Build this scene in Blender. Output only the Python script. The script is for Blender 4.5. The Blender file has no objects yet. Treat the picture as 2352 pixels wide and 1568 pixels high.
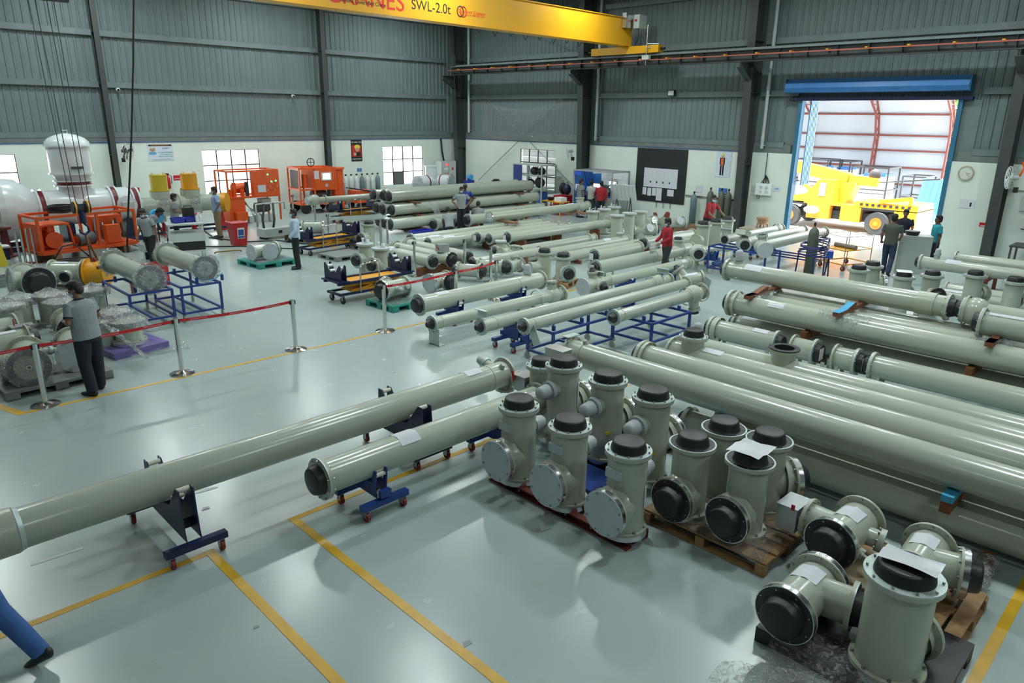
import bpy, bmesh, math, random
from mathutils import Vector, Matrix
random.seed(7)
PI = math.pi
SC = bpy.context.scene
COL = SC.collection

# ------------------------------------------------------------------ camera
YAW, PITCH, ROLL = math.radians(44.79), math.radians(17.42), math.radians(0.816)
FPX, CAMH = 1638.7, 4.2
_f = Vector((math.sin(YAW)*math.cos(PITCH), math.cos(YAW)*math.cos(PITCH), -math.sin(PITCH)))
_r = Vector((math.cos(YAW), -math.sin(YAW), 0)); _u = _r.cross(_f)
_R = _r*math.cos(ROLL)+_u*math.sin(ROLL); _U = _u*math.cos(ROLL)-_r*math.sin(ROLL)
CAMP = Vector((0, 0, CAMH))
cam_d = bpy.data.cameras.new('camera'); cam_d.sensor_width = 36.0; cam_d.lens = 36.0*FPX/2352
cam_d.clip_start = 0.1; cam_d.clip_end = 400
cam = bpy.data.objects.new('camera', cam_d); COL.objects.link(cam)
cam.matrix_world = Matrix(((_R.x, _U.x, -_f.x, 0), (_R.y, _U.y, -_f.y, 0), (_R.z, _U.z, -_f.z, CAMH), (0, 0, 0, 1)))
SC.camera = cam

def ray(px, py): return _R*((px-1176)/FPX) - _U*((py-784)/FPX) + _f
def at(px, py, z=0.0):          # the point of the level z that the pixel looks at
    d = ray(px, py); return CAMP + d*((z-CAMH)/d.z)
def onX(px, py, X): d = ray(px, py); return CAMP + d*(X/d.x)
def onY(px, py, Y): d = ray(px, py); return CAMP + d*(Y/d.y)

# ------------------------------------------------------------------ world, exposure
SC.view_settings.view_transform = 'Standard'; SC.view_settings.look = 'None'
SC.view_settings.gamma = 1.0; SC.view_settings.use_curve_mapping = False
SC.view_settings.exposure = 0.22
W = bpy.data.worlds.new('world'); SC.world = W; W.use_nodes = True
_nt = W.node_tree; _bg = _nt.nodes['Background']
_bg.inputs[0].default_value = (0.93, 0.98, 1.0, 1); _bg.inputs[1].default_value = 5.0
SC.cycles.caustics_reflective = False; SC.cycles.caustics_refractive = False
_sd = bpy.data.lights.new('sun', 'SUN'); _sd.energy = 30.0; _sd.angle = math.radians(25); _sd.color = (1.0, 0.98, 0.94)
_so = bpy.data.objects.new('sun', _sd); COL.objects.link(_so); _so.rotation_euler = (math.radians(-8), math.radians(-14), 0)
# lamps hang in the roof: rows of high bays, built with their housings further down
LAMP_POS = [(x, y, 1.0) for x in (8.6, 15.2, 21.8) for y in (2.0, 6.5, 11.5, 17.7, 24.0, 28.5)] + [(2.0, y, 1.0) for y in (17.7, 24.0, 28.5)] + [(2.0, -4.5, 0.8), (8.6, -4.5, 1.0), (-4.0, 3.0, 0.35), (-4.0, 10.0, 0.35)]  # last four, out of view, are added to brighten the near faces
LAMP_W = 150.0
LAMP_Z = 9.2

# ------------------------------------------------------------------ materials
def node_mat(name):
    m = bpy.data.materials.new(name); m.use_nodes = True
    return m, m.node_tree, m.node_tree.nodes['Principled BSDF']
MATS = {}
def mat(name, col, rough=0.5, metal=0.0, var=0.06, scale=6.0, spec=0.5, coat=0.0, bump=0.0, emit=0.0, trans=0.0, alpha=1.0):
    """plain material with a little procedural mottling in colour and gloss"""
    if name in MATS: return MATS[name]
    m, nt, b = node_mat(name)
    tc = nt.nodes.new('ShaderNodeTexCoord'); nz = nt.nodes.new('ShaderNodeTexNoise')
    nz.inputs['Scale'].default_value = scale; nz.inputs['Detail'].default_value = 4
    nt.links.new(tc.outputs['Object'], nz.inputs['Vector'])
    rp = nt.nodes.new('ShaderNodeValToRGB')
    c = Vector(col)
    rp.color_ramp.elements[0].position = 0.3; rp.color_ramp.elements[1].position = 0.75
    rp.color_ramp.elements[0].color = (*(c*(1-var)), 1); rp.color_ramp.elements[1].color = (*[min(1, x) for x in c*(1+var)], 1)
    nt.links.new(nz.outputs['Fac'], rp.inputs['Fac']); nt.links.new(rp.outputs['Color'], b.inputs['Base Color'])
    b.inputs['Roughness'].default_value = rough; b.inputs['Metallic'].default_value = metal
    b.inputs['Specular IOR Level'].default_value = spec
    if coat: b.inputs['Coat Weight'].default_value = coat; b.inputs['Coat Roughness'].default_value = 0.12
    if bump:
        bp = nt.nodes.new('ShaderNodeBump'); bp.inputs['Strength'].default_value = bump; bp.inputs['Distance'].default_value = 0.01
        nt.links.new(nz.outputs['Fac'], bp.inputs['Height']); nt.links.new(bp.outputs['Normal'], b.inputs['Normal'])
    if emit:
        b.inputs['Emission Color'].default_value = (*col, 1); b.inputs['Emission Strength'].default_value = emit
    if trans: b.inputs['Transmission Weight'].default_value = trans
    if alpha < 1: b.inputs['Alpha'].default_value = alpha
    MATS[name] = m
    return m
def film(name, col, alpha, rough=0.1):
    """thin crumpled plastic film: mostly clear, with glossy wrinkles that catch the light"""
    m = bpy.data.materials.new(name); m.use_nodes = True; nt = m.node_tree; nt.nodes.clear(); K = nt.links.new
    out = nt.nodes.new('ShaderNodeOutputMaterial'); mx = nt.nodes.new('ShaderNodeMixShader'); tr = nt.nodes.new('ShaderNodeBsdfTransparent'); pb = nt.nodes.new('ShaderNodeBsdfPrincipled')
    tc = nt.nodes.new('ShaderNodeTexCoord'); nz = nt.nodes.new('ShaderNodeTexNoise'); nz.inputs['Scale'].default_value = 17; nz.inputs['Detail'].default_value = 6; nz.inputs['Distortion'].default_value = 1.5
    K(tc.outputs['Object'], nz.inputs['Vector'])
    bp = nt.nodes.new('ShaderNodeBump'); bp.inputs['Strength'].default_value = 1.0; bp.inputs['Distance'].default_value = 0.05
    K(nz.outputs['Fac'], bp.inputs['Height']); K(bp.outputs['Normal'], pb.inputs['Normal'])
    rp = nt.nodes.new('ShaderNodeValToRGB'); e = rp.color_ramp.elements; e[0].position = 0.46; e[0].color = (alpha*0.5,)*3+(1,); e[1].position = 0.62; e[1].color = (min(1, alpha*1.9),)*3+(1,)
    K(nz.outputs['Fac'], rp.inputs['Fac']); K(rp.outputs['Color'], mx.inputs['Fac'])
    tr.inputs['Color'].default_value = (0.96, 0.97, 0.97, 1)
    pb.inputs['Base Color'].default_value = (*[c*0.75 for c in col], 1); pb.inputs['Roughness'].default_value = rough; pb.inputs['Specular IOR Level'].default_value = 1.0; pb.inputs['Metallic'].default_value = 0.35
    K(tr.outputs['BSDF'], mx.inputs[1]); K(pb.outputs['BSDF'], mx.inputs[2]); K(mx.outputs['Shader'], out.inputs['Surface'])
    MATS[name] = m
    return m

PAINT = mat('duct_paint', (0.42, 0.45, 0.375), 0.21, var=0.02, scale=1.5, spec=0.5)
PAINT_D = mat('casting_paint', (0.41, 0.43, 0.35), 0.33, var=0.03, scale=2.0)
ZINC = mat('zinc_ring', (0.47, 0.55, 0.53), 0.4, metal=0.35, var=0.05)
RIM = mat('machined_rim', (0.72, 0.73, 0.74), 0.22, metal=1.0, var=0.05)
PLATE = mat('grey_plate', (0.46, 0.50, 0.53), 0.5, var=0.04)
BLACKCAP = mat('black_plastic', (0.016, 0.017, 0.019), 0.42, var=0.15, scale=9)
BLACK = mat('black', (0.01, 0.01, 0.011), 0.5, var=0.1)
DOME = mat('grey_dome', (0.40, 0.42, 0.44), 0.38, var=0.04)
BOLT = mat('bolt_steel', (0.35, 0.38, 0.38), 0.3, metal=0.9, var=0.1)
STEEL = mat('bare_steel', (0.62, 0.62, 0.62), 0.25, metal=1.0, var=0.06)
CHROME = mat('polished_steel', (0.75, 0.75, 0.74), 0.12, metal=1.0, var=0.03)
PAPER = mat('paper', (0.62, 0.62, 0.67), 0.6, var=0.03, scale=20)
TAPE = mat('grey_tape', (0.22, 0.25, 0.25), 0.4)
BLUE = mat('blue_paint', (0.014, 0.045, 0.22), 0.35, var=0.12)
NAVY = mat('navy_paint', (0.012, 0.018, 0.065), 0.4, var=0.15)
CYAN = mat('blue_felt', (0.06, 0.36, 0.62), 0.7, var=0.05)
YEL = mat('yellow_paint', (0.72, 0.33, 0.015), 0.4, var=0.05)
ORANGE = mat('orange_paint', (0.75, 0.10, 0.012), 0.38, var=0.06)
REDP = mat('red_plastic', (0.5, 0.012, 0.02), 0.4, var=0.06)
REDOX = mat('red_oxide', (0.17, 0.035, 0.022), 0.6, var=0.12)
WOOD = mat('pallet_wood', (0.33, 0.19, 0.085), 0.7, var=0.25, scale=11)
BROWNW = mat('brown_wood', (0.19, 0.065, 0.025), 0.6, var=0.25, scale=13)
PLYW = mat('board', (0.35, 0.27, 0.17), 0.65, var=0.12)
RUBBER = mat('rubber', (0.015, 0.015, 0.016), 0.7, var=0.1)
CASTER = mat('caster_red', (0.22, 0.02, 0.015), 0.5, var=0.2)
DARKST = mat('column_paint', (0.048, 0.056, 0.055), 0.5, var=0.12, scale=2)
GIRT = mat('girt_paint', (0.15, 0.19, 0.195), 0.5, var=0.12, scale=2)
CLAD = mat('cladding', (0.145, 0.185, 0.19), 0.6, metal=0.0, var=0.12, scale=1.2)
WHITEV = mat('white_enamel', (0.66, 0.70, 0.72), 0.22, var=0.02, scale=2)
MAROON = mat('maroon_band', (0.17, 0.012, 0.016), 0.4, var=0.05)
GREENP = mat('green_plastic', (0.02, 0.25, 0.20), 0.5, var=0.06)
GREYP = mat('grey_plastic', (0.20, 0.215, 0.21), 0.55, var=0.06)
LGREY = mat('light_grey_cabinet', (0.48, 0.52, 0.50), 0.45, var=0.04)
WHITE = mat('white', (0.75, 0.77, 0.77), 0.5, var=0.03)
FILM = film('plastic_film', (0.9, 0.92, 0.94), 0.28)
FILM2 = film('plastic_film_thick', (0.9, 0.91, 0.95), 0.46)
FILMG = film('crumpled_film', (0.75, 0.73, 0.71), 0.3)
SCREEN = mat('screen', (0.85, 0.9, 0.95), 0.3, emit=1.2, var=0.02)
GREENL = mat('green_lamp', (0.1, 0.9, 0.3), 0.3, emit=2.0)
ROLLER = mat('roller_nylon', (0.62, 0.60, 0.52), 0.5)

# ------------------------------------------------------------------ mesh builder
def frame(d):
    d = Vector(d).normalized()
    a = Vector((0, 0, 1)) if abs(d.z) < 0.95 else Vector((1, 0, 0))
    x = a.cross(d).normalized(); y = d.cross(x)
    return x, y, d
class MB:
    def __init__(s): s.v = []; s.f = []; s.sm = []
    def _add(s, vs, fs, smooth):
        o = len(s.v); s.v += [tuple(p) for p in vs]
        s.f += [tuple(i+o for i in q) for q in fs]; s.sm += [smooth]*len(fs)
    def box(s, c, d, rz=0.0, M=None):
        """box at centre c with full sizes d"""
        c = Vector(c); h = Vector(d)*0.5
        if M is None: M = Matrix.Rotation(rz, 3, 'Z') if rz else None
        vs = []
        for x in (-1, 1):
            for y in (-1, 1):
                for z in (-1, 1):
                    p = Vector((x*h.x, y*h.y, z*h.z)); vs.append(c + (M @ p if M else p))
        s._add(vs, [(0, 1, 3, 2), (4, 6, 7, 5), (0, 4, 5, 1), (2, 3, 7, 6), (0, 2, 6, 4), (1, 5, 7, 3)], False); return s
    def bb(s, x0, x1, y0, y1, z0, z1): return s.box(((x0+x1)/2, (y0+y1)/2, (z0+z1)/2), (abs(x1-x0), abs(y1-y0), abs(z1-z0)))
    def bar(s, p0, p1, w, h=None):
        """square bar between two points"""
        p0 = Vector(p0); p1 = Vector(p1); h = h or w
        x, y, d = frame(p1-p0); vs = []
        for p in (p0, p1):
            for a, b in ((-1, -1), (1, -1), (1, 1), (-1, 1)): vs.append(p + x*(a*w/2) + y*(b*h/2))
        s._add(vs, [(3, 2, 1, 0), (4, 5, 6, 7), (0, 1, 5, 4), (1, 2, 6, 5), (2, 3, 7, 6), (3, 0, 4, 7)], False); return s
    def lathe(s, p0, d, prof, n=28, soft=False, closed=True):
        """revolve profile [(t,r)] about the axis from p0 along d"""
        p0 = Vector(p0); x, y, d = frame(d)
        cs = [(math.cos(2*PI*i/n), math.sin(2*PI*i/n)) for i in range(n)]
        ring = lambda t, r: [p0 + d*t + x*(r*c) + y*(r*q) for c, q in cs]
        if soft:
            vs = []; fs = []
            for t, r in prof: vs += ring(t, max(r, 1e-4))
            for k in range(len(prof)-1):
                for i in range(n):
                    j = (i+1) % n; fs.append((k*n+i, k*n+j, (k+1)*n+j, (k+1)*n+i))
            s._add(vs, fs, True)
        else:
            for (t0, r0), (t1, r1) in zip(prof[:-1], prof[1:]):
                if r0 < 1e-5 or r1 < 1e-5:
                    rr, tt = (r1, t1) if r0 < 1e-5 else (r0, t0)
                    fl = tuple(range(n)) if r1 < 1e-5 else tuple(range(n-1, -1, -1))
                    if abs(t0-t1) < 1e-6: s._add(ring(tt, rr), [fl], False)
                    else:
                        vs = ring(tt, rr)+[p0+d*(t0 if r0 < 1e-5 else t1)]
                        s._add(vs, [((i, (i+1) % n, n) if r1 < 1e-5 else ((i+1) % n, i, n)) for i in range(n)], True)
                    continue
                vs = ring(t0, r0)+ring(t1, r1)
                s._add(vs, [(i, (i+1) % n, n+(i+1) % n, n+i) for i in range(n)], abs(t0-t1) > 1e-6)
        return s
    def cyl(s, p0, p1, r, r1=None, n=20, caps=True):
        p0 = Vector(p0); p1 = Vector(p1); L = (p1-p0).length; r1 = r if r1 is None else r1
        pr = [(0, r), (L, r1)]
        if caps: pr = [(0, 0)]+pr+[(L, 0)]
        return s.lathe(p0, p1-p0, pr, n)
    def tube(s, pts, r, n=8, closed=False):
        """round hose along a polyline"""
        P = [Vector(p) for p in pts]; N = len(P); vs = []; fs = []
        px = None
        for i in range(N):
            t = (P[min(i+1, N-1)]-P[max(i-1, 0)]) if not closed else (P[(i+1) % N]-P[i-1])
            if t.length < 1e-9: t = Vector((0, 0, 1))
            t.normalize()
            if px is None: x, y, _ = frame(t)
            else:
                x = px - t*px.dot(t)
                x = x.normalized() if x.length > 1e-6 else frame(t)[0]
                y = t.cross(x)
            px = x
            rr = r[i] if isinstance(r, (list, tuple)) else r
            vs += [P[i]+x*(rr*math.cos(2*PI*k/n))+y*(rr*math.sin(2*PI*k/n)) for k in range(n)]
        for i in range(N if closed else N-1):
            j = (i+1) % N
            for k in range(n): fs.append((i*n+k, i*n+(k+1) % n, j*n+(k+1) % n, j*n+k))
        if not closed: fs += [tuple(range(n-1, -1, -1)), tuple((N-1)*n+k for k in range(n))]
        s._add(vs, fs, True); return s
    def ball(s, c, r, n=20, m=12, scale=(1, 1, 1), M=None):
        c = Vector(c); vs = []; fs = []
        for j in range(m+1):
            a = PI*j/m
            for i in range(n):
                b = 2*PI*i/n
                p = Vector((r*math.sin(a)*math.cos(b)*scale[0], r*math.sin(a)*math.sin(b)*scale[1], r*math.cos(a)*scale[2]))
                vs.append(c+(M @ p if M else p))
        for j in range(m):
            for i in range(n): fs.append((j*n+i, (j+1)*n+i, (j+1)*n+(i+1) % n, j*n+(i+1) % n))
        s._add(vs, fs, True); return s
    def prism(s, pts, ax, o, depth):
        """extrude a 2-d outline: ax=(u,v) axis vectors, from o along u x v by depth"""
        u, v = Vector(ax[0]), Vector(ax[1]); w = u.cross(v).normalized()*depth; o = Vector(o); n = len(pts)
        a = [o+u*p[0]+v*p[1] for p in pts]; vs = a+[q+w for q in a]
        s._add(vs, [tuple(range(n-1, -1, -1)), tuple(range(n, 2*n))]+[(i, (i+1) % n, n+(i+1) % n, n+i) for i in range(n)], False); return s
    def sheet(s, g, thick=0.0, smooth=True):
        """grid of points g[i][j]; both sides closed when thick"""
        ni, nj = len(g), len(g[0]); vs = [p for row in g for p in row]
        fs = [(i*nj+j, i*nj+j+1, (i+1)*nj+j+1, (i+1)*nj+j) for i in range(ni-1) for j in range(nj-1)]
        s._add(vs, fs, smooth); return s
    def build(s, name, m, parent=None, kind=None, label=None):
        me = bpy.data.meshes.new(name); me.from_pydata(s.v, [], s.f); me.polygons.foreach_set('use_smooth', s.sm)
        me.materials.append(m); me.update()
        o = bpy.data.objects.new(name, me); COL.objects.link(o)
        if parent: o.parent = parent
        if kind: o['kind'] = kind
        if label: o['label'] = label
        return o
def thing(name, label, cat, loc=(0, 0, 0), rz=0.0, group=None):
    o = bpy.data.objects.new(name, None); COL.objects.link(o); o.empty_display_size = 0.2
    o.location = loc; o.rotation_euler = (0, 0, rz); o['label'] = label; o['category'] = cat
    if group: o['group'] = group
    return o
def tag(o, label, cat, group=None):
    o['label'] = label; o['category'] = cat
    if group: o['group'] = group
    return o
def struct(o): o['kind'] = 'structure'; return o
def dup(root, loc, rz, label=None, group=None):
    r = root.copy(); COL.objects.link(r); r.location = loc; r.rotation_euler = (0, 0, rz)
    if label: r['label'] = label
    if group: r['group'] = group
    for ch in list(root.children):
        c = ch.copy(); COL.objects.link(c); c.parent = r
        for g in list(ch.children):
            d = g.copy(); COL.objects.link(d); d.parent = c
    return r
def part_copy(o, loc=None, M=None, parent=None):
    c = o.copy(); COL.objects.link(c)
    if parent: c.parent = parent
    if M is not None: c.matrix_local = M
    elif loc is not None: c.location = loc
    return c
def evaluated(o):
    """mesh of an object with its modifiers, evaluated in a small scratch scene"""
    ts = bpy.data.scenes.new('scratch'); ts.collection.objects.link(o); vl = ts.view_layers[0]; vl.update()
    me = bpy.data.meshes.new_from_object(o.evaluated_get(vl.depsgraph)); bpy.data.scenes.remove(ts)
    return me
def text(name, body, size, m, M, parent=None, extrude=0.002, align='CENTER'):
    cu = bpy.data.curves.new(name, 'FONT'); cu.body = body; cu.size = size; cu.extrude = extrude
    cu.align_x = align; cu.align_y = 'CENTER'
    tmp = bpy.data.objects.new(name, cu); me = evaluated(tmp)
    bpy.data.objects.remove(tmp); bpy.data.curves.remove(cu)
    me.name = name; me.materials.clear(); me.materials.append(m)
    o = bpy.data.objects.new(name, me); COL.objects.link(o)
    if parent: o.parent = parent
    o.matrix_local = M
    return o
def face(origin, right, up):      # matrix for flat lettering: x=right, y=up
    r = Vector(right).normalized(); u = Vector(up).normalized(); n = r.cross(u)
    return Matrix(((r.x, u.x, n.x, origin[0]), (r.y, u.y, n.y, origin[1]), (r.z, u.z, n.z, origin[2]), (0, 0, 0, 1)))
# ================================================================== the hall
XW, YW = 26.6, 31.4          # inner faces of the right-hand and the far walls
X0, Y0, ZR = -9.0, -9.0, 10.2
def wall_paint():
    m, nt, b = node_mat('white_wall')
    tc = nt.nodes.new('ShaderNodeTexCoord')
    n1 = nt.nodes.new('ShaderNodeTexNoise'); n1.inputs['Scale'].default_value = 0.7; n1.inputs['Detail'].default_value = 6
    n2 = nt.nodes.new('ShaderNodeTexNoise'); n2.inputs['Scale'].default_value = 30; n2.inputs['Detail'].default_value = 3
    mx = nt.nodes.new('ShaderNodeValToRGB'); e = mx.color_ramp.elements
    e[0].position = 0.25; e[0].color = (0.63, 0.68, 0.61, 1); e[1].position = 0.6; e[1].color = (0.70, 0.76, 0.69, 1)
    bp = nt.nodes.new('ShaderNodeBump'); bp.inputs['Strength'].default_value = 0.15; bp.inputs['Distance'].default_value = 0.01
    for n in (n1, n2): nt.links.new(tc.outputs['Object'], n.inputs['Vector'])
    nt.links.new(n1.outputs['Fac'], mx.inputs['Fac']); nt.links.new(mx.outputs['Color'], b.inputs['Base Color'])
    nt.links.new(n2.outputs['Fac'], bp.inputs['Height']); nt.links.new(bp.outputs['Normal'], b.inputs['Normal'])
    b.inputs['Roughness'].default_value = 0.65
    return m
WALLW = wall_paint()
def floor_mat():
    m, nt, b = node_mat('epoxy_floor')
    L = nt.links.new
    tc = nt.nodes.new('ShaderNodeTexCoord')
    def noise(sc, det, ro=0.6):
        n = nt.nodes.new('ShaderNodeTexNoise'); n.inputs['Scale'].default_value = sc; n.inputs['Detail'].default_value = det
        n.inputs['Roughness'].default_value = ro; L(tc.outputs['Object'], n.inputs['Vector']); return n
    def ramp(src, p0, c0, p1, c1):
        r = nt.nodes.new('ShaderNodeValToRGB'); e = r.color_ramp.elements
        e[0].position = p0; e[0].color = (*c0, 1); e[1].position = p1; e[1].color = (*c1, 1); L(src, r.inputs['Fac']); return r
    base = ramp(noise(0.35, 5).outputs['Fac'], 0.3, (0.335, 0.405, 0.395), 0.7, (0.385, 0.455, 0.445))
    # worn stains
    st = ramp(noise(1.7, 8, 0.75).outputs['Fac'], 0.6, (1, 1, 1), 0.8, (0.88, 0.88, 0.82))
    mul = nt.nodes.new('ShaderNodeMixRGB'); mul.blend_type = 'MULTIPLY'; mul.inputs[0].default_value = 1
    L(base.outputs['Color'], mul.inputs[1]); L(st.outputs['Color'], mul.inputs[2])
    # fine scratches and specks
    sp = ramp(noise(38, 2, 0.5).outputs['Fac'], 0.72, (1, 1, 1), 0.77, (0.6, 0.6, 0.56))
    mu2 = nt.nodes.new('ShaderNodeMixRGB'); mu2.blend_type = 'MULTIPLY'; mu2.inputs[0].default_value = 0.6
    L(mul.outputs['Color'], mu2.inputs[1]); L(sp.outputs['Color'], mu2.inputs[2])
    L(mu2.outputs['Color'], b.inputs['Base Color'])
    rr = ramp(noise(2.2, 6, 0.7).outputs['Fac'], 0.3, (0.21,)*3, 0.75, (0.29,)*3)
    L(rr.outputs['Color'], b.inputs['Roughness'])
    bp = nt.nodes.new('ShaderNodeBump'); bp.inputs['Strength'].default_value = 0.05; bp.inputs['Distance'].default_value = 0.02
    L(noise(1.1, 3).outputs['Fac'], bp.inputs['Height']); L(bp.outputs['Normal'], b.inputs['Normal'])
    b.inputs['Specular IOR Level'].default_value = 0.5
    return m
FLOORM = floor_mat()
floor = struct(MB().bb(X0, XW+0.3, Y0, YW+0.3, -0.2, 0).build('floor', FLOORM))
# yellow safety lines painted on the floor
LINE = mat('yellow_line', (0.62, 0.36, 0.02), 0.35, var=0.14, scale=5)
LINE2 = mat('faded_white_line', (0.42, 0.46, 0.45), 0.4, var=0.1, scale=5)
def line(x0, y0, x1, y1, w=0.075, m=None, z=0.003):
    MB().bar((x0, y0, z/2), (x1, y1, z/2), w, z).build('floor_line', m or LINE, floor)
line(-6, 6.5, 2.23, 6.5); line(2.23, 6.54, 2.23, -3.0, 0.09, z=0.004)
line(3.1, 6.5, 9.2, 6.5); line(3.14, 6.54, 3.14, -3.0, 0.09, z=0.004)
line(1.68, 11.78, 9.3, 11.7); line(1.1, 13.6, 1.68, 11.76, 0.12, z=0.004)
line(0.2, 0.66, 9.5, 0.66, 0.09)
line(9.6, 11.6, 21.5, 11.6, 0.08); line(16, 24.2, 24, 24.2, 0.08)
_a, _b = at(268, 1183), at(500, 1118); line(_a.x, _a.y, _b.x, _b.y, 0.05, LINE2)
_a, _b = at(70, 1297), at(190, 1258); line(_a.x, _a.y, _b.x, _b.y, 0.05, LINE2)

# --- corrugated cladding: one metre sheets with four trapezoid ribs
def clad_mesh(h):
    prof = []
    for k in range(4):
        o = k*0.25
        prof += [(o, 0), (o+0.10, 0), (o+0.13, -0.032), (o+0.17, -0.032), (o+0.20, 0)]
    prof.append((1.0, 0))
    b = MB(); n = len(prof)
    vs = [(x, y, z) for z in (0, h) for x, y in prof]
    b._add(vs, [(i, i+1, n+i+1, n+i) for i in range(n-1)], False)
    me = bpy.data.meshes.new('cladding_sheet'); me.from_pydata(b.v, [], b.f); me.materials.append(CLAD); return me
def clad_run(parent, me, length, M):
    for k in range(int(math.ceil(length))):
        o = bpy.data.objects.new('cladding_sheet', me); COL.objects.link(o); o.parent = parent
        o.matrix_local = M @ Matrix.Translation((k, 0, 0))
ZW = 3.05
wb = MB(); y0, y1 = YW, YW+0.23
WINS = [(3.3, 5.86), (12.53, 15.08), (21.7, 24.27)]
zs, zt = 0.76, 2.70
xs = X0
for a, b in WINS:
    wb.bb(xs, a, y0, y1, 0, ZW); wb.bb(a, b, y0, y1, 0, zs); wb.bb(a, b, y0, y1, zt, ZW); xs = b
wb.bb(xs, XW+0.23, y0, y1, 0, ZW)
wall_back = struct(wb.build('wall_back', WALLW))
DY0, DY1, DZ = 6.93, 12.12, 4.92          # the shutter doorway in the right-hand wall
RWIN = (23.98, 26.42)
wr = MB()
wr.bb(XW, XW+0.23, Y0, DY0, 0, ZW)
wr.bb(XW, XW+0.23, DY1, RWIN[0], 0, ZW); wr.bb(XW, XW+0.23, RWIN[0], RWIN[1], 0, zs); wr.bb(XW, XW+0.23, RWIN[0], RWIN[1], zt, ZW)
wr.bb(XW, XW+0.23, RWIN[1], YW, 0, ZW)
wall_right = struct(wr.build('wall_right', WALLW))
me_full = clad_mesh(ZR-ZW)
clad_run(wall_back, me_full, XW-X0, Matrix.Translation((X0, YW+0.16, ZW)))
RZ = lambda a: Matrix.Rotation(a, 4, 'Z')
me_door = clad_mesh(ZR-DZ)
y = YW
MR = Matrix.Translation((XW+0.16, 0, 0)) @ RZ(-PI/2)
for k in range(int(YW-Y0)+1):
    yy = YW-k
    inside = (yy-1 > DY0-0.6 and yy < DY1+0.5)
    o = bpy.data.objects.new('cladding_sheet', me_door if inside else me_full); COL.objects.link(o); o.parent = wall_right
    o.matrix_local = Matrix.Translation((XW+0.16, yy, DZ if inside else ZW)) @ RZ(-PI/2)
# filler strips either side of the doorway between wall top and lintel
for a, b in ((DY0-0.55, DY0), (DY1, DY1+0.5)):
    MB().bb(XW+0.11, XW+0.19, a, b, ZW, DZ).build('filler_panel', CLAD, wall_right)
wall_left = struct(MB().bb(X0-0.2, X0, Y0, YW, 0, ZR).build('wall_left', CLAD))
wall_front = struct(MB().bb(X0, XW, Y0-0.2, Y0, 0, ZR).build('wall_front', CLAD))
ceiling = struct(MB().bb(X0-0.3, XW+0.4, Y0-0.3, YW+0.4, ZR, ZR+0.15).build('ceiling', mat('roof_sheet', (0.16, 0.18, 0.18), 0.6)))
# --- girts (horizontal rails) on both walls
COLSX = [-0.4, 9.05, 18.45]
def girt(o, p0, p1, h=0.2):
    p0, p1 = Vector(p0), Vector(p1)
    b = MB(); d = (p1-p0).normalized(); nrm = Vector((0, -1, 0)) if abs(d.x) > 0.5 else Vector((-1, 0, 0))
    up = Vector((0, 0, 1)); mid = (p0+p1)/2; L = (p1-p0).length; A = Vector((abs(d.x), abs(d.y), 0))*L
    t = Vector((abs(nrm.x), abs(nrm.y), 0))
    b.box(mid+nrm*0.06, A+t*0.12+up*0.012); b.box(mid+nrm*0.114-up*h/2, A+t*0.012+up*h); b.box(mid+nrm*0.09-up*h, A+t*0.06+up*0.012)
    b.build('girt', GIRT, o)
for z in (3.45, 5.28, 7.10, 8.92):
    for a, b in ((X0, -0.5), (-0.3, 8.95), (9.15, 18.35), (18.55, XW-0.7)):
        girt(wall_back, (a, YW+0.13, z), (b, YW+0.13, z))
    for a, b in ((22.2, 30.4), (14.1, 21.8), (DY1+0.45, 13.7), (Y0, DY0-0.55)):
        if z in (7.10, 8.92) and b == 13.7: a = DY0-0.55
        if z == 5.28 and b == 13.7: a = DY1+0.1
        girt(wall_right, (XW+0.13, a, z), (XW+0.13, b, z))
# lower closing channel over the white wall
SILL = mat('wall_head_channel', (0.15, 0.175, 0.165), 0.55, var=0.15, scale=3)
CONDUIT = mat('blue_conduit', (0.03, 0.09, 0.28), 0.5)
MB().bb(X0, XW-0.1, YW+0.02, YW+0.12, ZW, ZW+0.32).build('head_channel', SILL, wall_back)
for a, b in ((Y0, DY0-0.16), (DY1+0.16, YW)):
    MB().bb(XW+0.02, XW+0.12, a, b, ZW, ZW+0.32).build('head_channel', SILL, wall_right)
MB().cyl((X0, YW-0.02, ZW+0.015), (XW-0.3, YW-0.02, ZW+0.015), 0.016, n=8).build('conduit', CONDUIT, wall_back)
MB().cyl((XW-0.02, 14.4, ZW+0.015), (XW-0.02, YW-0.3, ZW+0.015), 0.016, n=8).build('conduit', CONDUIT, wall_right)
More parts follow.
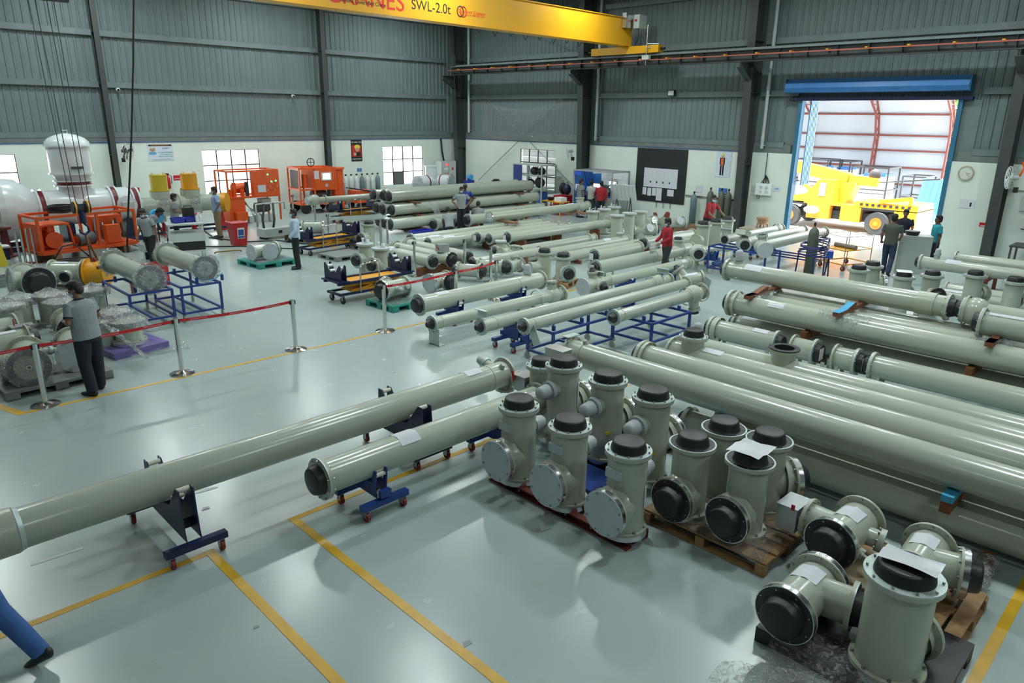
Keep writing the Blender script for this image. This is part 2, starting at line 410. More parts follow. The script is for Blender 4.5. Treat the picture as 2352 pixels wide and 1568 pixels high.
# --- steel columns (I sections)
def column(name, x, y, ax, d0, d1, z1, label, w=0.26):
    """ax: inward direction; web depth d0 at floor, d1 at z1"""
    t = thing(name, label, 'column', (x, y, 0))
    n = Vector(ax); s = Vector((-n.y, n.x, 0))
    def quadbox(a0, b0, a1, b1, hw):     # between depths a..b, half width hw, bottom->top
        vs = [n*a0-s*hw, n*b0-s*hw, n*b0+s*hw, n*a0+s*hw]
        vt = [n*a1-s*hw, n*b1-s*hw, n*b1+s*hw, n*a1+s*hw]
        m = MB(); m._add(vs+[v+Vector((0, 0, z1)) for v in vt], [(3, 2, 1, 0), (4, 5, 6, 7), (0, 1, 5, 4), (1, 2, 6, 5), (2, 3, 7, 6), (3, 0, 4, 7)], False); return m
    quadbox(0, 0.014, 0, 0.014, w/2).build('outer_flange', DARKST, t)
    quadbox(0.01, d0-0.01, 0.01, d1-0.01, 0.006).build('web', DARKST, t)
    quadbox(d0-0.014, d0, d1-0.014, d1, w/2).build('inner_flange', DARKST, t)
    m = MB(); m.box((n.x*d0*0.5, n.y*d0*0.5, 0.012), (w+0.12 if n.y else d0+0.14, w+0.12 if n.x else d0+0.14, 0.024)); m.build('base_plate', DARKST, t)
    for z in (2.6, 5.2, 7.0):
        dd = d0+(d1-d0)*z/z1
        for sg in (-1, 1):
            MB().box(n*(dd/2)+s*(sg*w/4)+Vector((0, 0, z)), (abs(n.x)*(dd-0.03)+abs(s.x)*(w/2-0.01), abs(n.y)*(dd-0.03)+abs(s.y)*(w/2-0.01), 0.012)).build('stiffener', DARKST, t)
    return t
wallcol = ['dark steel column on the far wall beside the white vessel', 'dark steel column on the far wall between the two barred windows']
for (x, lab) in zip((9.05, 18.45), wallcol): column('steel_column', x, YW-0.0, (0, -1, 0), 0.32, 0.32, ZR, lab, 0.2)
column('steel_column', XW, 30.75, (-1, 0, 0), 0.50, 0.85, ZR, 'dark tapered steel column in the far corner of the hall', 0.3)
column('steel_column', XW, 22.0, (-1, 0, 0), 0.50, 0.85, ZR, 'dark tapered steel column beside the blue workstation booth', 0.3)
column('steel_column', XW, 13.9, (-1, 0, 0), 0.50, 0.85, ZR, 'dark tapered steel column left of the open shutter doorway', 0.3)
column('steel_column', XW, 5.35, (-1, 0, 0), 0.50, 0.85, ZR, 'dark tapered steel column right of the wall clock', 0.3)
# --- downpipes beside the columns
PVC = mat('pvc_pipe', (0.42, 0.45, 0.42), 0.45)
for y, zb, lab in ((30.2, 3.4, 'grey rainwater pipe beside the corner column'), (21.45, 3.25, 'grey rainwater pipe above the workstation booth'), (13.35, 3.2, 'grey rainwater pipe left of the shutter doorway')):
    t = thing('rainwater_pipe', lab, 'pipe', (XW-0.12, y, 0))
    MB().cyl((0, 0, zb), (0, 0, ZR-0.1), 0.065, n=14).build('pipe', PVC, t)
    for z in (zb+0.3, 5.3, 7.2): MB().cyl((0, 0, z), (0, 0, z+0.16), 0.075, n=14).build('socket', PVC, t)
    for z in (zb+0.1, 5.1): MB().bb(-0.02, 0.13, -0.09, 0.09, z, z+0.03).build('clamp', PVC, t)
# --- windows
FRAME = mat('window_steel', (0.02, 0.02, 0.022), 0.5)
GLASS = mat('window_glass', (0.9, 0.95, 0.95), 0.05, trans=1.0, var=0.0, alpha=0.25)
def window(name, x0, x1, z0, z1, M, nc, nr, dark=()):
    w = MB(); t = 0.045
    L, Hh = x1-x0, z1-z0
    for i in range(nc+1): w.bb(x0+L*i/nc-t/2, x0+L*i/nc+t/2, 0.05, 0.10, z0, z1)
    for j in range(nr+1): w.bb(x0, x1, 0.052, 0.098, z0+Hh*j/nr-t/2, z0+Hh*j/nr+t/2)
    for j in range(nr*3):
        w.bb(x0, x1, 0.085, 0.095, z0+Hh*(j+0.5)/(nr*3)-0.005, z0+Hh*(j+0.5)/(nr*3)+0.005)
    o = w.build(name, FRAME); struct(o); o.matrix_world = M
    for i in range(nc):
        for j in range(nr):
            a, c = x0+L*i/nc+t/2, z0+Hh*j/nr+t/2
            m = GLASS if (i, j) not in dark else mat('dirty_glass', (0.11, 0.12, 0.12), 0.35)
            MB().bb(a, a+L/nc-t, 0.07, 0.076, c, c+Hh/nr-t).build('pane', m, o)
    return o
MBk = Matrix.Translation((0, YW, 0))
for k, (a, b) in enumerate(WINS):
    window('window_%d' % (k+1), a, b, zs, zt, MBk, 4, 3, dark=((1, 0),) if k == 2 else ())
window('window_4', 0, RWIN[1]-RWIN[0], zs, zt, Matrix.Translation((XW, RWIN[1], 0)) @ RZ(-PI/2), 4, 3,)
# --- shutter doorway: guides, box, lintel
SHB = mat('shutter_blue', (0.03, 0.16, 0.42), 0.35, var=0.12, scale=3)
SHF = mat('door_frame_blue', (0.03, 0.15, 0.26), 0.5, var=0.15, scale=4)
door = struct(MB().bb(XW-0.02, XW+0.25, DY0-0.05, DY0+0.09, 0, DZ).bb(XW-0.02, XW+0.25, DY1-0.09, DY1+0.05, 0, DZ).build('door_1', SHF))
MB().bb(XW-0.05, XW+0.2, DY0-0.3, DY1+0.4, DZ, DZ+0.10).build('lintel', mat('indigo_lintel', (0.02, 0.022, 0.09), 0.5), door)
b = MB(); prof = [(0, 0), (-0.42, 0.02), (-0.50, 0.16), (-0.46, 0.32), (-0.22, 0.47), (0, 0.47)]
b.prism([(p[0], p[1]) for p in prof], ((1, 0, 0), (0, 0, 1)), (XW, DY1+0.42, DZ+0.26), (DY1-DY0+0.66))
b.build('shutter_box', SHB, door)
for k in range(2):
    MB().bb(XW-0.43, XW, (DY0-0.27 if k == 0 else DY1+0.43), (DY0-0.24 if k == 0 else DY1+0.46), DZ+0.26, DZ+0.73).build('end_plate', SHF, door)
# side leaf of blue corrugated sheet folded outside the left jamb
b = MB(); n = 6
for i in range(n):
    b.bb(XW+0.30+i*0.085, XW+0.345+i*0.085, DY1-0.30-i*0.012, DY1-0.26-i*0.012, 1.95, DZ)
    b.bb(XW+0.345+i*0.085, XW+0.385+i*0.085, DY1-0.26-i*0.012, DY1-0.225-i*0.012, 1.95, DZ)
leaf = b.build('side_panel', mat('pale_blue_sheet', (0.25, 0.48, 0.68), 0.4), door)
# --- crane rail beam on brackets with conductor bar
XB = 25.4
rb = thing('crane_runway_beam', 'dark steel crane runway beam with stiffeners along the right wall', 'beam', (XB, 18, 6.24))
b = MB(); ya, yb = -20.0, 12.2
b.bb(-0.14, 0.14, ya, yb, 0.0, 0.02).bb(-0.008, 0.008, ya, yb, 0.02, 0.38)
b.build('web', DARKST, rb)
MB().bb(-0.16, 0.16, ya, yb, 0.38, 0.41).build('top_flange', GIRT, rb)
MB().bb(-0.035, 0.035, ya, yb, 0.41, 0.47).build('rail', GIRT, rb)
st = MB().bb(-0.13, -0.01, -0.006, 0.006, 0.02, 0.38); so = st.build('stiffener', DARKST, rb)
yy = ya+0.5; so.location = (0, yy, 0)
while yy < yb-1.0:
    yy += 1.0; part_copy(so, (0, yy, 0), parent=rb)
MB().bb(-0.22, -0.16, ya, yb+0.15, 0.20, 0.235).build('conductor_bar', mat('copper_conductor', (0.42, 0.10, 0.06), 0.4), rb)
bk = MB().bb(-0.24, -0.01, -0.04, 0.04, 0.235, 0.275); bo = bk.build('bracket', YEL, rb); yy = ya+0.3; bo.location = (0, yy, 0)
while yy < yb-1.3:
    yy += 1.25; part_copy(bo, (0, yy, 0), parent=rb)
MB().bb(-0.16, 0.0, yb-0.25, yb, 0.41, 0.95).build('end_stop', DARKST, rb)
for y, lab in ((30.75, 'in the far corner'), (22.0, 'beside the workstation booth'), (13.9, 'left of the doorway'), (5.35, 'right of the doorway')):
    t = thing('crane_bracket', 'dark steel corbel bracket under the crane beam '+lab, 'bracket', (XB, y, 5.6))
    MB().bb(-0.2, 0.68, -0.13, 0.13, 0.62, 0.64).build('top_plate', DARKST, t)
    MB().prism([(0.68, 0), (0.68, 0.62), (-0.2, 0.62), (-0.2, 0.45), (0.5, 0.0)], ((1, 0, 0), (0, 0, 1)), (0, 0.006, 0), 0.012).build('web', DARKST, t)
    MB().bar((-0.2, 0, 0.45), (0.55, 0, 0.0), 0.24, 0.014).build('bottom_plate', DARKST, t)
# --- overhead crane: yellow box girder, end carriage, cabinet
CR = mat('crane_yellow', (0.72, 0.36, 0.012), 0.38, var=0.04, scale=1)
YG = 19.15
cr = thing('overhead_crane', 'yellow single-girder overhead travelling crane with red and black lettering', 'crane', (XB, YG, 6.71))
b = MB().bb(-27, 0.02, -0.20, 0.20, 0.34, 1.33); b.build('girder', CR, cr)
MB().bb(-27, 0.02, -0.25, 0.25, 0.31, 0.34).build('bottom_plate', CR, cr)
MB().bb(-27, 0.02, -0.25, 0.25, 1.33, 1.355).build('top_plate', CR, cr)
MB().bb(-0.16, 0.16, -1.65, 1.75, 0.02, 0.30).build('end_carriage', CR, cr)
for y in (-1.35, 1.45): MB().cyl((-0.06, y, 0.0), (0.06, y, 0.0), 0.10, n=18).build('wheel', DARKST, cr)
MB().cyl((0, 1.75, 0.16), (0, 2.0, 0.16), 0.045, n=12).build('buffer', BLACK, cr); MB().cyl((0, -1.65, 0.16), (0, -1.85, 0.16), 0.045, n=12).build('buffer', BLACK, cr)
cab = MB().bb(-0.25, 0.25, -0.72, -0.45, 0.95, 1.45).build('control_cabinet', LGREY, cr)
MB().bb(-0.31, -0.255, -0.62, -0.54, 1.2, 1.27).build('switch', REDP, cab)
MB().bb(-0.7, -0.4, -0.42, -0.22, 0.95, 1.5).build('motor', STEEL, cr)
MB().cyl((-0.55, -0.34, 1.36), (-0.1, -0.34, 1.36), 0.1, n=14).build('motor_drum', LGREY, cr)
MB().tube([(-0.1, -0.6, 0.95), (-0.08, -0.6, 0.6), (-0.1, -0.5, 0.4), (0, -0.4, 0.35)], 0.018).build('cable', BLACK, cr)
MB().cyl((-0.25, -1.15, -0.45), (-0.25, -1.15, 1.05), 0.02, n=8).build('collector_mast', STEEL, cr)
MB().bb(-0.33, -0.17, -1.32, -1.0, -0.24, -0.08).build('collector_box', LGREY, cr)
MB().bar((-0.25, -1.15, 0.35), (0, -1.55, 0.35), 0.025).bar((-0.25, -1.15, 0.22), (0, -1.55, 0.22), 0.025).build('collector_arm', STEEL, cr)
b = MB()
for k in range(9):
    x = -1.5-k*0.75
    b.tube([(x, 0.26, 1.25), (x-0.1, 0.3, 0.5), (x-0.37, 0.32, 0.22-0.06*(k % 2)), (x-0.62, 0.3, 0.5), (x-0.75, 0.26, 1.25)], 0.014, 6)
b.build('festoon_cable', BLACK, cr)
RT = mat('crane_red', (0.7, 0.03, 0.015), 0.45); BT = mat('crane_black', (0.02, 0.02, 0.02), 0.5)
def ctext(s, px, py, size, m): 
    p = onY(px, py, YG-0.203); text('lettering', s, size, m, face((p.x-XB, -0.203, p.z-6.71), (1, 0, 0), (0, 0, 1)), cr)
ctext('CRANES', 842, -4, 0.72, RT); ctext('SWL-2.0t', 991, 17, 0.40, BT); ctext('Remote Controlled Crane', 834, 6, 0.145, BT)
ctext('Customer Connect', 1084, 29, 0.15, RT); ctext('You Call is on 1800 209 1212', 1084, 36, 0.09, RT)
b = MB(); p = onY(1057, 26, YG-0.203); q = onY(1064, 27, YG-0.203)
for pp, m, nm in ((p, BT, 'black_ring'), (q, RT, 'red_ring')):
    c = Vector((pp.x-XB, -0.205, pp.z-6.71)); MB().tube([c+Vector((0.13*math.cos(a*PI/12), 0, 0.15*math.sin(a*PI/12))) for a in range(24)], 0.016, 6, closed=True).build(nm, m, cr)
# hook block of the crane with its ropes
hk = at(186, 470, 1.9); hk = onY(186, 476, 19.0)
HB = thing('hook_block', 'yellow and black crane hook block hanging on four wire ropes', 'hook', (hk.x, hk.y, hk.z))
for dx in (-0.13, 0.13):
    for s2, m in ((-0.035, BLACK), (0.0, YEL), (0.035, BLACK)):
        MB().cyl((dx+s2-0.016, 0, 0), (dx+s2+0.016, 0, 0), 0.15 if m is YEL else 0.135, n=20).build('sheave', m, HB)
MB().bb(-0.09, 0.09, -0.05, 0.05, -0.08, 0.08).build('yoke', DARKST, HB)
MB().cyl((0, 0, -0.36), (0, 0, -0.05), 0.075, n=14).build('hook_body', NAVY, HB)
MB().tube([(0, 0, -0.36), (0.08, 0, -0.45), (0.09, 0, -0.56), (0, 0, -0.64), (-0.09, 0, -0.58), (-0.1, 0, -0.5)], 0.028, 8).build('hook', NAVY, HB)
for dx, tx in ((-0.19, -0.75), (-0.09, -0.62), (0.09, -0.42), (0.19, -0.30)):
    MB().cyl((dx, 0, 0.1), (dx+tx*0.22, 0.0, 6.62-hk.z), 0.009, n=6).build('rope', DARKST, HB)
# crane hoist trolley just out of view above
ht = thing('hoist_trolley', 'crane hoist trolley above the hook block, hanging under the yellow girder', 'hoist', (hk.x-0.1, YG-0.15, 6.7))
MB().bb(-0.6, 0.4, -0.35, 0.3, 0.0, 0.30).build('frame', CR, ht); MB().cyl((-0.5, 0, -0.05), (0.5, 0, -0.05), 0.2, n=18).build('drum', DARKST, ht)
# power cable hanging near the left
CP = [onY(x, y, 17.0) for x, y in ((292, 566), (295, 470), (302, 310), (306, 150), (307, 0), (307, -60))]
t = thing('hanging_cable', 'long black cable hanging from the roof at the left', 'cable', (CP[0].x, 17.0, 0))
_c = [Vector((q.x-CP[0].x, 0, q.z)) for q in CP]; _c.append(Vector((_c[-1].x+0.05, 0, ZR-0.05)))
MB().tube(_c, 0.02, 8).build('cable', BLACK, t); MB().box(_c[0]-Vector((0, 0, 0.06)), (0.05, 0.05, 0.14)).build('pendant', BLACK, t)
# --- high bay lamps
LAMPM = mat('lamp_disc', (0.95, 1.0, 0.98), 0.4, emit=25.0, var=0.0)
for k, (x, y, wt) in enumerate(LAMP_POS):
    t = thing('high_bay_lamp', 'round high bay lamp hanging under the dark roof', 'lamp', (x, y, LAMP_Z), 0, 'high bay lamps under the roof')
    MB().lathe((0, 0, 0.0), (0, 0, 1), [(0.0, 0.32), (0.05, 0.32), (0.12, 0.2), (0.25, 0.12), (0.3, 0)], 18).build('housing', DARKST, t)
    MB().cyl((0, 0, 0.0), (0, 0, 0.004), 0.30, n=18).build('diffuser', LAMPM, t)
    MB().cyl((0, 0, 0.3), (0, 0, ZR-LAMP_Z), 0.012, n=6).build('rod', DARKST, t)
    ld = bpy.data.lights.new('lamp_light', 'AREA'); ld.shape = 'DISK'; ld.size = 0.6; ld.energy = LAMP_W*wt; ld.color = (0.87, 1.0, 0.985)
    lo = bpy.data.objects.new('lamp_light', ld); COL.objects.link(lo); lo.parent = t; lo.location = (0, 0, -0.02)
# roof rafters at the frames
for y in (30.75, 22.0, 13.9, 5.35):
    t = thing('roof_rafter', 'dark steel roof rafter above the frame column', 'beam', (0, y, ZR-0.55), 0, 'rafters under the roof')
    MB().bb(X0, XW-0.8, -0.006, 0.006, 0.02, 0.53).bb(X0, XW-0.8, -0.11, 0.11, 0, 0.02).build('rafter', DARKST, t)
# ================================================================== gas-duct pipes and housings
def bolts_mesh(b, p, d, R, n=10, s=0.011, h=0.022, off=0.0):
    x, y, d = frame(d)
    for i in range(n):
        a = 2*PI*(i+0.5)/n; c = Vector(p)+x*(R*math.cos(a))+y*(R*math.sin(a))+d*off
        b.cyl(c-d*0.002, c+d*h, s, n=6)
def crumple(b, p, d, R, h, n=26, seed=1, bulge=0.5):
    """crumpled film bag gathered over an end"""
    rd = random.Random(seed); x, y, d = frame(d); p = Vector(p); g = []
    prof = [(-0.10, 1.0), (-0.03, 1.07), (0.02, 1.09), (0.05, 0.98), (0.25, 0.8), (0.5, 0.55), (0.8, 0.28), (1.0, 0.05)]
    for t, r in prof:
        row = []
        for i in range(n):
            a = 2*PI*i/n; k = 1+rd.uniform(-0.08, 0.08)
            tt = t*h if t > 0.03 else t
            row.append(p+d*(tt*(1+rd.uniform(-0.3, 0.3)))+x*(R*r*k*math.cos(a))+y*(R*r*k*math.sin(a)))
        row.append(row[0]); g.append(row)
    b.sheet(g, smooth=False)
NSEG = 28
def end(root, p, d, r, kind, fr=None, n=None):
    """fit an end to a tube of radius r at p, outward d; adds parts to root"""
    if not kind: return
    n = n or NSEG
    fr = fr or r*1.27; p = Vector(p); d = Vector(d).normalized()
    nb = 10 if r > 0.14 else 8
    k = kind[0]
    if k in 'kcpofmsw':
        MB().lathe(p-d*0.035, d, [(0, r*0.98), (0, fr), (0.035, fr), (0.035, 0)], n).build('flange', PAINT_D, root)
        b = MB(); bolts_mesh(b, p, d, fr*0.9, nb, 0.010, 0.034 if k in 'kcpo' else 0.012); bolts_mesh(b, p-d*0.035, -d, fr*0.9, nb, 0.011, 0.02); b.build('bolts', BOLT, root)
    if k in 'kcpo': MB().lathe(p, d, [(0, fr), (0.014, fr), (0.014, r*0.9)], n).build('cover_ring', ZINC, root)
    if k in 'kp':
        rc = r*0.91; h = 0.10 if r > 0.14 else 0.07
        MB().lathe(p+d*0.012, d, [(0, rc), (0.25*h, rc*0.985), (h*0.82, rc*0.90), (h*0.96, rc*0.86), (h, rc*0.78), (h, 0.001)], n, soft=True).build('end_cap', BLACKCAP, root)
        if k == 'p':
            x, y, _ = frame(d); q = p+d*(0.012+h+0.004)-x*rc*0.25
            M = Matrix((x, y, d)).transposed()
            MB().box(q, (rc*1.0, rc*1.25, 0.003), M=M).build('paper_sheet', PAPER, root)
    if k == 'c':
        rc = r*0.86; h = 0.9*r
        MB().lathe(p+d*0.012, d, [(0, rc), (0.15*h, rc), (h*0.85, rc*0.52), (h, rc*0.48), (h, 0)], n).build('end_cap', BLACKCAP, root)
    if k == 'o':  # open end: flat black disc stands for the shade inside
        MB().lathe(p+d*0.012, d, [(0, r*0.92), (0.006, r*0.9), (0.004, 0)], n).build('mouth_shade', BLACKCAP, root)
    if k == 'b':     # black bowl flange, open upward
        MB().lathe(p-d*0.035, d, [(0, r*0.98), (0, fr), (0.03, fr)], n).build('flange', PAINT_D, root)
        MB().lathe(p, d, [(-0.005, fr*1.03), (0.012, fr*1.03), (0.012, r*0.86), (-0.09, r*0.78), (-0.09, 0)], n).build('bowl_cover', BLACKCAP, root)
        b = MB(); bolts_mesh(b, p+d*0.01, d, fr*0.93, nb, 0.008, 0.01); b.build('bolts', BOLT, root)
    if k == 'm':     # plain grey closing disc with centre screw
        MB().lathe(p, d, [(0, fr), (0.016, fr), (0.016, 0)], n).build('cover_plate', PLATE, root)
        MB().cyl(p+d*0.01, p+d*0.05, 0.018, n=8).build('centre_screw', ROLLER, root)
    if k in 'gK':    # thick machined rim
        MB().lathe(p-d*0.07, d, [(0, r*0.98), (0, fr), (0.022, fr)], n).build('flange', PAINT_D, root)
        MB().lathe(p-d*0.048, d, [(0, fr*0.97), (0, fr), (0.048, fr), (0.048, fr*0.9)], n).build('machined_rim', RIM, root)
        b = MB(); bolts_mesh(b, p-d*0.07, -d, fr*0.92, nb, 0.012, 0.02); b.build('bolts', BOLT, root)
    if k == 'g':
        pl = MB().lathe(p, d, [(-0.02, fr*0.985), (0.012, fr*0.985), (0.012, 0)], n).build('cover_plate', PLATE, root)
        b = MB(); bolts_mesh(b, p+d*0.012, d, fr*0.88, 8, 0.013, 0.012); b.build('cover_bolts', BOLT, pl)
    if k in 'Kx':
        if k == 'x':
            MB().lathe(p-d*0.03, d, [(0, r*0.98), (0, fr), (0.03, fr), (0.03, fr*0.9)], n).build('flange', PAINT_D, root)
            MB().lathe(p, d, [(0, fr), (0.01, fr), (0.01, fr*0.93)], n).build('cover_ring', ZINC, root)
        rc = fr*0.68; h = 0.11 if r > 0.14 else 0.07
        c = MB().lathe(p, d, [(0.0, fr*0.97), (0.006, fr*0.95), (0.006, rc*1.06)], n)
        c.lathe(p, d, [(0.006, rc*1.06), (0.02, rc*1.0), (h*0.8, rc*0.93), (h*0.95, rc*0.88), (h, rc*0.8), (h*1.02, 0.001)], n, soft=True)
        cv = c.build('end_cap', BLACKCAP, root)
        b = MB(); bolts_mesh(b, p+d*0.006, d, fr*0.87, 8, 0.007, 0.006); b.build('cap_screws', BOLT, cv)
    if k == 'd':     # grey dome cap on a small port
        MB().lathe(p-d*0.03, d, [(0, r), (0, fr), (0.03, fr), (0.03, 0)], n).build('flange', ZINC, root)
        h = r*1.9
        MB().lathe(p, d, [(0, fr*0.97), (0.018, fr*0.97), (0.018, r*0.98)], n).build('dome_base', DOME, root)
        MB().lathe(p+d*0.018, d, [(0, r*0.98), (h*0.55, r*0.92), (h*0.78, r*0.84), (h*0.9, r*0.66), (h*0.98, r*0.35), (h, 0.001)], n, soft=True).build('dome_cap', DOME, root)
        b = MB(); bolts_mesh(b, p+d*0.015, d, fr*0.88, 6, 0.008, 0.012); b.build('bolts', BOLT, root)
    if k == 's':     # bright clear test cover
        MB().lathe(p, d, [(0, fr), (0.03, fr), (0.03, fr*0.8), (0.02, fr*0.8), (0.02, 0)], n).build('test_cover', CHROME, root)
        b = MB(); bolts_mesh(b, p+d*0.02, d, fr*0.45, 4, 0.02, 0.02); b.build('cover_bolts', WHITE, root)
    if k == 'w':     # open end with insulator inside, wrapped in film
        MB().lathe(p, d, [(0.0, fr), (0.012, fr), (0.012, r*0.86), (-0.06, r*0.8), (-0.09, r*0.3), (-0.09, 0)], n).build('insulator', mat('grey_insulator', (0.12, 0.13, 0.14), 0.4), root)
        MB().lathe(p-d*0.08, d, [(0, r*0.17), (0.10, r*0.17), (0.10, r*0.1), (0.06, r*0.1), (0.06, 0)], n).build('conductor', CHROME, root)
        b = MB(); crumple(b, p+d*0.012, d, fr*1.04, 0.05, seed=int(p.x*97+p.y*31) % 999); b.build('film_wrap', FILM, root)
def paper(root, p0, d, r, t0, t1, a0, a1, side, skew=0.0):
    """sheet taped round a pipe: along d from t0 to t1, from angle a0 to a1 (deg, 0 = top, + towards side)"""
    d = Vector(d).normalized(); up = Vector((0, 0, 1)); up = (up-d*up.dot(d)).normalized(); sd = Vector(side); sd = (sd-d*sd.dot(d)).normalized()
    g = []
    for i in range(9):
        a = math.radians(a0+(a1-a0)*i/8); rr = r+0.004+0.004*math.sin(i*1.7)
        g.append([Vector(p0)+d*(t+skew*i/8)+up*(rr*math.cos(a))+sd*(rr*math.sin(a)) for t in (t0, (t0+t1)/2, t1)])
    return MB().sheet(g).build('paper_sheet', PAPER, root)
def ctrl_box(root, c, s, levers=()):
    b = MB().box(c, s).build('control_box', mat('box_steel', (0.42, 0.44, 0.45), 0.3, metal=0.6), root)
    MB().box((c[0], c[1], c[2]+s[2]/2+0.004), (s[0]+0.02, s[1]+0.02, 0.008)).build('box_lid', mat('box_steel', (0.42, 0.44, 0.45)), b)
    for q, dv in levers: MB().bar(q, Vector(q)+Vector(dv), 0.035, 0.012).build('red_lever', REDP, b)
    return b
def feet(root, x, y, z, r, ax):
    """pair of small bracket feet"""
    for s in (-1, 1):
        if ax == 'X': MB().bb(x-0.03, x+0.03, y+s*r*0.75-0.012, y+s*r*0.75+0.012, 0.0, z-r*0.55).build('foot', PAINT_D, root)
        else: MB().bb(x+s*r*0.75-0.012, x+s*r*0.75+0.012, y-0.03, y+0.03, 0.0, z-r*0.55).build('foot', PAINT_D, root)
def duct(label, segs, balls=(), rings=(), cat='pipe', name='duct_pipe', group=None, n=None, bodymat=None):
    """segs: (p0,p1,r,end0,end1[,flange radius]) in world metres; returns root with parts and the list of local helpers"""
    base = Vector(segs[0][0]); base = Vector((base.x, base.y, 0))
    root = thing(name, label, cat, base, 0, group)
    n = n or NSEG
    b = MB()
    for sg in segs:
        p0, p1, r = Vector(sg[0])-base, Vector(sg[1])-base, sg[2]
        b.cyl(p0, p1, r, n=n, caps=False)
        if len(sg) > 3 and not sg[3]: b.lathe(p0, p1-p0, [(0, 0), (0, r)], n)
        if len(sg) > 3 and not sg[4]: b.lathe(p1, p1-p0, [(0, r), (0, 0)], n)
    for c, r, sc in balls: b.ball(Vector(c)-base, r, 28, 16, sc)
    b.build('body', bodymat or PAINT, root)
    for p, d, r, w in rings: MB().lathe(Vector(p)-base, d, [(0, r*0.95), (0, r), (w, r), (w, r*0.95)], n).build('collar', PAINT_D, root)
    for sg in segs:
        p0, p1, r = Vector(sg[0])-base, Vector(sg[1])-base, sg[2]
        fr = sg[5] if len(sg) > 5 else None
        if len(sg) > 3:
            end(root, p0, p0-p1, r, sg[3], fr, n); end(root, p1, p1-p0, r, sg[4], fr, n)
    root['_b'] = tuple(base)
    return root
def L(root, p): return Vector(p)-Vector(root['_b'])
def pipeX(label, Y, z, r, pa, pb, e0, e1, papers=(), branches=(), balls=(), rings=(), group=None, fr=None, n=None, r2=None):
    xa = onY(pa[0], pa[1], Y).x if isinstance(pa, tuple) else pa
    xb = onY(pb[0], pb[1], Y).x if isinstance(pb, tuple) else pb
    segs = [((xa, Y, z), (xb, Y, z), r, e0, e1) + ((fr,) if fr else ())]
    for px, dv, ln, rr, ek in branches:
        c = Vector((onY(px[0], px[1], Y).x if isinstance(px, tuple) else px, Y, z)); dv = Vector(dv).normalized()
        segs.append((c, c+dv*ln, rr, '', ek))
    bl = [((onY(q[0], q[1], Y).x if isinstance(q, tuple) else q, Y, z), R, (1, 1, 1)) for q, R in balls]
    rg = [((onY(q[0], q[1], Y).x if isinstance(q, tuple) else q, Y, z), (1, 0, 0), R, w) for q, R, w in rings]
    t = duct(label, segs, bl, rg, group=group, n=n)
    for a, wd, a0, a1 in papers:
        x = onY(a[0], a[1], Y).x if isinstance(a, tuple) else a
        paper(t, L(t, (x-wd/2, Y, z)), (1, 0, 0), r, 0, wd, a0, a1, (0, -1, 0))
    return t
def pipeY(label, X, z, r, pa, pb, e0, e1, papers=(), branches=(), balls=(), rings=(), group=None, fr=None, n=None):
    ya = onX(pa[0], pa[1], X).y if isinstance(pa, tuple) else pa
    yb = onX(pb[0], pb[1], X).y if isinstance(pb, tuple) else pb
    segs = [((X, ya, z), (X, yb, z), r, e0, e1) + ((fr,) if fr else ())]
    for px, dv, ln, rr, ek in branches:
        c = Vector((X, onX(px[0], px[1], X).y if isinstance(px, tuple) else px, z)); dv = Vector(dv).normalized()
        segs.append((c, c+dv*ln, rr, '', ek))
    bl = [((X, onX(q[0], q[1], X).y if isinstance(q, tuple) else q, z), R, (1, 1, 1)) for q, R in balls]
    rg = [((X, onX(q[0], q[1], X).y if isinstance(q, tuple) else q, z), (0, 1, 0), R, w) for q, R, w in rings]
    t = duct(label, segs, bl, rg, group=group, n=n)
    for a, wd, a0, a1 in papers:
        y = onX(a[0], a[1], X).y if isinstance(a, tuple) else a
        paper(t, L(t, (X, y-wd/2, z)), (0, 1, 0), r, 0, wd, a0, a1, (-1, 0, 0))
    return t
UP = (0, 0, 1)
# ------------------------------------------------------------------ the two near pipes on trolleys
Y = 7.03; z = 0.64
pA = pipeX('longest pale pipe in front, running in from the left on two navy trolleys', Y, z, 0.187, -1.6, (1160, 845), '', 'f',
      papers=[((1083, 838), 0.27, -45, 30)],
      branches=[((1150, 840), (0, 1, 0.25), 0.34, 0.075, 'd'), ((1160, 850), (0, -1, -0.05), 0.27, 0.085, 'f'), ((1160, 850), (0, 0, -1), 0.26, 0.11, 'f')],
      rings=[((1118, 848), 0.192, 0.03)])
xA = onY(1160, 845, Y).x
MB().cyl(L(pA, (onY(20, 1235, Y).x-0.6, Y, z)), L(pA, (onY(35, 1225, Y).x, Y, z)), 0.212, n=32).build('sleeve', PAINT_D, pA)
MB().lathe(L(pA, (onY(35, 1225, Y).x, Y, z)), (1, 0, 0), [(0, 0.2), (0.012, 0.206), (0.02, 0.2), (0.05, 0.192)], 32).build('seal_ring', ZINC, pA)
ctrl_box(pA, L(pA, (xA+0.02, Y-0.42, z-0.02)), (0.30, 0.22, 0.22), [(L(pA, (xA-0.15, Y-0.33, z+0.02)), (0, 0.02, 0.13))])
MB().lathe(L(pA, (onY(1140, 838, Y).x, Y-0.10, z+0.14)), (0, -0.5, 0.8), [(0, 0.05), (0.08, 0.03), (0.08, 0)], 10).build('lifting_lug', PAINT, pA)
pipeX('pale pipe with black end cap and taped paper in front, on blue trolley', 6.17, 0.55, 0.183, (738, 1125), (1235, 905), 'k', 'f',
      papers=[((930, 1035), 0.27, -45, 52)])
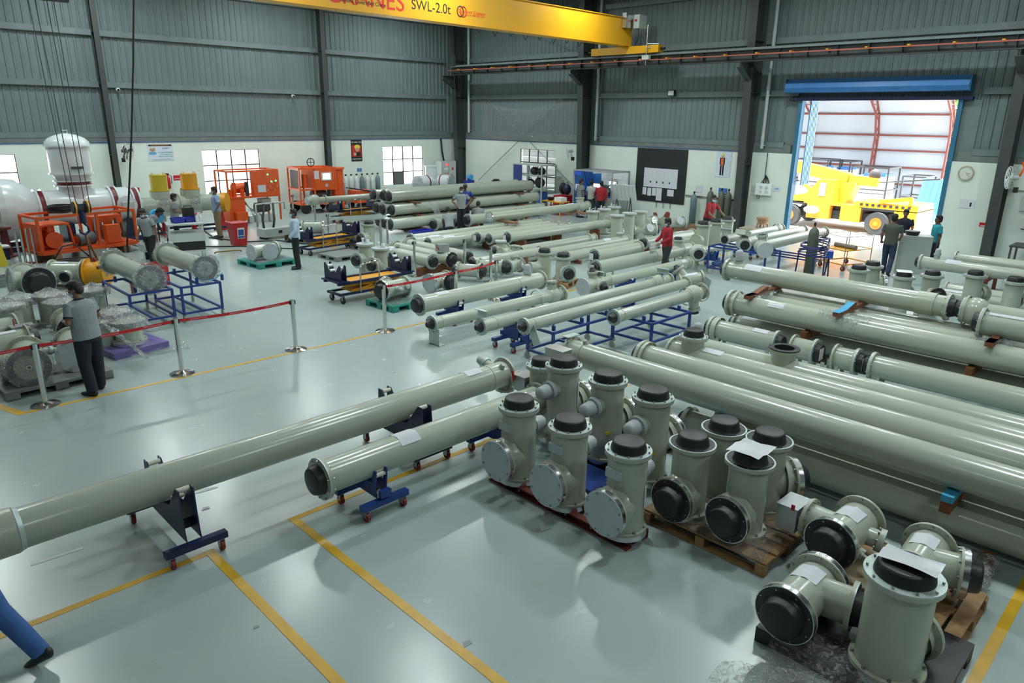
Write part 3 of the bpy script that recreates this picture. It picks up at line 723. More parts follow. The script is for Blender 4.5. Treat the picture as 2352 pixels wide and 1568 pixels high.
# ------------------------------------------------------------------ T housings on red rails
def housing(label, x, y, z0, h, r, top, sides, fr=None, name='duct_housing', cat='housing', group=None, bottom='base', plates=(), paper_at=None, rz=0.0):
    """upright housing in local axes; sides: (dir, height, length, radius, end, flange r)"""
    t = thing(name, label, cat, (x, y, 0), rz, group)
    fr = fr or r*1.28
    b = MB().cyl((0, 0, z0+0.02), (0, 0, z0+h), r, n=32, caps=False)
    for dv, zz, ln, rr, ek, ff in sides:
        d = Vector(dv).normalized(); b.cyl((0, 0, zz), Vector((0, 0, zz))+d*ln, rr, n=28, caps=not ek)
        b.lathe(Vector((0, 0, zz))+d*(r*0.86), d, [(0, rr*1.22), (0.05, rr*1.06), (0.10, rr)], 28, soft=True)
    b.build('body', PAINT, t)
    end(t, (0, 0, z0+h), (0, 0, 1), r, top, fr, 32)
    for dv, zz, ln, rr, ek, ff in sides:
        d = Vector(dv).normalized(); end(t, Vector((0, 0, zz))+d*ln, d, rr, ek, ff, 28)
    if bottom:
        MB().lathe((0, 0, z0), (0, 0, 1), [(0, 0), (0, fr), (0.055, fr), (0.055, r)], 32).build('base_rim', RIM, t)
        MB().lathe((0, 0, z0+0.055), (0, 0, 1), [(0, fr*0.98), (0.025, fr*0.98), (0.025, r)], 32).build('base_flange', PAINT_D, t)
        bb = MB(); bolts_mesh(bb, (0, 0, z0+0.08), (0, 0, 1), fr*0.9, 8, 0.013, 0.02); bb.build('base_bolts', BOLT, t)
    for c, s in plates: MB().box(c, s).build('name_plate', PLATE, t)
    if paper_at:
        a0, a1, zz0, zz1 = paper_at; g = []
        for i in range(7):
            a = math.radians(a0+(a1-a0)*i/6); rr = r+0.006
            g.append([Vector((rr*math.cos(a), rr*math.sin(a), zz0)), Vector((rr*math.cos(a), rr*math.sin(a), zz1))])
        MB().sheet(g).build('paper_sheet', PAPER, t)
    return t
gT = 'grey-plated housings on the red rail'
for k, (y, lab) in enumerate(((5.36, 'T housing with grey round plate on the red rail, farthest from the viewer'), (4.58, 'T housing with grey round plate in the middle of the red rail'), (3.80, 'T housing with grey round plate and side paper, nearest on the red rail'))):
    housing(lab, 5.45, y, 0.10, 0.92, 0.202, 'k', [((-1, 0, 0), 0.44, 0.36, 0.19, 'g', 0.245), ((1, 0, 0), 0.72, 0.25, 0.085, 'd', 0.108)], 0.238, group=gT,
            plates=[((-0.205, 0.02, 0.82), (0.03, 0.18, 0.10))], paper_at=(-80, -45, 0.42, 0.68) if k == 2 else None)
for k, (px, py, lab) in enumerate(((1295, 838, 'T housing with left dome port and folded paper, behind the red rail row'), (1397, 873, 'T housing with left dome port, middle of the row behind the red rail'), (1500, 912, 'T housing with left dome port and white cap label, beside the wooden pallet'))):
    p = at(px, py, 1.16)
    housing(lab, p.x, p.y, 0.12, 1.04, 0.205, 'k', [((-1, 0, 0), 0.88, 0.28, 0.095, 'd', 0.125), ((1, -0.1, 0), 0.62, 0.38, 0.18, 'g', 0.24)], 0.24, group='dome-port housings behind the red rail',
            paper_at=(-75, -30, 0.62, 0.98) if k == 0 else None, plates=[])
    q = thing('yellow_tag', ['small yellow tag on the housing with folded paper', 'small yellow tag on the middle dome-port housing', 'small yellow tag on the housing beside the wooden pallet'][k], 'tag', (p.x-0.15, p.y-0.15, 0.55))
    MB().box((0, 0, 0), (0.07, 0.012, 0.035), M=Matrix.Rotation(-0.75, 3, 'Z')).build('tag_sheet', mat('tag_yellow', (0.6, 0.5, 0.03), 0.5), q)
p = at(1245, 838, 0.95)
housing('housing with black cap half hidden behind the T housings and the steel box', p.x, p.y, 0.1, 0.85, 0.17, 'k', [], 0.225)
# red oxide rails bolted under the T housings
for x, lab in ((5.33, 'red oxide steel rail with bolts under the grey-plated housings'), (5.62, 'second red oxide rail hidden behind, under the grey-plated housings')):
    t = thing('red_rail', lab, 'rail', (x, 4.66, 0))
    MB().bb(-0.045, 0.045, -1.03, 1.03, 0, 0.012).build('foot', REDOX, t); MB().bb(0.03, 0.045, -1.03, 1.03, 0.012, 0.1).build('web', REDOX, t)
    MB().bb(-0.045, 0.045, -1.03, 1.03, 0.088, 0.0995).build('top', REDOX, t)
    b = MB()
    for k in range(6): b.cyl((-0.02, -0.9+0.36*k, 0.045), (0.03, -0.9+0.36*k, 0.045), 0.017, n=8)
    b.build('bolts', BOLT, t)
for k, (px, py, lab) in enumerate(((1345, 1095, 'blue roller base seen between the front T housings'), (1372, 1050, 'blue roller base under the dome-port housings'))):
    p = at(px, py, 0.06); t = thing('roller_base', lab, 'trolley', (p.x, p.y, 0), 0.0)
    MB().bb(-0.3, 0.3, -0.5, 0.5, 0.03, 0.115).build('deck', BLUE, t)
    for sx in (-0.25, 0.25):
        for sy in (-0.45, 0.45): MB().cyl((sx-0.02, sy, 0.03), (sx+0.02, sy, 0.03), 0.03, n=12).build('wheel', CASTER, t)
# ------------------------------------------------------------------ wooden pallet builder
def pallet(label, x, y, rz, sx=1.2, sy=0.8, m=WOOD, h=0.14, nb=5, cat='pallet', film=False):
    t = thing('wooden_pallet' if m in (WOOD,) else 'pallet', label, cat, (x, y, 0), rz)
    w = sy/nb
    for k in range(nb): MB().box((0, -sy/2+w*(k+0.5), h-0.011), (sx, w*0.8, 0.022)).build('deck_board', m, t)
    for i in (-1, 0, 1):
        MB().box((i*(sx/2-0.05), 0, h-0.033), (0.1, sy, 0.022)).build('cross_board', m, t)
        for j in (-1, 0, 1): MB().box((i*(sx/2-0.05), j*(sy/2-0.05), h/2-0.011), (0.1, 0.1, h-0.066)).build('block', m, t)
    for j in (-1, 0, 1): MB().box((0, j*(sy/2-0.05), 0.011), (sx, 0.1, 0.022)).build('base_board', m, t)
    return t
def ppallet(label, x, y, rz, m, sx=1.2, sy=1.0, h=0.15):
    """moulded plastic pallet"""
    t = thing('plastic_pallet', label, 'pallet', (x, y, 0), rz)
    MB().box((0, 0, h-0.02), (sx, sy, 0.04)).build('deck', m, t)
    for i in (-1, 0, 1):
        for j in (-1, 0, 1): MB().box((i*(sx/2-0.09), j*(sy/2-0.08), h/2-0.02), (0.18, 0.16, h-0.04)).build('block', m, t)
    for i in (-1, 0, 1): MB().box((i*(sx/2-0.09), 0, 0.012), (0.16, sy, 0.024)).build('runner', m, t)
    return t
pallet('wooden pallet carrying four black-capped housings near the red rail', 6.45, 3.16, PI/2, 1.42, 1.12)
gV = 'black-capped housings on the wooden pallet'
v = [(1591, 1018, ((-1, 0, 0), 0.42), 'black-capped housing at the left corner of the wooden pallet'), (1723, 1057, ((-1, 0.05, 0), 0.42), 'black-capped housing under a plastic-wrapped sheet on the wooden pallet'),
     (1663, 983, ((1, 0.3, 0), 0.45), 'black-capped housing at the back left of the wooden pallet'), (1767, 1010, ((0.75, -0.66, 0), 0.50), 'black-capped housing with right-hand black cover on the wooden pallet')]
for k, (px, py, (dv, zz), lab) in enumerate(v):
    p = at(px, py, 0.965)
    t = housing(lab, p.x, p.y, 0.145, 0.82, 0.195, 'x', [(dv, zz, 0.34, 0.19, 'K', 0.24)], 0.245, group=gV)
    if k == 1:
        g = [[Vector((-0.19+0.38*i/4+0.02*math.sin(j*3), -0.17+0.34*j/4, 1.10+0.012*math.sin(i*2.1+j))) for j in range(5)] for i in range(5)]
        MB().sheet(g).build('wrapped_sheet', mat('wrapped_paper', (0.66, 0.67, 0.7), 0.2), t)
def drape(label, pts, z, seed, m, name='plastic_film', cat='plastic film', sub=3, amp=0.035):
    """crumpled plastic film lying over a quadrilateral of world points (x,y)"""
    rd = random.Random(seed); N = 9
    a, b_, c, d = [Vector((q[0], q[1], 0)) for q in pts]; base = (a+b_+c+d)/4
    t = thing(name, label, cat, (base.x, base.y, 0))
    g = []
    for i in range(N):
        u = i/(N-1); row = []
        for j in range(N):
            w = j/(N-1); p = (a*(1-u)+b_*u)*(1-w)+(d*(1-u)+c*u)*w
            zz = z(p.x, p.y) if callable(z) else z
            row.append(p-base+Vector((rd.uniform(-amp, amp), rd.uniform(-amp, amp), zz+rd.uniform(0.002, amp*1.6))))
        g.append(row)
    MB().sheet(g, smooth=False).build('sheet', m, t)
    return t
drape('clear plastic film spread on the wooden pallet beneath the housings', ((5.9, 3.8), (7.0, 3.8), (7.0, 2.55), (5.9, 2.5)), 0.143, 5, FILMG, amp=0.02)
# ------------------------------------------------------------------ lying housings at the lower right
def tee(label, c, ax, la, lb, r, ea, eb, br=(), papers=(), fr=None, group=None, name='duct_housing'):
    """lying tee: centre c, axis ax, half lengths la (towards -ax) and lb"""
    c = Vector(c); ax = Vector(ax).normalized()
    segs = [(c-ax*la, c+ax*lb, r, ea, eb, fr or r*1.27)]
    for off, dv, ln, rr, ek, ff in br: 
        d = Vector(dv).normalized(); segs.append((c+ax*off, c+ax*off+d*ln, rr, '', ek, ff))
    t = duct(label, segs, cat='housing', name=name, group=group)
    for t0, t1, a0, a1, sd in papers: paper(t, L(t, c-ax*la), ax, r, t0, t1, a0, a1, sd)
    return t
gW = 'housings lying in the near right corner'
c = at(1938, 1222, 0.44)
t = tee('lying T housing with steel control box on its left flange, by the near pipes', c, (1, -0.05, 0), 0.30, 0.36, 0.19, 'K', 'f',
        [(0.0, (0.05, 1, 0), 0.36, 0.15, 'f', 0.20), (0.12, (0.15, -1, -0.1), 0.30, 0.09, 'm', 0.115), (-0.12, (0, -1, -0.35), 0.24, 0.04, 'm', 0.055)],
        [(0.28, 0.5, -35, 35, (0, -1, 0))], 0.25, gW)
ctrl_box(t, L(t, c+Vector((-0.02, 0.50, 0.0))), (0.30, 0.20, 0.26), [(L(t, c+Vector((-0.18, 0.44, 0.12))), (0, 0.0, 0.06))])
pallet('wooden pallet with brown board under the lying T housing', c.x+0.12, c.y-0.1, 0.0, 1.0, 0.8)
t = thing('packing_board', 'brown packing board lying on the pallet between the lying housings', 'board', (c.x+0.1, c.y-0.32, 0.14)); MB().box((0, 0, 0.012), (0.85, 0.36, 0.02), rz=-0.05).build('board', PLYW, t)
c = at(1842, 1370, 0.40)
tee('lying T housing with two black covers and taped paper, on a black pallet', c, (1, 0.0, 0), 0.34, 0.36, 0.19, 'K', 'g',
    [(0.12, (0.15, -1, 0), 0.36, 0.16, 'x', 0.215)], [(0.33, 0.55, -40, 30, (0, -1, 0))], 0.25, gW)
ppallet('black plastic pallet under plastic film in the near right corner', c.x+0.25, c.y-0.45, 0.0, mat('black_pallet', (0.018, 0.018, 0.02), 0.5), 1.1, 1.35, 0.14)
pW = at(2078, 1318, 1.0)
t = housing('tall upright housing with wrapped sheet on its black cap, nearest the viewer', pW.x, pW.y, 0.145, 0.84, 0.235, 'k', [((1, -0.25, 0), 0.35, 0.36, 0.17, 'f', 0.22)], 0.28, group=gW)
g = [[Vector((-0.10+0.22*i/4, -0.22+0.40*j/4, 1.128+0.012*math.sin(i*2.1+j))) for j in range(5)] for i in range(5)]
MB().sheet(g).build('wrapped_sheet', mat('wrapped_paper', (0.66, 0.67, 0.7), 0.2), t)
c = at(2112, 1290, 0.45)
t = tee('lying T housing with right-hand black cover, behind the tall upright housing', c, (1, 0.05, 0), 0.30, 0.34, 0.18, 'k', 'f', [(0.0, (0.3, -1, 0), 0.36, 0.16, 'K', 0.225)], [(0.30, 0.52, -40, 30, (0, -1, 0))], 0.235, gW)
pallet('wooden pallet hidden behind the tall upright housing', c.x, c.y-0.1, 0.0, 0.9, 0.8)
drape('crumpled clear film in front of the black pallet, nearest the viewer', ((3.75, 1.95), (4.4, 2.05), (5.1, 0.95), (4.5, 0.75)), lambda x, y: 0.03+0.12*max(0, min(1, (x-3.9)/0.5)), 11, FILMG, amp=0.05)
drape('crumpled clear film under the black-covered housings', ((4.3, 1.9), (5.4, 1.9), (5.5, 0.9), (4.4, 0.9)), 0.15, 12, FILMG, amp=0.03)
p = at(2260, 1330, 0.03)
t = thing('timber_bearer', 'brown timber bearer wrapped in film by the yellow line at the right', 'timber', (p.x, p.y, 0), 0.0)
MB().bar((-0.42, 0.02, 0.05), (0.45, 0.06, 0.05), 0.1).build('timber', BROWNW, t)
b = MB(); g = []
rd = random.Random(3)
for i in range(11):
    x = -0.30+0.62*i/10; rr = 0.085+rd.uniform(-0.015, 0.02)
    g.append([Vector((x, 0.03+rr*math.cos(a*PI/5)*(1+rd.uniform(-.15, .15)), max(0.004, 0.055+rr*math.sin(a*PI/5)*(1+rd.uniform(-.15, .15))))) for a in range(11)])
MB().sheet(g, smooth=False).build('film_wrap', FILM2, t)
# ------------------------------------------------------------------ the long pipes on the right (along Y)
gC = 'long pipes stacked on the right'
ZC = 0.87; RC = 0.19
pC = pipeY('nearest long upper pipe on the right with control box at its far end', 7.78, ZC, RC, (1312, 795), -3.5, 'f', '', group=gC,
      branches=[((1325, 800), (-1, 0, 0.1), 0.30, 0.085, 'f')], rings=[((1345, 805), 0.2, 0.03)], papers=[((1400, 812), 0.5, -50, -20)])
yC = onX(1312, 795, 7.78).y
ctrl_box(pC, L(pC, (7.78-0.42, yC-0.12, ZC+0.06)), (0.2, 0.34, 0.22), [(L(pC, (7.78-0.34, yC-0.33, ZC+0.02)), (0.0, -0.03, -0.13)), (L(pC, (7.78-0.46, yC+0.1, ZC)), (0, 0, -0.12))])
MB().lathe(L(pC, (7.78, yC-0.28, ZC+0.17)), (-0.3, 0, 1), [(0, 0.055), (0.08, 0.03), (0.08, 0)], 10).build('lifting_lug', PAINT, pC)
MB().box(L(pC, (7.78, yC+0.01, ZC+0.25)), (0.26, 0.12, 0.012)).build('bracket_plate', ZINC, pC)
pipeY('lower long pipe on the floor under the nearest upper pipe on the right', 7.93, 0.30, RC, 4.6, -3.5, 'k', '', group=gC)
pD = pipeY('second long upper pipe on the right, starting with a thick flange', 8.40, ZC, RC, (1478, 800), -4.0, 'k', '', group=gC, rings=[((1492, 803), 0.24, 0.05)])
pE = pipeY('third long pipe on the right with upright black-capped flange at its far end', 8.90, ZC, RC, (1545, 795), -4.0, 'f', '', group=gC,
      branches=[((1590, 805), (0, 0, 1), 0.32, 0.165, 'k'), ], papers=[((1640, 815), 0.3, -60, 30)])
pF = pipeY('fourth long pipe on the right with an open black bowl flange and a dome port', 9.32, ZC, RC, (1575, 775), -4.0, 'f', '', group=gC,
      branches=[((1795, 850), (0, 0, 1), 0.33, 0.16, 'b'), ((1600, 790), (0, 0, 1), 0.26, 0.07, 'd')])
for k, (x, lab) in enumerate(((8.45, 'lower pipe under the second upper pipe on the right'), (8.95, 'lower pipe under the third upper pipe on the right'), (9.46, 'lower pipe under the fourth upper pipe on the right'))):
    pipeY(lab, x, 0.30, RC, 4.4-0.2*k, -3.5, 'f', '', group=gC)
for y, lab in ((1.42, 'timber bearer with blue felt between the two nearest right-hand pipe layers'), (4.0, 'timber bearer between the pipe layers near their far ends'), (-1.6, 'timber bearer between the pipe layers beyond the right edge')):
    t = thing('timber_bearer', lab, 'timber', (8.5, y, 0.49))
    MB().bb(-0.98, 1.05, -0.05, 0.05, 0.0, 0.12).build('timber', BROWNW, t)
    MB().bb(-0.98, 1.05, -0.055, 0.055, 0.12, 0.19).build('felt_saddle', CYAN if y > 1 else BROWNW, t)
for y, lab in ((1.55, 'small timber block under the lowest right-hand pipe, near the viewer'), (3.9, 'timber block under the far end of the lowest right-hand pipe')):
    t = thing('timber_block', lab, 'timber', (7.9, y, 0)); MB().bb(-0.35, 1.75, -0.05, 0.05, 0, 0.105).build('timber', BROWNW, t)
# short lengths and the pipes behind them
def pG(label, a, b, e0, e1, **k):
    t = pipeY(label, 12.0, 0.40, 0.184, a, b, e0, e1, group='short and long pipes in line on the right', **k)
    return t
t = pG('short pipe with taped paper, first of the row of short lengths on the right', (1637, 746), (1786, 786), 'k', 'k', papers=[((1750, 765), 0.28, -10, 35)], rings=[((1655, 750), 0.236, 0.10)])
for q in (0.1, 0.9):
    ya, yb = onX(1646, 742, 12.0).y, onX(1788, 781, 12.0).y
    feet(t, *[L(t, (12.0, ya+(yb-ya)*q, 0))[i] for i in (0, 1)], 0.40, 0.184, 'Y')
t = pG('second short pipe length with black cap and paper in the row on the right', (1822, 792), (1874, 806), 'f', 'p'); feet(t, 0, -0.1, 0.40, 0.184, 'Y'); feet(t, 0, -0.6, 0.40, 0.184, 'Y')
t = pG('third short pipe length with clear tape in the row on the right', (1918, 816), (1970, 829), 'f', 'p'); feet(t, 0, -0.1, 0.40, 0.184, 'Y'); feet(t, 0, -0.7, 0.40, 0.184, 'Y')
t = pG('long pipe at the end of the row of short lengths on the right', (2004, 840), -4.5, 'k', ''); feet(t, 0, -0.15, 0.40, 0.184, 'Y'); feet(t, 0, -2.2, 0.40, 0.184, 'Y'); feet(t, 0, -5.0, 0.40, 0.184, 'Y')
gI = 'long pipes farther right'
pipeY('long pipe with thick left flange and paper, carrying the timber bearers', 12.5, 0.83, 0.198, (1680, 692), -4.0, 'k', '', group=gI, rings=[((1697, 696), 0.25, 0.05)], papers=[((1786, 724), 0.3, 20, 55)])
pipeY('floor pipe under the pipe that carries the timber bearers', 12.92, 0.30, 0.19, (1692, 732), -4.0, 'k', '', group=gI, papers=[((1725, 727), 0.3, -10, 30)])
pipeY('floor pipe behind, third row on the right', 13.45, 0.30, 0.19, (1735, 690), -4.0, 'f', '', group=gI)
pipeY('middle layer pipe partly hidden under the dome-port pipe', 13.05, 0.80, 0.18, (1757, 672), -4.0, 'f', '', group=gI)
pipeY('middle layer pipe farthest back under the dome-port pipe', 13.55, 0.80, 0.18, (1785, 660), -4.0, 'f', '', group=gI)
pipeY('upper pipe with a grey dome port at its left end and a paper band', 13.5, 1.24, 0.182, (1672, 622), (2180, 704), 'k', 'k', group=gI,
      branches=[((1698, 624), (0, 0.1, 1), 0.27, 0.085, 'd'), ((1700, 626), (-0.8, 0, -0.6), 0.21, 0.02, '')], papers=[((1733, 636), 0.36, -50, 60)], rings=[((2150, 697), 0.2, 0.28)])
pipeY('upper pipe with a bulging spherical joint and bracket plate at the far right', 13.5, 1.24, 0.165, (2212, 712), -4.5, 'k', '', group=gI, balls=[((2240, 717), 0.235)], rings=[((2222, 713), 0.25, 0.03)])
t = pipeY('upper pipe with black end cap and paper at the right edge', 12.8, 1.24, 0.188, (2254, 742), -4.5, 'k', '', group=gI, papers=[((2335, 735), 0.7, 10, 32)])
# timber bearers between the layers
for px, py, z0, lab, felt in ((1742, 668, 1.02, 'timber bearer wrapped in film under the left end of the dome-port pipe', 0), (1945, 705, 1.02, 'timber bearer with bright blue felt under the dome-port pipe', 1), (2290, 770, 1.02, 'timber bearer under the black-capped pipe at the right edge', 0)):
    p = onX(px, py, 12.7); t = thing('timber_bearer', lab, 'timber', (13.1, p.y, z0-0.02))
    MB().bb(-0.85, 0.75, -0.055, 0.055, 0.02, 0.09).build('timber', BROWNW, t)
    MB().prism([(-0.85, 0.09), (-0.55, 0.09), (-0.2, 0.16), (-0.1, 0.16), (-0.1, 0.09)], ((1, 0, 0), (0, 0, 1)), (0, 0.055, 0), 0.11).build('saddle', BROWNW, t)
    if felt: MB().prism([(-0.86, 0.093), (-0.55, 0.093), (-0.2, 0.163), (-0.2, 0.17), (-0.55, 0.1), (-0.86, 0.1)], ((1, 0, 0), (0, 0, 1)), (0, 0.06, 0), 0.12).build('felt_strip', CYAN, t)
    else: drape('clear film crumpled round the bearer under the '+('dome-port pipe end' if px < 1800 else 'pipe at the right edge'), ((12.35, p.y+0.25), (13.2, p.y+0.2), (13.2, p.y-0.2), (12.4, p.y-0.25)), 1.03, px, FILM, amp=0.04)
p = onX(1945, 705, 12.7); drape('clear film sheet under the blue-felt bearer on the long pipe', ((12.3, p.y+0.35), (12.75, p.y+0.3), (12.75, p.y-0.55), (12.3, p.y-0.5)), lambda x, y: 0.845+math.sqrt(max(0.0, 0.198**2-(x-12.5)**2))+0.005 if abs(x-12.5) < 0.19 else 0.82, 77, FILM, amp=0.02)
for y, lab in ((2.4, 'timber bearer on the floor under the third-row pipes'), (-1.0, 'timber bearer on the floor beyond, under the third-row pipes'), (5.0, 'timber bearer on the floor under the left end of the third-row pipes')):
    t = thing('timber_bearer', lab, 'timber', (13.1, y, 0)); MB().bb(-0.4, 0.6, -0.05, 0.05, 0, 0.108).build('timber', BROWNW, t)
    t = thing('timber_bearer', lab.replace('on the floor', 'resting on the floor pipes'), 'timber', (13.1, y, 0.492)); MB().bb(-0.85, 0.75, -0.05, 0.05, 0, 0.135).build('timber', BROWNW, t)
# upright housings beyond, with black caps
gX = 'black-capped housings beyond the right-hand pipes'
xs = [(1973, 616, ((-1, 0.4, 0), 'd'), 'black-capped housing with a grey dome port, left end of the row by the doorway'), (2005, 607, ((0.6, -1, 0), 'g'), 'black-capped housing with grey side plate behind the row by the doorway'), (2076, 632, ((1, 0, 0), 'f'), 'black-capped housing topped with a white sheet near the bent-top desk'),
      (2142, 629, ((-0.7, -0.7, 0), 'K'), 'black-capped housing with a large black side cover near the desk'), (2241, 629, ((1, -0.6, 0), 'f'), 'black-capped housing below the dome-port pipe by the clock wall'), (2333, 644, ((1, 0, 0), 'f'), 'black-capped housing at the right edge below the clock wall')]
for k, (px, py, (dv, ek), lab) in enumerate(xs):
    p = at(px, py, 1.0)
    t = housing(lab, p.x, p.y, 0.0, 0.97, 0.18, 'k', [(dv, 0.55, 0.33 if ek != 'd' else 0.26, 0.15 if ek != 'd' else 0.08, ek, 0.21 if ek != 'd' else 0.1)], 0.24, group=gX)
    if k == 2: MB().box((0, 0, 1.09), (0.3, 0.3, 0.006), rz=0.4).build('white_sheet', WHITE, t)
pipeY('pipe with grey dome port and crumpled paper by the clock wall', 21.3, 0.62, 0.16, (2115, 597), 0.3, 'k', '', branches=[((2152, 592), (0, 0, 1), 0.27, 0.07, 'd')], papers=[((2192, 598), 0.35, -20, 60)], group='pipes by the clock wall')
pipeY('second pipe behind, under the socket box by the clock wall', 22.2, 0.70, 0.16, (2197, 578), 0.3, 'f', '', group='pipes by the clock wall')
pipeY('short low pipe between the black-capped housings by the clock wall', 19.4, 0.22, 0.15, (2160, 650), 1.5, 'f', '', papers=[((2195, 648), 0.4, -10, 40)], group='pipes by the clock wall')
pipeY('low pipe behind the short one by the clock wall', 20.2, 0.22, 0.15, (2178, 632), 1.0, 'f', '', group='pipes by the clock wall')
for y in (4.2, 1.8):
    t = thing('pipe_stand', 'low steel stand under the clock wall pipes', 'stand', (21.75, y, 0), 0, 'stands under the clock wall pipes'); MB().bb(-0.7, 0.7, -0.05, 0.05, 0.36, 0.45).build('beam', REDOX, t)
    for s in (-0.5, 0.5): MB().bb(s-0.04, s+0.04, -0.04, 0.04, 0, 0.36).build('leg', REDOX, t)
    MB().bb(0.2, 0.7, -0.05, 0.05, 0.45, 0.53).build('riser', REDOX, t)
# ================================================================== trolleys, racks, carts, barriers
def caster(b_name, parent, x, y, r=0.055, w=0.035, m=CASTER, fork=BOLT):
    wh = MB().cyl((x-w/2, y, r), (x+w/2, y, r), r, n=16).build('caster_wheel', m, parent)
    MB().bb(x-w/2-0.008, x-w/2-0.003, y-0.03, y+0.03, r*0.8, r*2.25).bb(x+w/2+0.003, x+w/2+0.008, y-0.03, y+0.03, r*0.8, r*2.25).bb(x-w/2-0.008, x+w/2+0.008, y-0.035, y+0.035, r*2.2, r*2.3).build('caster_fork', fork, wh)
def trolley(label, x, y, W=1.0, m=NAVY, zr=0.42, big=True, rz=0.0, rp=0.187, zp=0.64, top=None):
    """pipe trolley: two end bars on castors (along X), two tapered side plates across (along Y) with roller pairs"""
    t = thing('pipe_trolley', label, 'trolley', (x, y, 0), rz, 'pipe trolleys')
    w = W/2
    for s in (-1, 1):
        MB().bb(-0.3, 0.3, s*w-0.04, s*w+0.04, 0.135, 0.20).build('end_bar', m, t)
        for q in (-0.24, 0.24): caster('', t, q, s*w)
    top = top or zp-rp*0.15; low = zp-rp-0.03; k = W*0.40
    prof = [(-w+0.04, 0.2), (w-0.04, 0.2), (w-0.06, 0.28), (k+0.02, top), (k-0.06, top), (rp*0.8, low+0.03), (0, low), (-rp*0.8, low+0.03), (-k+0.06, top), (-k-0.02, top), (-w+0.06, 0.28)]
    for s in (-1, 1):
        MB().prism(prof, ((0, 1, 0), (0, 0, 1)), (s*0.07-0.006, 0, 0), 0.012).build('side_plate', m, t)
    for s in (-1, 1):
        yy, zz = s*rp*0.86, zp-rp*0.86+0.012
        for q in (0, 1):
            yq = s*(k-0.055) if q else s*rp*1.02; zq = top-0.03 if q else zp-rp*0.52
            MB().cyl((-0.06, yq, zq), (0.06, yq, zq), 0.026, n=12).build('roller', ROLLER, t)
    MB().bb(-0.064, 0.064, -0.3, -0.24, 0.22, 0.30).bb(-0.064, 0.064, 0.24, 0.3, 0.22, 0.30).build('spacer', m, t)
    return t
trolley('navy trolley under the longest pipe, at its left end', 2.1, 7.03, 1.12, top=0.73)
trolley('navy trolley under the longest pipe, nearer its right end', 5.05, 7.05, 1.12, top=0.75)
trolley('small blue trolley under the black-capped pipe in front', 3.93, 6.17, 0.52, BLUE, rp=0.183, zp=0.55)
trolley('small blue trolley hidden under the far end of the black-capped pipe', 5.9, 6.17, 0.52, BLUE, rp=0.183, zp=0.55)
def stanchion(label, px, py, h=0.965, loc=None):
    p = at(px, py, 0.0) if loc is None else Vector((*loc, 0))
    t = thing('barrier_post', label, 'barrier post', (p.x, p.y, 0))
    MB().lathe((0, 0, 0), UP, [(0, 0), (0, 0.20), (0.012, 0.20), (0.03, 0.11), (0.055, 0.05), (0.065, 0.042)], 28).build('base', CHROME, t)
    MB().cyl((0, 0, 0.05), (0, 0, h-0.09), 0.039, n=18).build('pole', CHROME, t)
    MB().cyl((0, 0, h-0.09), (0, 0, h-0.005), 0.043, n=18).build('head', CHROME, t)
    MB().bb(-0.052, -0.038, -0.028, 0.028, h-0.085, h-0.015).bb(0.038, 0.052, -0.025, 0.025, h-0.085, h-0.015).build('belt_clip', BLACK, t)
    return p
S = [stanchion(lab, *q) for q, lab in (((106, 930), 'steel barrier post nearest the left edge'), ((419, 858), 'steel barrier post in front of the blue rack, between two red belts'), ((680, 803), 'steel barrier post at the right end of the left belt'), ((885, 760), 'steel barrier post in front of the green pallet'))]
s5 = stanchion('steel barrier post behind the black-capped trolley pipe', 0, 0, loc=(10.03, 11.9))
s6 = stanchion('steel barrier post at the right end of the right belt', 0, 0, loc=(11.5, 12.15))
for px, py, lab in ((953, 634, 'bent steel barrier post beside the three pipes with black caps'), (1068, 628, 'steel barrier post beside the pipe with a control box'), (1127, 648, 'steel barrier post behind the right belt'), (876, 572, 'steel barrier post behind the white-fitted housings'), (891, 572, 'steel barrier post with white mushroom top'), (726, 530, 'steel barrier post behind the blue lift cart'), (756, 556, 'short steel barrier post beside the grey lift cart'), (675, 500, 'steel barrier post before the orange machine on wheels')):
    stanchion(lab, px, py)
p = at(891, 572); t = thing('mushroom_cap', 'white mushroom cap on top of a barrier post', 'cap', (p.x, p.y, 0.965)); MB().lathe((0, 0, 0), UP, [(0, 0.03), (0.02, 0.10), (0.06, 0.09), (0.09, 0.0)], 18, soft=True).build('cap', WHITE, t)
def belt(label, p, q, txt, z0=0.925, z1=None, flip=False):
    p, q = Vector((p.x, p.y, z0)), Vector((q.x, q.y, z1 or z0)); d = (q-p).normalized(); p = p+d*0.045; q = q-d*0.045
    t = thing('barrier_belt', label, 'barrier belt', p)
    g = []
    N = 16
    for i in range(N+1):
        u = i/N; c = (q-p)*u; sag = -0.03*4*u*(1-u)
        g.append([c+Vector((0, 0, sag-0.025)), c+Vector((0, 0, sag+0.025))])
    MB().sheet(g).build('strap', mat('belt_red', (0.6, 0.014, 0.022), 0.5, var=0.04), t)
    Ln = (q-p).length
    if txt:
        n = max(1, int(Ln/0.62))
        for i in range(n):
            c = (q-p)*((i+0.5)/n)+Vector((0, -0.004, -0.03*4*((i+0.5)/n)*(1-(i+0.5)/n)))
            text('belt_print', 'SIEMENS GAS CAUTION', 0.026, mat('belt_white', (0.75, 0.6, 0.6), 0.5), face(c, d, UP), t, extrude=0.0005)
LFT = Vector((0.0, 12.0, 0))
belt('red barrier belt running out of the picture at the left', LFT, S[0], True)
belt('red barrier belt passing behind the man in the grey polo shirt', S[0], S[1], True)
belt('red barrier belt in front of the blue rack', S[1], S[2], True)
belt('red barrier belt across the lying housings, left half', S[3], s5, True)
belt('red barrier belt across the lying housings, right half', s5, s6, True)
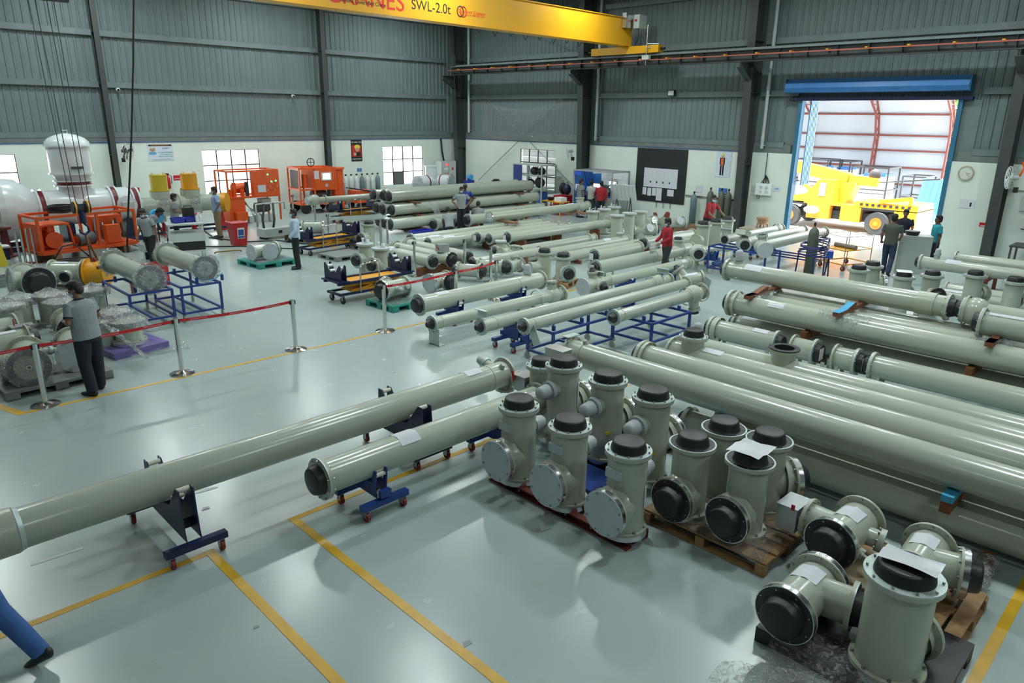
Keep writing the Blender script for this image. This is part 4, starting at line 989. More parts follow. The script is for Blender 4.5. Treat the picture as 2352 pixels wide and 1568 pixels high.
def rack(label, x, y, Lx, Wy, H, m=BLUE, rz=0.0, saddles=(), group='blue pipe racks', mid=True, cast=0.07):
    t = thing('pipe_rack', label, 'rack', (x, y, 0), rz, group); w = 0.045; a, c = Lx/2-w/2, Wy/2-w/2; zb = cast*2.3+w/2
    for sx in (-1, 1):
        for sy in (-1, 1):
            MB().bar((sx*a, sy*c, zb), (sx*a, sy*c, H), w).build('leg', m, t); caster('', t, sx*a, sy*c, cast, 0.03, mat('nylon_wheel', (0.42, 0.40, 0.34), 0.5))
    for z in (zb, H):
        for s in (-1, 1):
            MB().bar((-a, s*c, z), (a, s*c, z), w*0.9).build('long_rail', m, t); MB().bar((s*a, -c, z), (s*a, c, z), w*0.9).build('cross_rail', m, t)
    if mid: MB().bar((0, -c, zb), (0, c, zb), w*0.9).build('cross_rail', m, t); MB().bar((0, -c, H), (0, c, H), w*0.9).build('cross_rail', m, t)
    for sx, sy, rr, ax in saddles:           # curved felt saddles
        g = []; q = MB()
        for i in range(13):
            u = -1+2*i/12; zz = H+0.03+rr*0.75*(u*u)*1.0
            g.append((u*rr*1.7, zz))
        ins = [(p_[0], H+0.015) for p_ in reversed(g)]
        outline = g+[(g[-1][0], H+0.02), (g[0][0], H+0.02)]
        if ax == 'Y':
            for k in range(12): q._add([(sx+g[k][0], sy-0.03, g[k][1]), (sx+g[k+1][0], sy-0.03, g[k+1][1]), (sx+g[k+1][0], sy+0.03, g[k+1][1]), (sx+g[k][0], sy+0.03, g[k][1])], [(0, 1, 2, 3)], True)
        else:
            for k in range(12): q._add([(sx-0.03, sy+g[k][0], g[k][1]), (sx-0.03, sy+g[k+1][0], g[k+1][1]), (sx+0.03, sy+g[k+1][0], g[k+1][1]), (sx+0.03, sy+g[k][0], g[k][1])], [(0, 3, 2, 1)], True)
        q.build('felt_saddle', CYAN, t)
        for s in (-1, 1):
            pp = (sx, sy+s*rr*1.6) if ax == 'X' else (sx+s*rr*1.6, sy)
            MB().bb(pp[0]-0.025, pp[0]+0.025, pp[1]-0.025, pp[1]+0.025, H, H+rr*0.72).build('saddle_post', m, t)
    return t
rack('blue castor rack with light blue felt saddles, left of two under the thin pipes', 9.75, 8.25, 1.75, 0.66, 0.62, saddles=[(-0.72, 0, 0.12, 'X'), (0.05, 0, 0.12, 'X'), (0.78, 0, 0.12, 'X')])
rack('blue castor rack at the right under the thin pipe with black cone', 11.55, 7.72, 1.35, 0.95, 0.55, saddles=[(-0.6, -0.02, 0.13, 'X'), (0.6, -0.02, 0.13, 'X')])
def bracket_plate(root, c, w, h, tilt=0.0, ax='Y'):
    M = Matrix.Rotation(tilt, 3, 'X') if ax == 'Y' else Matrix.Rotation(tilt, 3, 'Y')
    MB().box(c, (0.012, w, h) if ax == 'Y' else (w, 0.012, h), M=M).box(Vector(c)+Vector((-0.03, 0, h/2)), (0.07, w*1.2, 0.01), M=M).build('bracket', ZINC, root)
# ------------------------------------------------------------------ thin pipes with black cones (along X)
gP = 'thin pipes with black cone caps'
t = pipeX('thin pipe with black cone cap on the left blue rack', 8.2, 0.785, 0.105, (1203, 744), (1575, 655), 'c', 'f', rings=[((1222, 738), 0.112, 0.02)], group=gP, fr=0.15)
MB().box(L(t, (onY(1215, 744, 8.2).x, 8.07, 0.62)), (0.012, 0.18, 0.34), M=Matrix.Rotation(-0.5, 3, 'X')).build('bracket', ZINC, t)
xr = onY(1583, 655, 8.2).x
c = Vector((xr+0.05, 8.2, 0.83)); t = tee('joint casting with slanted stub and wrapped paper at the far end of the thin pipes', c, (0.55, -0.45, 0.1), 0.28, 0.26, 0.15, 'f', 'f', [(-0.1, (-0.2, 0.6, 0.7), 0.32, 0.10, 'c', 0.15)], [(0.12, 0.42, -40, 35, (-0.6, -0.8, 0))])
MB()._add([], [], False)
b = MB(); cc = L(t, c); b._add([cc+Vector((0.17, -0.13, 0.17)), cc+Vector((0.36, -0.30, -0.02)), cc+Vector((0.22, -0.33, -0.2)), cc+Vector((0.06, -0.2, -0.14))], [(0, 1, 2, 3)], False); b.build('grey_bag', mat('grey_bag', (0.25, 0.28, 0.28), 0.3), t)
t = pipeX('short thin pipe with black cone cap and round joint on the right blue rack', 7.68, 0.715, 0.115, (1410, 722), (1612, 677), 'c', 'f', rings=[((1426, 715), 0.122, 0.02), ((1576, 685), 0.19, 0.035), ((1608, 678), 0.2, 0.04)], balls=[((1592, 681), 0.2)], branches=[((1590, 681), (0.1, -0.2, -1), 0.33, 0.10, 'k')], group=gP, fr=0.155)
t = pipeX('thin pipe with bracket above its black cone, second from the blue rack', 9.2, 0.58, 0.117, (1104, 738), (1535, 641), 'c', 'f', rings=[((1135, 730), 0.124, 0.02), ((1495, 651), 0.18, 0.03), ((1533, 642), 0.17, 0.04)], balls=[((1513, 646), 0.175)], group=gP, fr=0.16)
bracket_plate(t, L(t, (onY(1108, 738, 9.2).x, 9.2, 0.83)), 0.24, 0.12); bracket_plate(t, L(t, (onY(1516, 645, 9.2).x, 9.15, 0.84)), 0.3, 0.13)
for px in ((1180, 720), (1440, 664)): trolley('small blue trolley hidden under the thin pipe with bracket, %s' % ('left' if px[0] < 1300 else 'right'), onY(px[0], px[1], 9.2).x, 9.2, 0.5, BLUE, rp=0.117, zp=0.58)
t = pipeX('short thin pipe with black cone standing on a foot bracket, nearest the red belt', 10.35, 0.43, 0.122, (992, 743), (1290, 662), 'c', 'f', rings=[((1010, 738), 0.128, 0.02), ((1232, 678), 0.2, 0.03), ((1287, 663), 0.2, 0.035)], balls=[((1270, 668), 0.195)], branches=[((1268, 668), (0, 0.05, 1), 0.34, 0.10, 'f')], group=gP, fr=0.165)
x0 = onY(994, 745, 10.35).x
MB().bb(*[v for v in (L(t, (x0, 0, 0)).x+0.02, L(t, (x0, 0, 0)).x+0.16, -0.17, 0.17, 0.0, 0.012)]).bb(L(t, (x0, 0, 0)).x+0.02, L(t, (x0, 0, 0)).x+0.035, -0.15, 0.15, 0.0, 0.33).build('foot_bracket', ZINC, t)
xj = L(t, (onY(1268, 668, 10.35).x, 0, 0)).x; MB().cyl((xj, 0, 0), (xj, 0, 0.3), 0.06, n=12).build('support_leg', PAINT_D, t)
t = pipeX('thick pipe with large black cap, paper and dome port, on two small blue trolleys', 11.35, 0.53, 0.18, (962, 700), (1242, 628), 'k', 'f', papers=[((1013, 682), 0.33, -50, 35)], branches=[((1212, 634), (0, 0.05, 1), 0.25, 0.085, 'd')], rings=[((1185, 643), 0.187, 0.03)], group='thick pipes on trolleys')
for px, w in (((1045, 680), 'left'), ((1190, 643), 'right')): trolley('small blue trolley under the thick pipe with dome port, %s of two' % w, onY(px[0], px[1], 11.35).x, 11.35, 0.5, BLUE, rp=0.18, zp=0.53)
t = pipeX('thin pipe with a spherical joint, grey disc and black cones on blue trolleys', 10.12, 0.55, 0.125, (1352, 652), (1582, 598), '', 'f', balls=[((1369, 646), 0.215)], rings=[((1392, 640), 0.2, 0.035), ((1575, 600), 0.16, 0.03)],
          branches=[((1366, 647), (-0.95, 0.05, -0.05), 0.38, 0.17, 'm'), ((1369, 646), (-0.35, -0.93, 0), 0.34, 0.12, 'c'), ((1364, 646), (-0.1, 0.1, 1), 0.30, 0.10, 'c')], papers=[((1565, 603), 0.2, 20, 60)], group='thin pipes with joints')
bracket_plate(t, L(t, (onY(1372, 645, 10.12).x, 10.1, 0.8)), 0.3, 0.1)
MB().cyl(L(t, (onY(1366, 647, 10.12).x-0.1, 10.1, 0.0)), L(t, (onY(1366, 647, 10.12).x-0.1, 10.1, 0.36)), 0.07, n=12).build('support_leg', PAINT_D, t)
for px, w in (((1440, 630), 'left'), ((1540, 607), 'right')): trolley('bright blue trolley under the jointed thin pipe, %s of two' % w, onY(px[0], px[1], 10.12).x, 10.12, 0.5, mat('bright_blue', (0.015, 0.07, 0.30), 0.35), rp=0.125, zp=0.55)
t = pipeX('thick pipe with paper on its black cap, passing behind the man in red', 11.6, 0.45, 0.18, (1368, 612), (1585, 568), 'p', 'f', rings=[((1500, 585), 0.19, 0.03), ((1560, 573), 0.24, 0.05)], branches=[((1556, 574), (0, 0, 1), 0.34, 0.14, 'k')], group='thick pipes with paper caps')
for px in ((1400, 605), (1560, 574)): feet(t, L(t, (onY(px[0], px[1], 11.6).x, 0, 0)).x, 0, 0.45, 0.18, 'X')
t = pipeX('thick short pipe with paper on its black cap, left of the man in red', 13.0, 0.36, 0.175, (1366, 584), (1467, 562), 'p', 'k', group='thick pipes with paper caps'); feet(t, 0.2, 0, 0.36, 0.175, 'X'); feet(t, 2.0, 0, 0.36, 0.175, 'X')
MB().bb(-0.02, 0.0, -0.25, -0.1, 0.0, 0.3).build('foot', ZINC, t)
# upright housings beside them
housing('upright housing with shiny bag on its black cap, joined to a side pipe', 14.1, 13.0, 0.0, 0.72, 0.19, 'k', [((-1, 0.35, 0), 0.34, 0.42, 0.15, '', 0.2)], 0.235, group='upright housings in the middle', bottom='')
t = housing('upright housing on a small wooden pallet with black cover facing the viewer', 13.9, 12.15, 0.145, 0.60, 0.19, 'k', [((-0.35, -0.95, 0), 0.36, 0.30, 0.165, 'k', 0.225)], 0.235, group='upright housings in the middle')
pallet('small wooden pallet under the upright housing in the middle', 13.9, 12.15, 0.3, 0.8, 0.62)
_Y = 14.65; _z = onY(1150, 592, _Y).z
t = pipeX('pale pipe with paper joined to the upright housing with shiny bag', _Y, _z, 0.13, (1086, 601), (1240, 577), 'k', 'f', papers=[((1140, 593), 0.3, -40, 30)], group='pipes in the middle')
for u in (0.3, 2.0): MB().bb(u-0.08, u+0.08, -0.12, 0.12, 0, _z-0.11).build('chock', BROWNW, t)
# ------------------------------------------------------------------ lying tees behind the red belt
gR = 'lying housings behind the red belt'
ppallet('green plastic pallet covered with film behind the barrier post', 9.45, 13.3, 0.05, GREENP, 1.1, 1.0)
drape('film sheet on the green pallet behind the barrier post', ((8.95, 13.75), (9.95, 13.8), (9.95, 12.85), (8.95, 12.82)), 0.152, 21, FILM2, amp=0.012)
c = Vector((9.3, 13.35, 0.40)); tee('lying housing with wide black cover and small ports on the green pallet', c, (1, 0.08, 0), 0.28, 0.42, 0.19, 'K', 'f', [(0.1, (-0.1, 1, 0.1), 0.34, 0.15, 'g', 0.2), (0.02, (0.1, -1, 0.1), 0.25, 0.055, 'd', 0.075), (0.3, (0.1, -1, 0.2), 0.24, 0.04, 'm', 0.055)], (), 0.245, gR)
c = at(1003, 646, 0.28); tee('lying housing with grey disc at left and black cover facing the viewer', c, (1, 0.12, 0), 0.26, 0.36, 0.19, 'g', 'f', [(0.16, (0.1, -1, 0), 0.32, 0.17, 'K', 0.235)], [(0.15, 0.45, -30, 10, (0, -1, 0))], 0.235, gR)
c = at(1078, 621, 0.28); tee('lying housing with black cover facing the viewer and black back flange', c, (0.5, -0.86, 0), 0.34, 0.34, 0.17, 'K', 'K', [], [(0.25, 0.5, -30, 30, (-1, 0, 0))], 0.225, gR)
c = at(1128, 612, 0.28); tee('lying housing wrapped in clear film with a flat black cap', c, (0.45, -0.88, 0), 0.36, 0.34, 0.17, 'f', 'k', [], [(0.2, 0.45, -40, 30, (-1, 0, 0))], 0.22, gR)
c = at(1180, 611, 0.28); tee('lying housing with black cone, half wrapped in film, behind the right belt', c, (1, 0.1, 0), 0.26, 0.28, 0.16, 'c', 'f', [(0.05, (0.2, -1, 0.3), 0.26, 0.1, 'w', 0.13), (0.1, (0, 0.3, 1), 0.26, 0.08, 'm', 0.11)], (), 0.21, gR)
drape('clear film lying on the floor under the lying housings', ((10.3, 13.5), (13.2, 13.7), (13.3, 13.1), (10.4, 12.9)), 0.004, 22, FILM, amp=0.02)
# three pipes with caps towards the viewer
gS = 'three pipes with black caps towards the viewer'
for k, (X, ya, yb, e, lab) in enumerate(((12.1, 17.45, 15.35, 'k', 'pipe with paper band and black cap, left of three pointing at the viewer'), (12.68, 17.9, 15.2, 'K', 'pipe with control box on top, middle of three pointing at the viewer'), (13.3, 18.1, 15.25, 'k', 'pipe with black cap, right of three pointing at the viewer'))):
    t = pipeY(lab, X, 0.38, 0.17, ya, yb, 'f', e, group=gS, papers=[(ya-0.25, 0.3, -50, 60)] if k == 0 else (), rings=[(ya-0.1, 0.2, 0.05)], branches=[(ya-0.5, (0, 0, 1), 0.24, 0.05, 'f')] if k == 0 else ())
    if k == 1: ctrl_box(t, (0, yb-ya+0.42, 0.66), (0.3, 0.26, 0.2), [((-0.155, yb-ya+0.38, 0.62), (0, 0.1, 0.09))])
for y, lab in ((15.6, 'timber bearer under the black caps of the three pipes'), (17.2, 'timber bearer under the far ends of the three pipes')):
    t = thing('timber_bearer', lab, 'timber', (12.7, y, 0)); MB().bb(-0.95, 0.95, -0.06, 0.06, 0, 0.2).build('timber', BROWNW, t)
# paired upright housings
def lid_fit(t, z, kind):
    if kind == 'valve':
        MB().cyl((-0.05, 0.02, z), (-0.05, 0.02, z+0.10), 0.025, n=8).cyl((-0.05, 0.02, z+0.10), (-0.05, 0.02, z+0.14), 0.04, n=8).build('valve', WHITE, t)
        MB().box((0.07, -0.02, z+0.05), (0.1, 0.06, 0.08), rz=0.5).build('fitting', WHITE, t)
    else:
        MB().tube([(-0.09, 0, z), (-0.08, 0, z+0.06), (0, 0, z+0.09), (0.08, 0, z+0.06), (0.09, 0, z)], 0.012, 6).build('lid_handle', STEEL, t)
        MB().cyl((-0.12, 0.06, z), (-0.12, 0.06, z+0.09), 0.022, n=8).ball((-0.12, 0.06, z+0.10), 0.03, 10, 6).build('valve', WHITE, t)
for px, py, lab in ((838, 558, 'upright housing with white valve fittings on its lid, left of the pair'), (874, 568, 'upright housing with white valve fittings on its lid, right of the pair')):
    p = at(px, py, 0.95); t = housing(lab, p.x, p.y, 0.0, 0.93, 0.17, 'm', [((-1, -0.15, 0), 0.52, 0.30, 0.16, 'k', 0.21)], 0.23, group='pair of housings with white fittings', bottom='base'); lid_fit(t, 0.95, 'valve')
for k, (px, py, lab) in enumerate(((812, 507, 'upright housing under the steel channels, left one'), (847, 515, 'upright housing under the steel channels, right one with black cap'))):
    p = at(px, py, 0.85); t = housing(lab, p.x, p.y, 0.0, 0.85, 0.17, 'k' if k else 'f', [((-1, -0.1, 0), 0.42, 0.32, 0.16, 'k', 0.21)], 0.23, group='pair of housings under steel channels')
p = at(830, 503, 1.0); t = thing('channel_pair', 'pair of galvanised steel channels lying across two upright housings', 'steel channel', (p.x, p.y, 0.97))
for s, q in ((0.35, 0), (-0.1, 1)): MB().bb(-0.95+q*0.3, 0.75+q*0.1, s-0.03, s+0.03, 0.0, 0.01).bb(-0.95+q*0.3, 0.75+q*0.1, s-0.03, s-0.02, 0.0, 0.11).build('channel', ZINC, t)
t.rotation_euler.z = -0.22
ppallet('flat grey plastic pallet on the floor beside the lift cart', 11.65, 19.2, 0.05, GREYP, 1.15, 1.0, 0.14)
# ------------------------------------------------------------------ scissor lift carts
def cart(label, x, y, rz=0.0, zt=0.46):
    t = thing('lift_cart', label, 'lift cart', (x, y, 0), rz, 'navy and yellow lift carts')
    for s in (-1, 1):
        MB().bb(-1.0, 1.0, s*0.26-0.03, s*0.26+0.03, 0.20, 0.25).build('base_rail', NAVY, t)
        MB().bb(-1.05, 1.05, s*0.30-0.03, s*0.30+0.03, zt, zt+0.06).build('deck_rail', NAVY, t)
        MB().bb(s*0.97-0.03, s*0.97+0.03, -0.26, 0.26, 0.20, 0.25).build('base_cross', NAVY, t)
        MB().bar((-0.62, s*0.2, 0.27), (0.66, s*0.2, zt-0.03), 0.05, 0.035).build('scissor_arm', YEL, t); MB().bar((0.62, s*0.2, 0.27), (-0.6, s*0.2, zt-0.03), 0.05, 0.035).build('scissor_arm', YEL, t)
        for q in (-0.9, 0.9): caster('', t, q, s*0.24, 0.085, 0.04, RUBBER)
    MB().bb(-0.75, 0.75, -0.27, 0.27, zt-0.01, zt+0.02).build('deck_plate', YEL, t); MB().bb(-0.8, 0.85, -0.24, 0.24, zt-0.07, zt-0.03).build('lift_frame', YEL, t); MB().bb(-0.65, 0.65, -0.22, 0.22, 0.25, 0.30).build('lower_frame', YEL, t)
    for s in (-1, 1):
        MB().bb(s*0.92-0.16, s*0.92+0.16, -0.38, 0.38, zt+0.06, zt+0.085).build('saddle_plate', NAVY, t)
        prof = [(-0.36, 0), (0.36, 0), (0.36, 0.36), (0.30, 0.38), (0.26, 0.34), (0.10, 0.16), (-0.10, 0.16), (-0.26, 0.34), (-0.30, 0.38), (-0.36, 0.36)]
        for q in (-0.07, 0.07): MB().prism(prof, ((0, 1, 0), (0, 0, 1)), (s*0.92+q-0.005, 0, zt+0.085), 0.01).build('saddle', NAVY, t)
        for yy, zz in ((-0.23, 0.30), (-0.13, 0.20), (0.23, 0.30), (0.13, 0.20)): MB().cyl((s*0.92-0.06, yy, zt+0.085+zz), (s*0.92+0.06, yy, zt+0.085+zz), 0.035, n=12).build('roller', WHITE, t)
    MB().tube([(-0.45, -0.31, 0.23), (-0.45, -0.32, 0.78), (-0.42, -0.32, 0.86), (-0.32, -0.32, 0.90), (0.05, -0.32, 0.92), (0.08, -0.32, 0.88), (0.08, -0.31, 0.23)], 0.02, 10).build('push_handle', CHROME, t)
    MB().bb(-0.2, 0.0, -0.38, -0.3, 0.19, 0.205).build('pedal', YEL, t)
    return t
cart('navy and yellow scissor lift cart nearest the viewer, empty', 9.45, 14.45)
cart('navy and yellow scissor lift cart behind the man in the light shirt', 11.85, 20.35, 0.12)
cart('navy and yellow scissor lift cart carrying a pipe before the orange machines', 16.4, 25.9, 0.05)
c = onY(850, 453, 25.9); pipeX('pipe with round joint resting on the farthest lift cart', 25.9, 0.95, 0.13, (705, 464), (862, 450), 'm', '', balls=[((722, 462), 0.24)], branches=[((724, 462), (0, -0.3, -1), 0.34, 0.15, 'k')], rings=[((745, 459), 0.2, 0.05)], group='pipes on lift carts')
# green pallet with a lying housing by the man in the light shirt
ppallet('green plastic pallet with film beside the man in the light shirt', 9.45, 19.75, 0.08, GREENP, 1.25, 1.2)
drape('clear film under the housing on the green pallet by the man in the light shirt', ((8.9, 20.2), (10.0, 20.3), (10.05, 19.25), (8.9, 19.2)), 0.152, 33, FILM2, amp=0.02)
c = Vector((9.35, 19.75, 0.40)); tee('lying housing with grey disc facing the viewer on a green pallet', c, (1, 0.15, 0), 0.40, 0.40, 0.19, 'm', 'k', [(0.1, (-0.1, -1, -0.05), 0.30, 0.19, 'g', 0.245)], (), 0.24)
c = at(718, 518, 0.5); tee('lying housing with black cap and grey disc beyond the lift cart', (c.x, c.y, 0.42), (0.8, -0.6, 0), 0.35, 0.4, 0.2, 'k', 'g', [], (), 0.26)
ppallet('grey plastic pallet under the housing beyond the lift cart', c.x, c.y, 0.1, GREYP, 1.3, 1.1)
# ------------------------------------------------------------------ rows of pipes in the centre
gQ = 'pipes lying in the centre of the hall'
def pX(label, Y, z, r, a, b, e0, e1, **k):
    t = pipeX(label, Y, z, r, a, b, e0, e1, group=gQ, n=20, **k)
    if z-r > 0.06 and z < 0.6:
        xa = onY(a[0], a[1], Y).x if isinstance(a, tuple) else a; xb = onY(b[0], b[1], Y).x if isinstance(b, tuple) else b
        for q in (0.12, 0.85): MB().bb(q*(xb-xa)-0.05, q*(xb-xa)+0.05, -0.2, 0.2, 0.0, z-r*0.9).build('chock', BROWNW, t)
    return t
pX('centre pipe with paper on its black end, raised on timber', 16.45, 0.50, 0.155, (1166, 546), (1398, 507), 'p', 'f', rings=[((1385, 509), 0.165, 0.12)])
pX('centre pipe below and nearer than the raised paper-ended one', 15.6, 0.24, 0.14, (1150, 570), (1365, 533), 'f', 'f', rings=[((1350, 536), 0.2, 0.05)])
t = pX('bright-capped pipe with round joint, highest in the centre', 19.1, 0.76, 0.155, (1124, 510), (1350, 467), 's', 'f', balls=[((1334, 470), 0.23)], branches=[((1332, 470), (0, 0.05, 1), 0.36, 0.15, 'f')], papers=[((1308, 475), 0.4, -60, 30)], rings=[((1322, 472), 0.24, 0.04)])
for px, lab in ((1150, 'wrapped timber block under the bright-capped pipe, left'), (1318, 'wrapped timber block under the bright-capped pipe, right')):
    x = onY(px, 505 if px < 1200 else 472, 19.1).x; t = thing('timber_block', lab, 'timber', (x, 18.9, 0)); MB().bb(-0.1, 0.1, -0.6, 0.35, 0.525, 0.602).build('timber', mat('packing_timber', (0.26, 0.14, 0.07), 0.6, var=0.2), t)
    drape('clear film round the '+lab.split(' under')[0]+(' at the left' if px < 1200 else ' at the right'), ((x-0.5, 18.2), (x+0.3, 18.2), (x+0.3, 18.55), (x-0.5, 18.6)), 0.5, px, FILMG, amp=0.04)
t = pX('thick pipe with large black cap behind the bright-capped pipe', 20.25, 0.52, 0.19, (1074, 502), (1198, 484), 'k', 'f', branches=[((1190, 485), (0, 0, 1), 0.24, 0.13, 'f')])
for k, (Y, z, px, e, xe, lab) in enumerate(((17.42, 0.42, (1098, 543), 'p', 19.5, 'pipe with film on its black end beside the paper-ended one'), (16.97, 0.42, (1124, 544), 'c', 19.6, 'pipe with black cone beside the paper-ended one'), (18.85, 0.36, (943, 540), 'k', 20.2, 'pipe with black cap, farthest of three behind the trio'), (18.42, 0.32, (950, 546), 'k', 20.2, 'pipe with black cap and paper, middle of three behind the trio'), (18.0, 0.32, (984, 551), 'k', 20.2, 'pipe with black cap and paper, nearest of three behind the trio'), (17.72, 0.30, (1090, 538), 'f', 20.6, 'plain pipe between the centre rows'))):
    pX(lab, Y, z, 0.16 if k > 1 else 0.15, px, xe, e, 'f', papers=[((px[0]+45, px[1]-8), 0.45, -70, 40)] if k in (3, 4) else ())
pX('long low pipe with a disc stub before the lidded housings', 14.75, 0.22, 0.15, (1200, 571), (1440, 533), 'f', 'f', branches=[((1424, 536), (0, 0, 1), 0.26, 0.1, 'm')], papers=[((1392, 541), 0.35, -20, 50)])
pX('long low pipe passing behind the upright housing on the small pallet', 13.9, 0.24, 0.155, (1300, 587), (1470, 551), 'f', 'f')
pX('pipe with black cap right of the paper-capped pipes', 13.3, 0.40, 0.165, (1478, 556), (1590, 524), 'k', 'f', papers=[((1560, 533), 0.5, -50, 20)])
pX('pipe with black cap just behind the man in red', 12.5, 0.40, 0.165, (1506, 560), (1600, 533), 'k', 'f')
# small tees at the left end of the centre rows
c = at(1150, 572, 0.2); tee('small lying tee with black cone and disc lid on top', c, (1, 0.1, 0), 0.3, 0.3, 0.12, 'c', 'f', [(0, (0, 0, 1), 0.26, 0.15, 'm', 0.19)], (), 0.17)
c = at(1180, 582, 0.2); tee('small lying tee with grey ring behind the disc-lidded one', c, (0.9, -0.4, 0), 0.28, 0.3, 0.13, 'k', 'f', [(0.05, (0.1, 0, 1), 0.25, 0.13, 'f', 0.18)], (), 0.18)
# lidded upright housings near the notice board
gL = 'lidded housings near the black board'
labs = ['lidded housing with handle and white valve, back row left', 'lidded housing with handle and white valve, back row middle', 'lidded housing with handle and white valve, back row right', 'lidded housing with a hanging bag, front row left', 'lidded housing with a hanging bag, front row middle', 'lidded housing with a hanging bag, front row right']
for k, (px, py) in enumerate(((1362, 484), (1388, 479), (1411, 474), (1418, 493), (1446, 488), (1471, 484))):
    p = at(px, py, 0.95 if k < 3 else 1.0); t = housing(labs[k], p.x, p.y, 0.0, 0.93 if k < 3 else 0.98, 0.2, 'm', [((0.5, -0.86, 0), 0.5, 0.28, 0.1, 'k', 0.14)] if k < 3 else [((1, -0.3, 0), 0.4, 0.27, 0.12, '', 0.14)], 0.265, group=gL, bottom='')
    if k < 3: lid_fit(t, 0.95, 'handle')
    else:
        rd = random.Random(k); g = [[Vector((0.22+0.03*math.sin(i*2+j), -0.12+0.09*j+rd.uniform(-.02, .02), 0.95-0.12*i)) for j in range(4)] for i in range(7)]
        MB().sheet(g, smooth=False).build('hanging_bag', FILM2, t)
        if k == 3: paper(t, (0, 0, 0.15), UP, 0.2, 0, 0.3, 0, 0, (0, -1, 0)); 
# lying tees by the red-brown timber near the wall
gK = 'lying tees before the gas cylinders'
for px, py, ax, e0, e1, lab in ((1475, 528, (0.8, -0.6, 0), 'f', 'k', 'lying tee with black cap nearest the man in red'), (1490, 512, (1, 0.2, 0), 'f', 'f', 'lying tee with clear-wrapped port before the gas cylinders'), (1545, 512, (0.9, -0.4, 0), 'f', 'k', 'lying tee with black and white end before the gas cylinders')):
    c = at(px, py, 0.3); tee(lab, c, ax, 0.45, 0.5, 0.2, e0, e1, [(0.1, (-0.2, -0.9, 0.4), 0.3, 0.12, 's' if px == 1490 else 'm', 0.16)], (), 0.26, gK)
t = thing('timber_pile', 'low pile of wrapped brown timbers before the gas cylinders', 'timber', (25.2, 15.6, 0))
for i in range(3): MB().box((0.1*i, -0.18+0.18*i, 0.08), (1.6, 0.15, 0.15), rz=-0.3).build('timber', mat('packing_timber', (0.26, 0.14, 0.07)), t)
t = thing('saddle_blocks', 'two red-brown timber saddles standing on the floor by the wall', 'timber', (25.6, 17.0, 0))
for i in range(2): MB().prism([(-0.3, 0), (0.3, 0), (0.34, 0.5), (0.2, 0.5), (0.05, 0.2), (-0.12, 0.2), (-0.2, 0.45), (-0.32, 0.45)], ((0.5, -0.86, 0), (0, 0, 1)), (0.25*i, 0.2*i, 0.0), 0.1).build('saddle', mat('saddle_brown', (0.22, 0.05, 0.025), 0.6), t)
# roll of film on the floor by the wall
p = Vector((25.0, 17.9, 0)); t = thing('film_roll', 'roll of white film with cardboard core on the floor by the wall', 'roll', (p.x, p.y, 0)); MB().cyl((-0.7, 0.2, 0.1), (0.5, -0.2, 0.1), 0.09, n=14).build('roll', WHITE, t); MB().cyl((-0.75, 0.217, 0.1), (-0.69, 0.196, 0.1), 0.055, n=12).build('core', mat('cardboard', (0.3, 0.2, 0.11), 0.8), t)
drape('crumpled white film beside the roll by the wall', ((p.x, p.y), (p.x+1.1, p.y-0.1), (p.x+1.1, p.y-0.8), (p.x, p.y-0.7)), 0.05, 40, FILM2, amp=0.12)
# upright housings by the gas cylinders
gY = 'black-capped housings by the gas cylinders'
for k, (px, py, lab) in enumerate(((1616, 514, 'upright housing with side flange, left of three by the gas cylinders'), (1645, 509, 'upright housing under the hand of the man in the red polo, middle of three'), (1671, 503, 'upright housing under the hand of the man in the red polo, right of three'))):
    p = at(px, py, 1.05); t = housing(lab, p.x, p.y, 0.0, 1.03, 0.21, 'k', [((-1, 0, 0), 0.5, 0.36, 0.18, 'f', 0.24)] if k == 0 else [], 0.26, group=gY, bottom='')
    g = [[Vector((0.2+0.025*math.sin(i*2.3+j), -0.12+0.06*j, 1.0-0.11*i)) for j in range(4)] for i in range(6)]; MB().sheet(g, smooth=False).build('bag', FILM2, t)
p = at(1602, 579, 0.52); t = pipeX('pipe with rounded joint and open black mouth on a blue trolley', p.y, 0.52, 0.12, p.x-0.1, p.x+4.2, '', 'f', balls=[(p.x, 0.24)], branches=[(p.x, (-0.8, -0.6, -0.02), 0.33, 0.15, 'o')], rings=[(p.x+0.2, 0.19, 0.04)], group='thin pipes with joints')
MB().cyl((0.1, 0, 0), (0.1, 0, 0.34), 0.06, n=12).build('support_leg', PAINT_D, t)
trolley('blue trolley under the pipe with open black mouth', p.x+0.75, p.y, 0.55, mat('bright_blue', (0.015, 0.07, 0.30)), rp=0.12, zp=0.52)
trolley('blue trolley under the far part of the pipe with open black mouth', p.x+3.0, p.y, 0.55, mat('bright_blue', (0.015, 0.07, 0.30)), rp=0.12, zp=0.52)
# pipes on racks by the doorway
gU = 'pipes on racks by the doorway'
t = pipeX('rack pipe by the doorway with bracket over its open black end, farthest of three', 10.2, 0.95, 0.12, (1664, 557), (1795, 512), 'o', 'f', rings=[((1785, 514), 0.17, 0.1)], group=gU); bracket_plate(t, (0.02, 0, 1.2), 0.34, 0.12)
t = pipeX('rack pipe by the doorway with white box joint and black mouth, middle of three', 9.55, 0.95, 0.14, (1700, 563), (1845, 521), '', 'f', balls=[((1708, 560), 0.2)], branches=[((1706, 561), (-0.8, -0.6, 0), 0.34, 0.14, 'o')], group=gU); MB().box((0.1, 0, 1.24), (0.34, 0.3, 0.14), M=Matrix.Rotation(0.3, 3, 'Y')).build('joint_box', PAINT, t)
t = pipeX('rack pipe by the doorway with slanted black mouth, nearest of three', 8.95, 0.95, 0.14, (1745, 565), (1893, 527), '', 'f', balls=[((1748, 563), 0.19)], branches=[((1748, 563), (-0.7, -0.7, -0.1), 0.36, 0.17, 'm'), ((1752, 562), (-0.1, 0.1, 1), 0.3, 0.12, 'o')], group=gU)
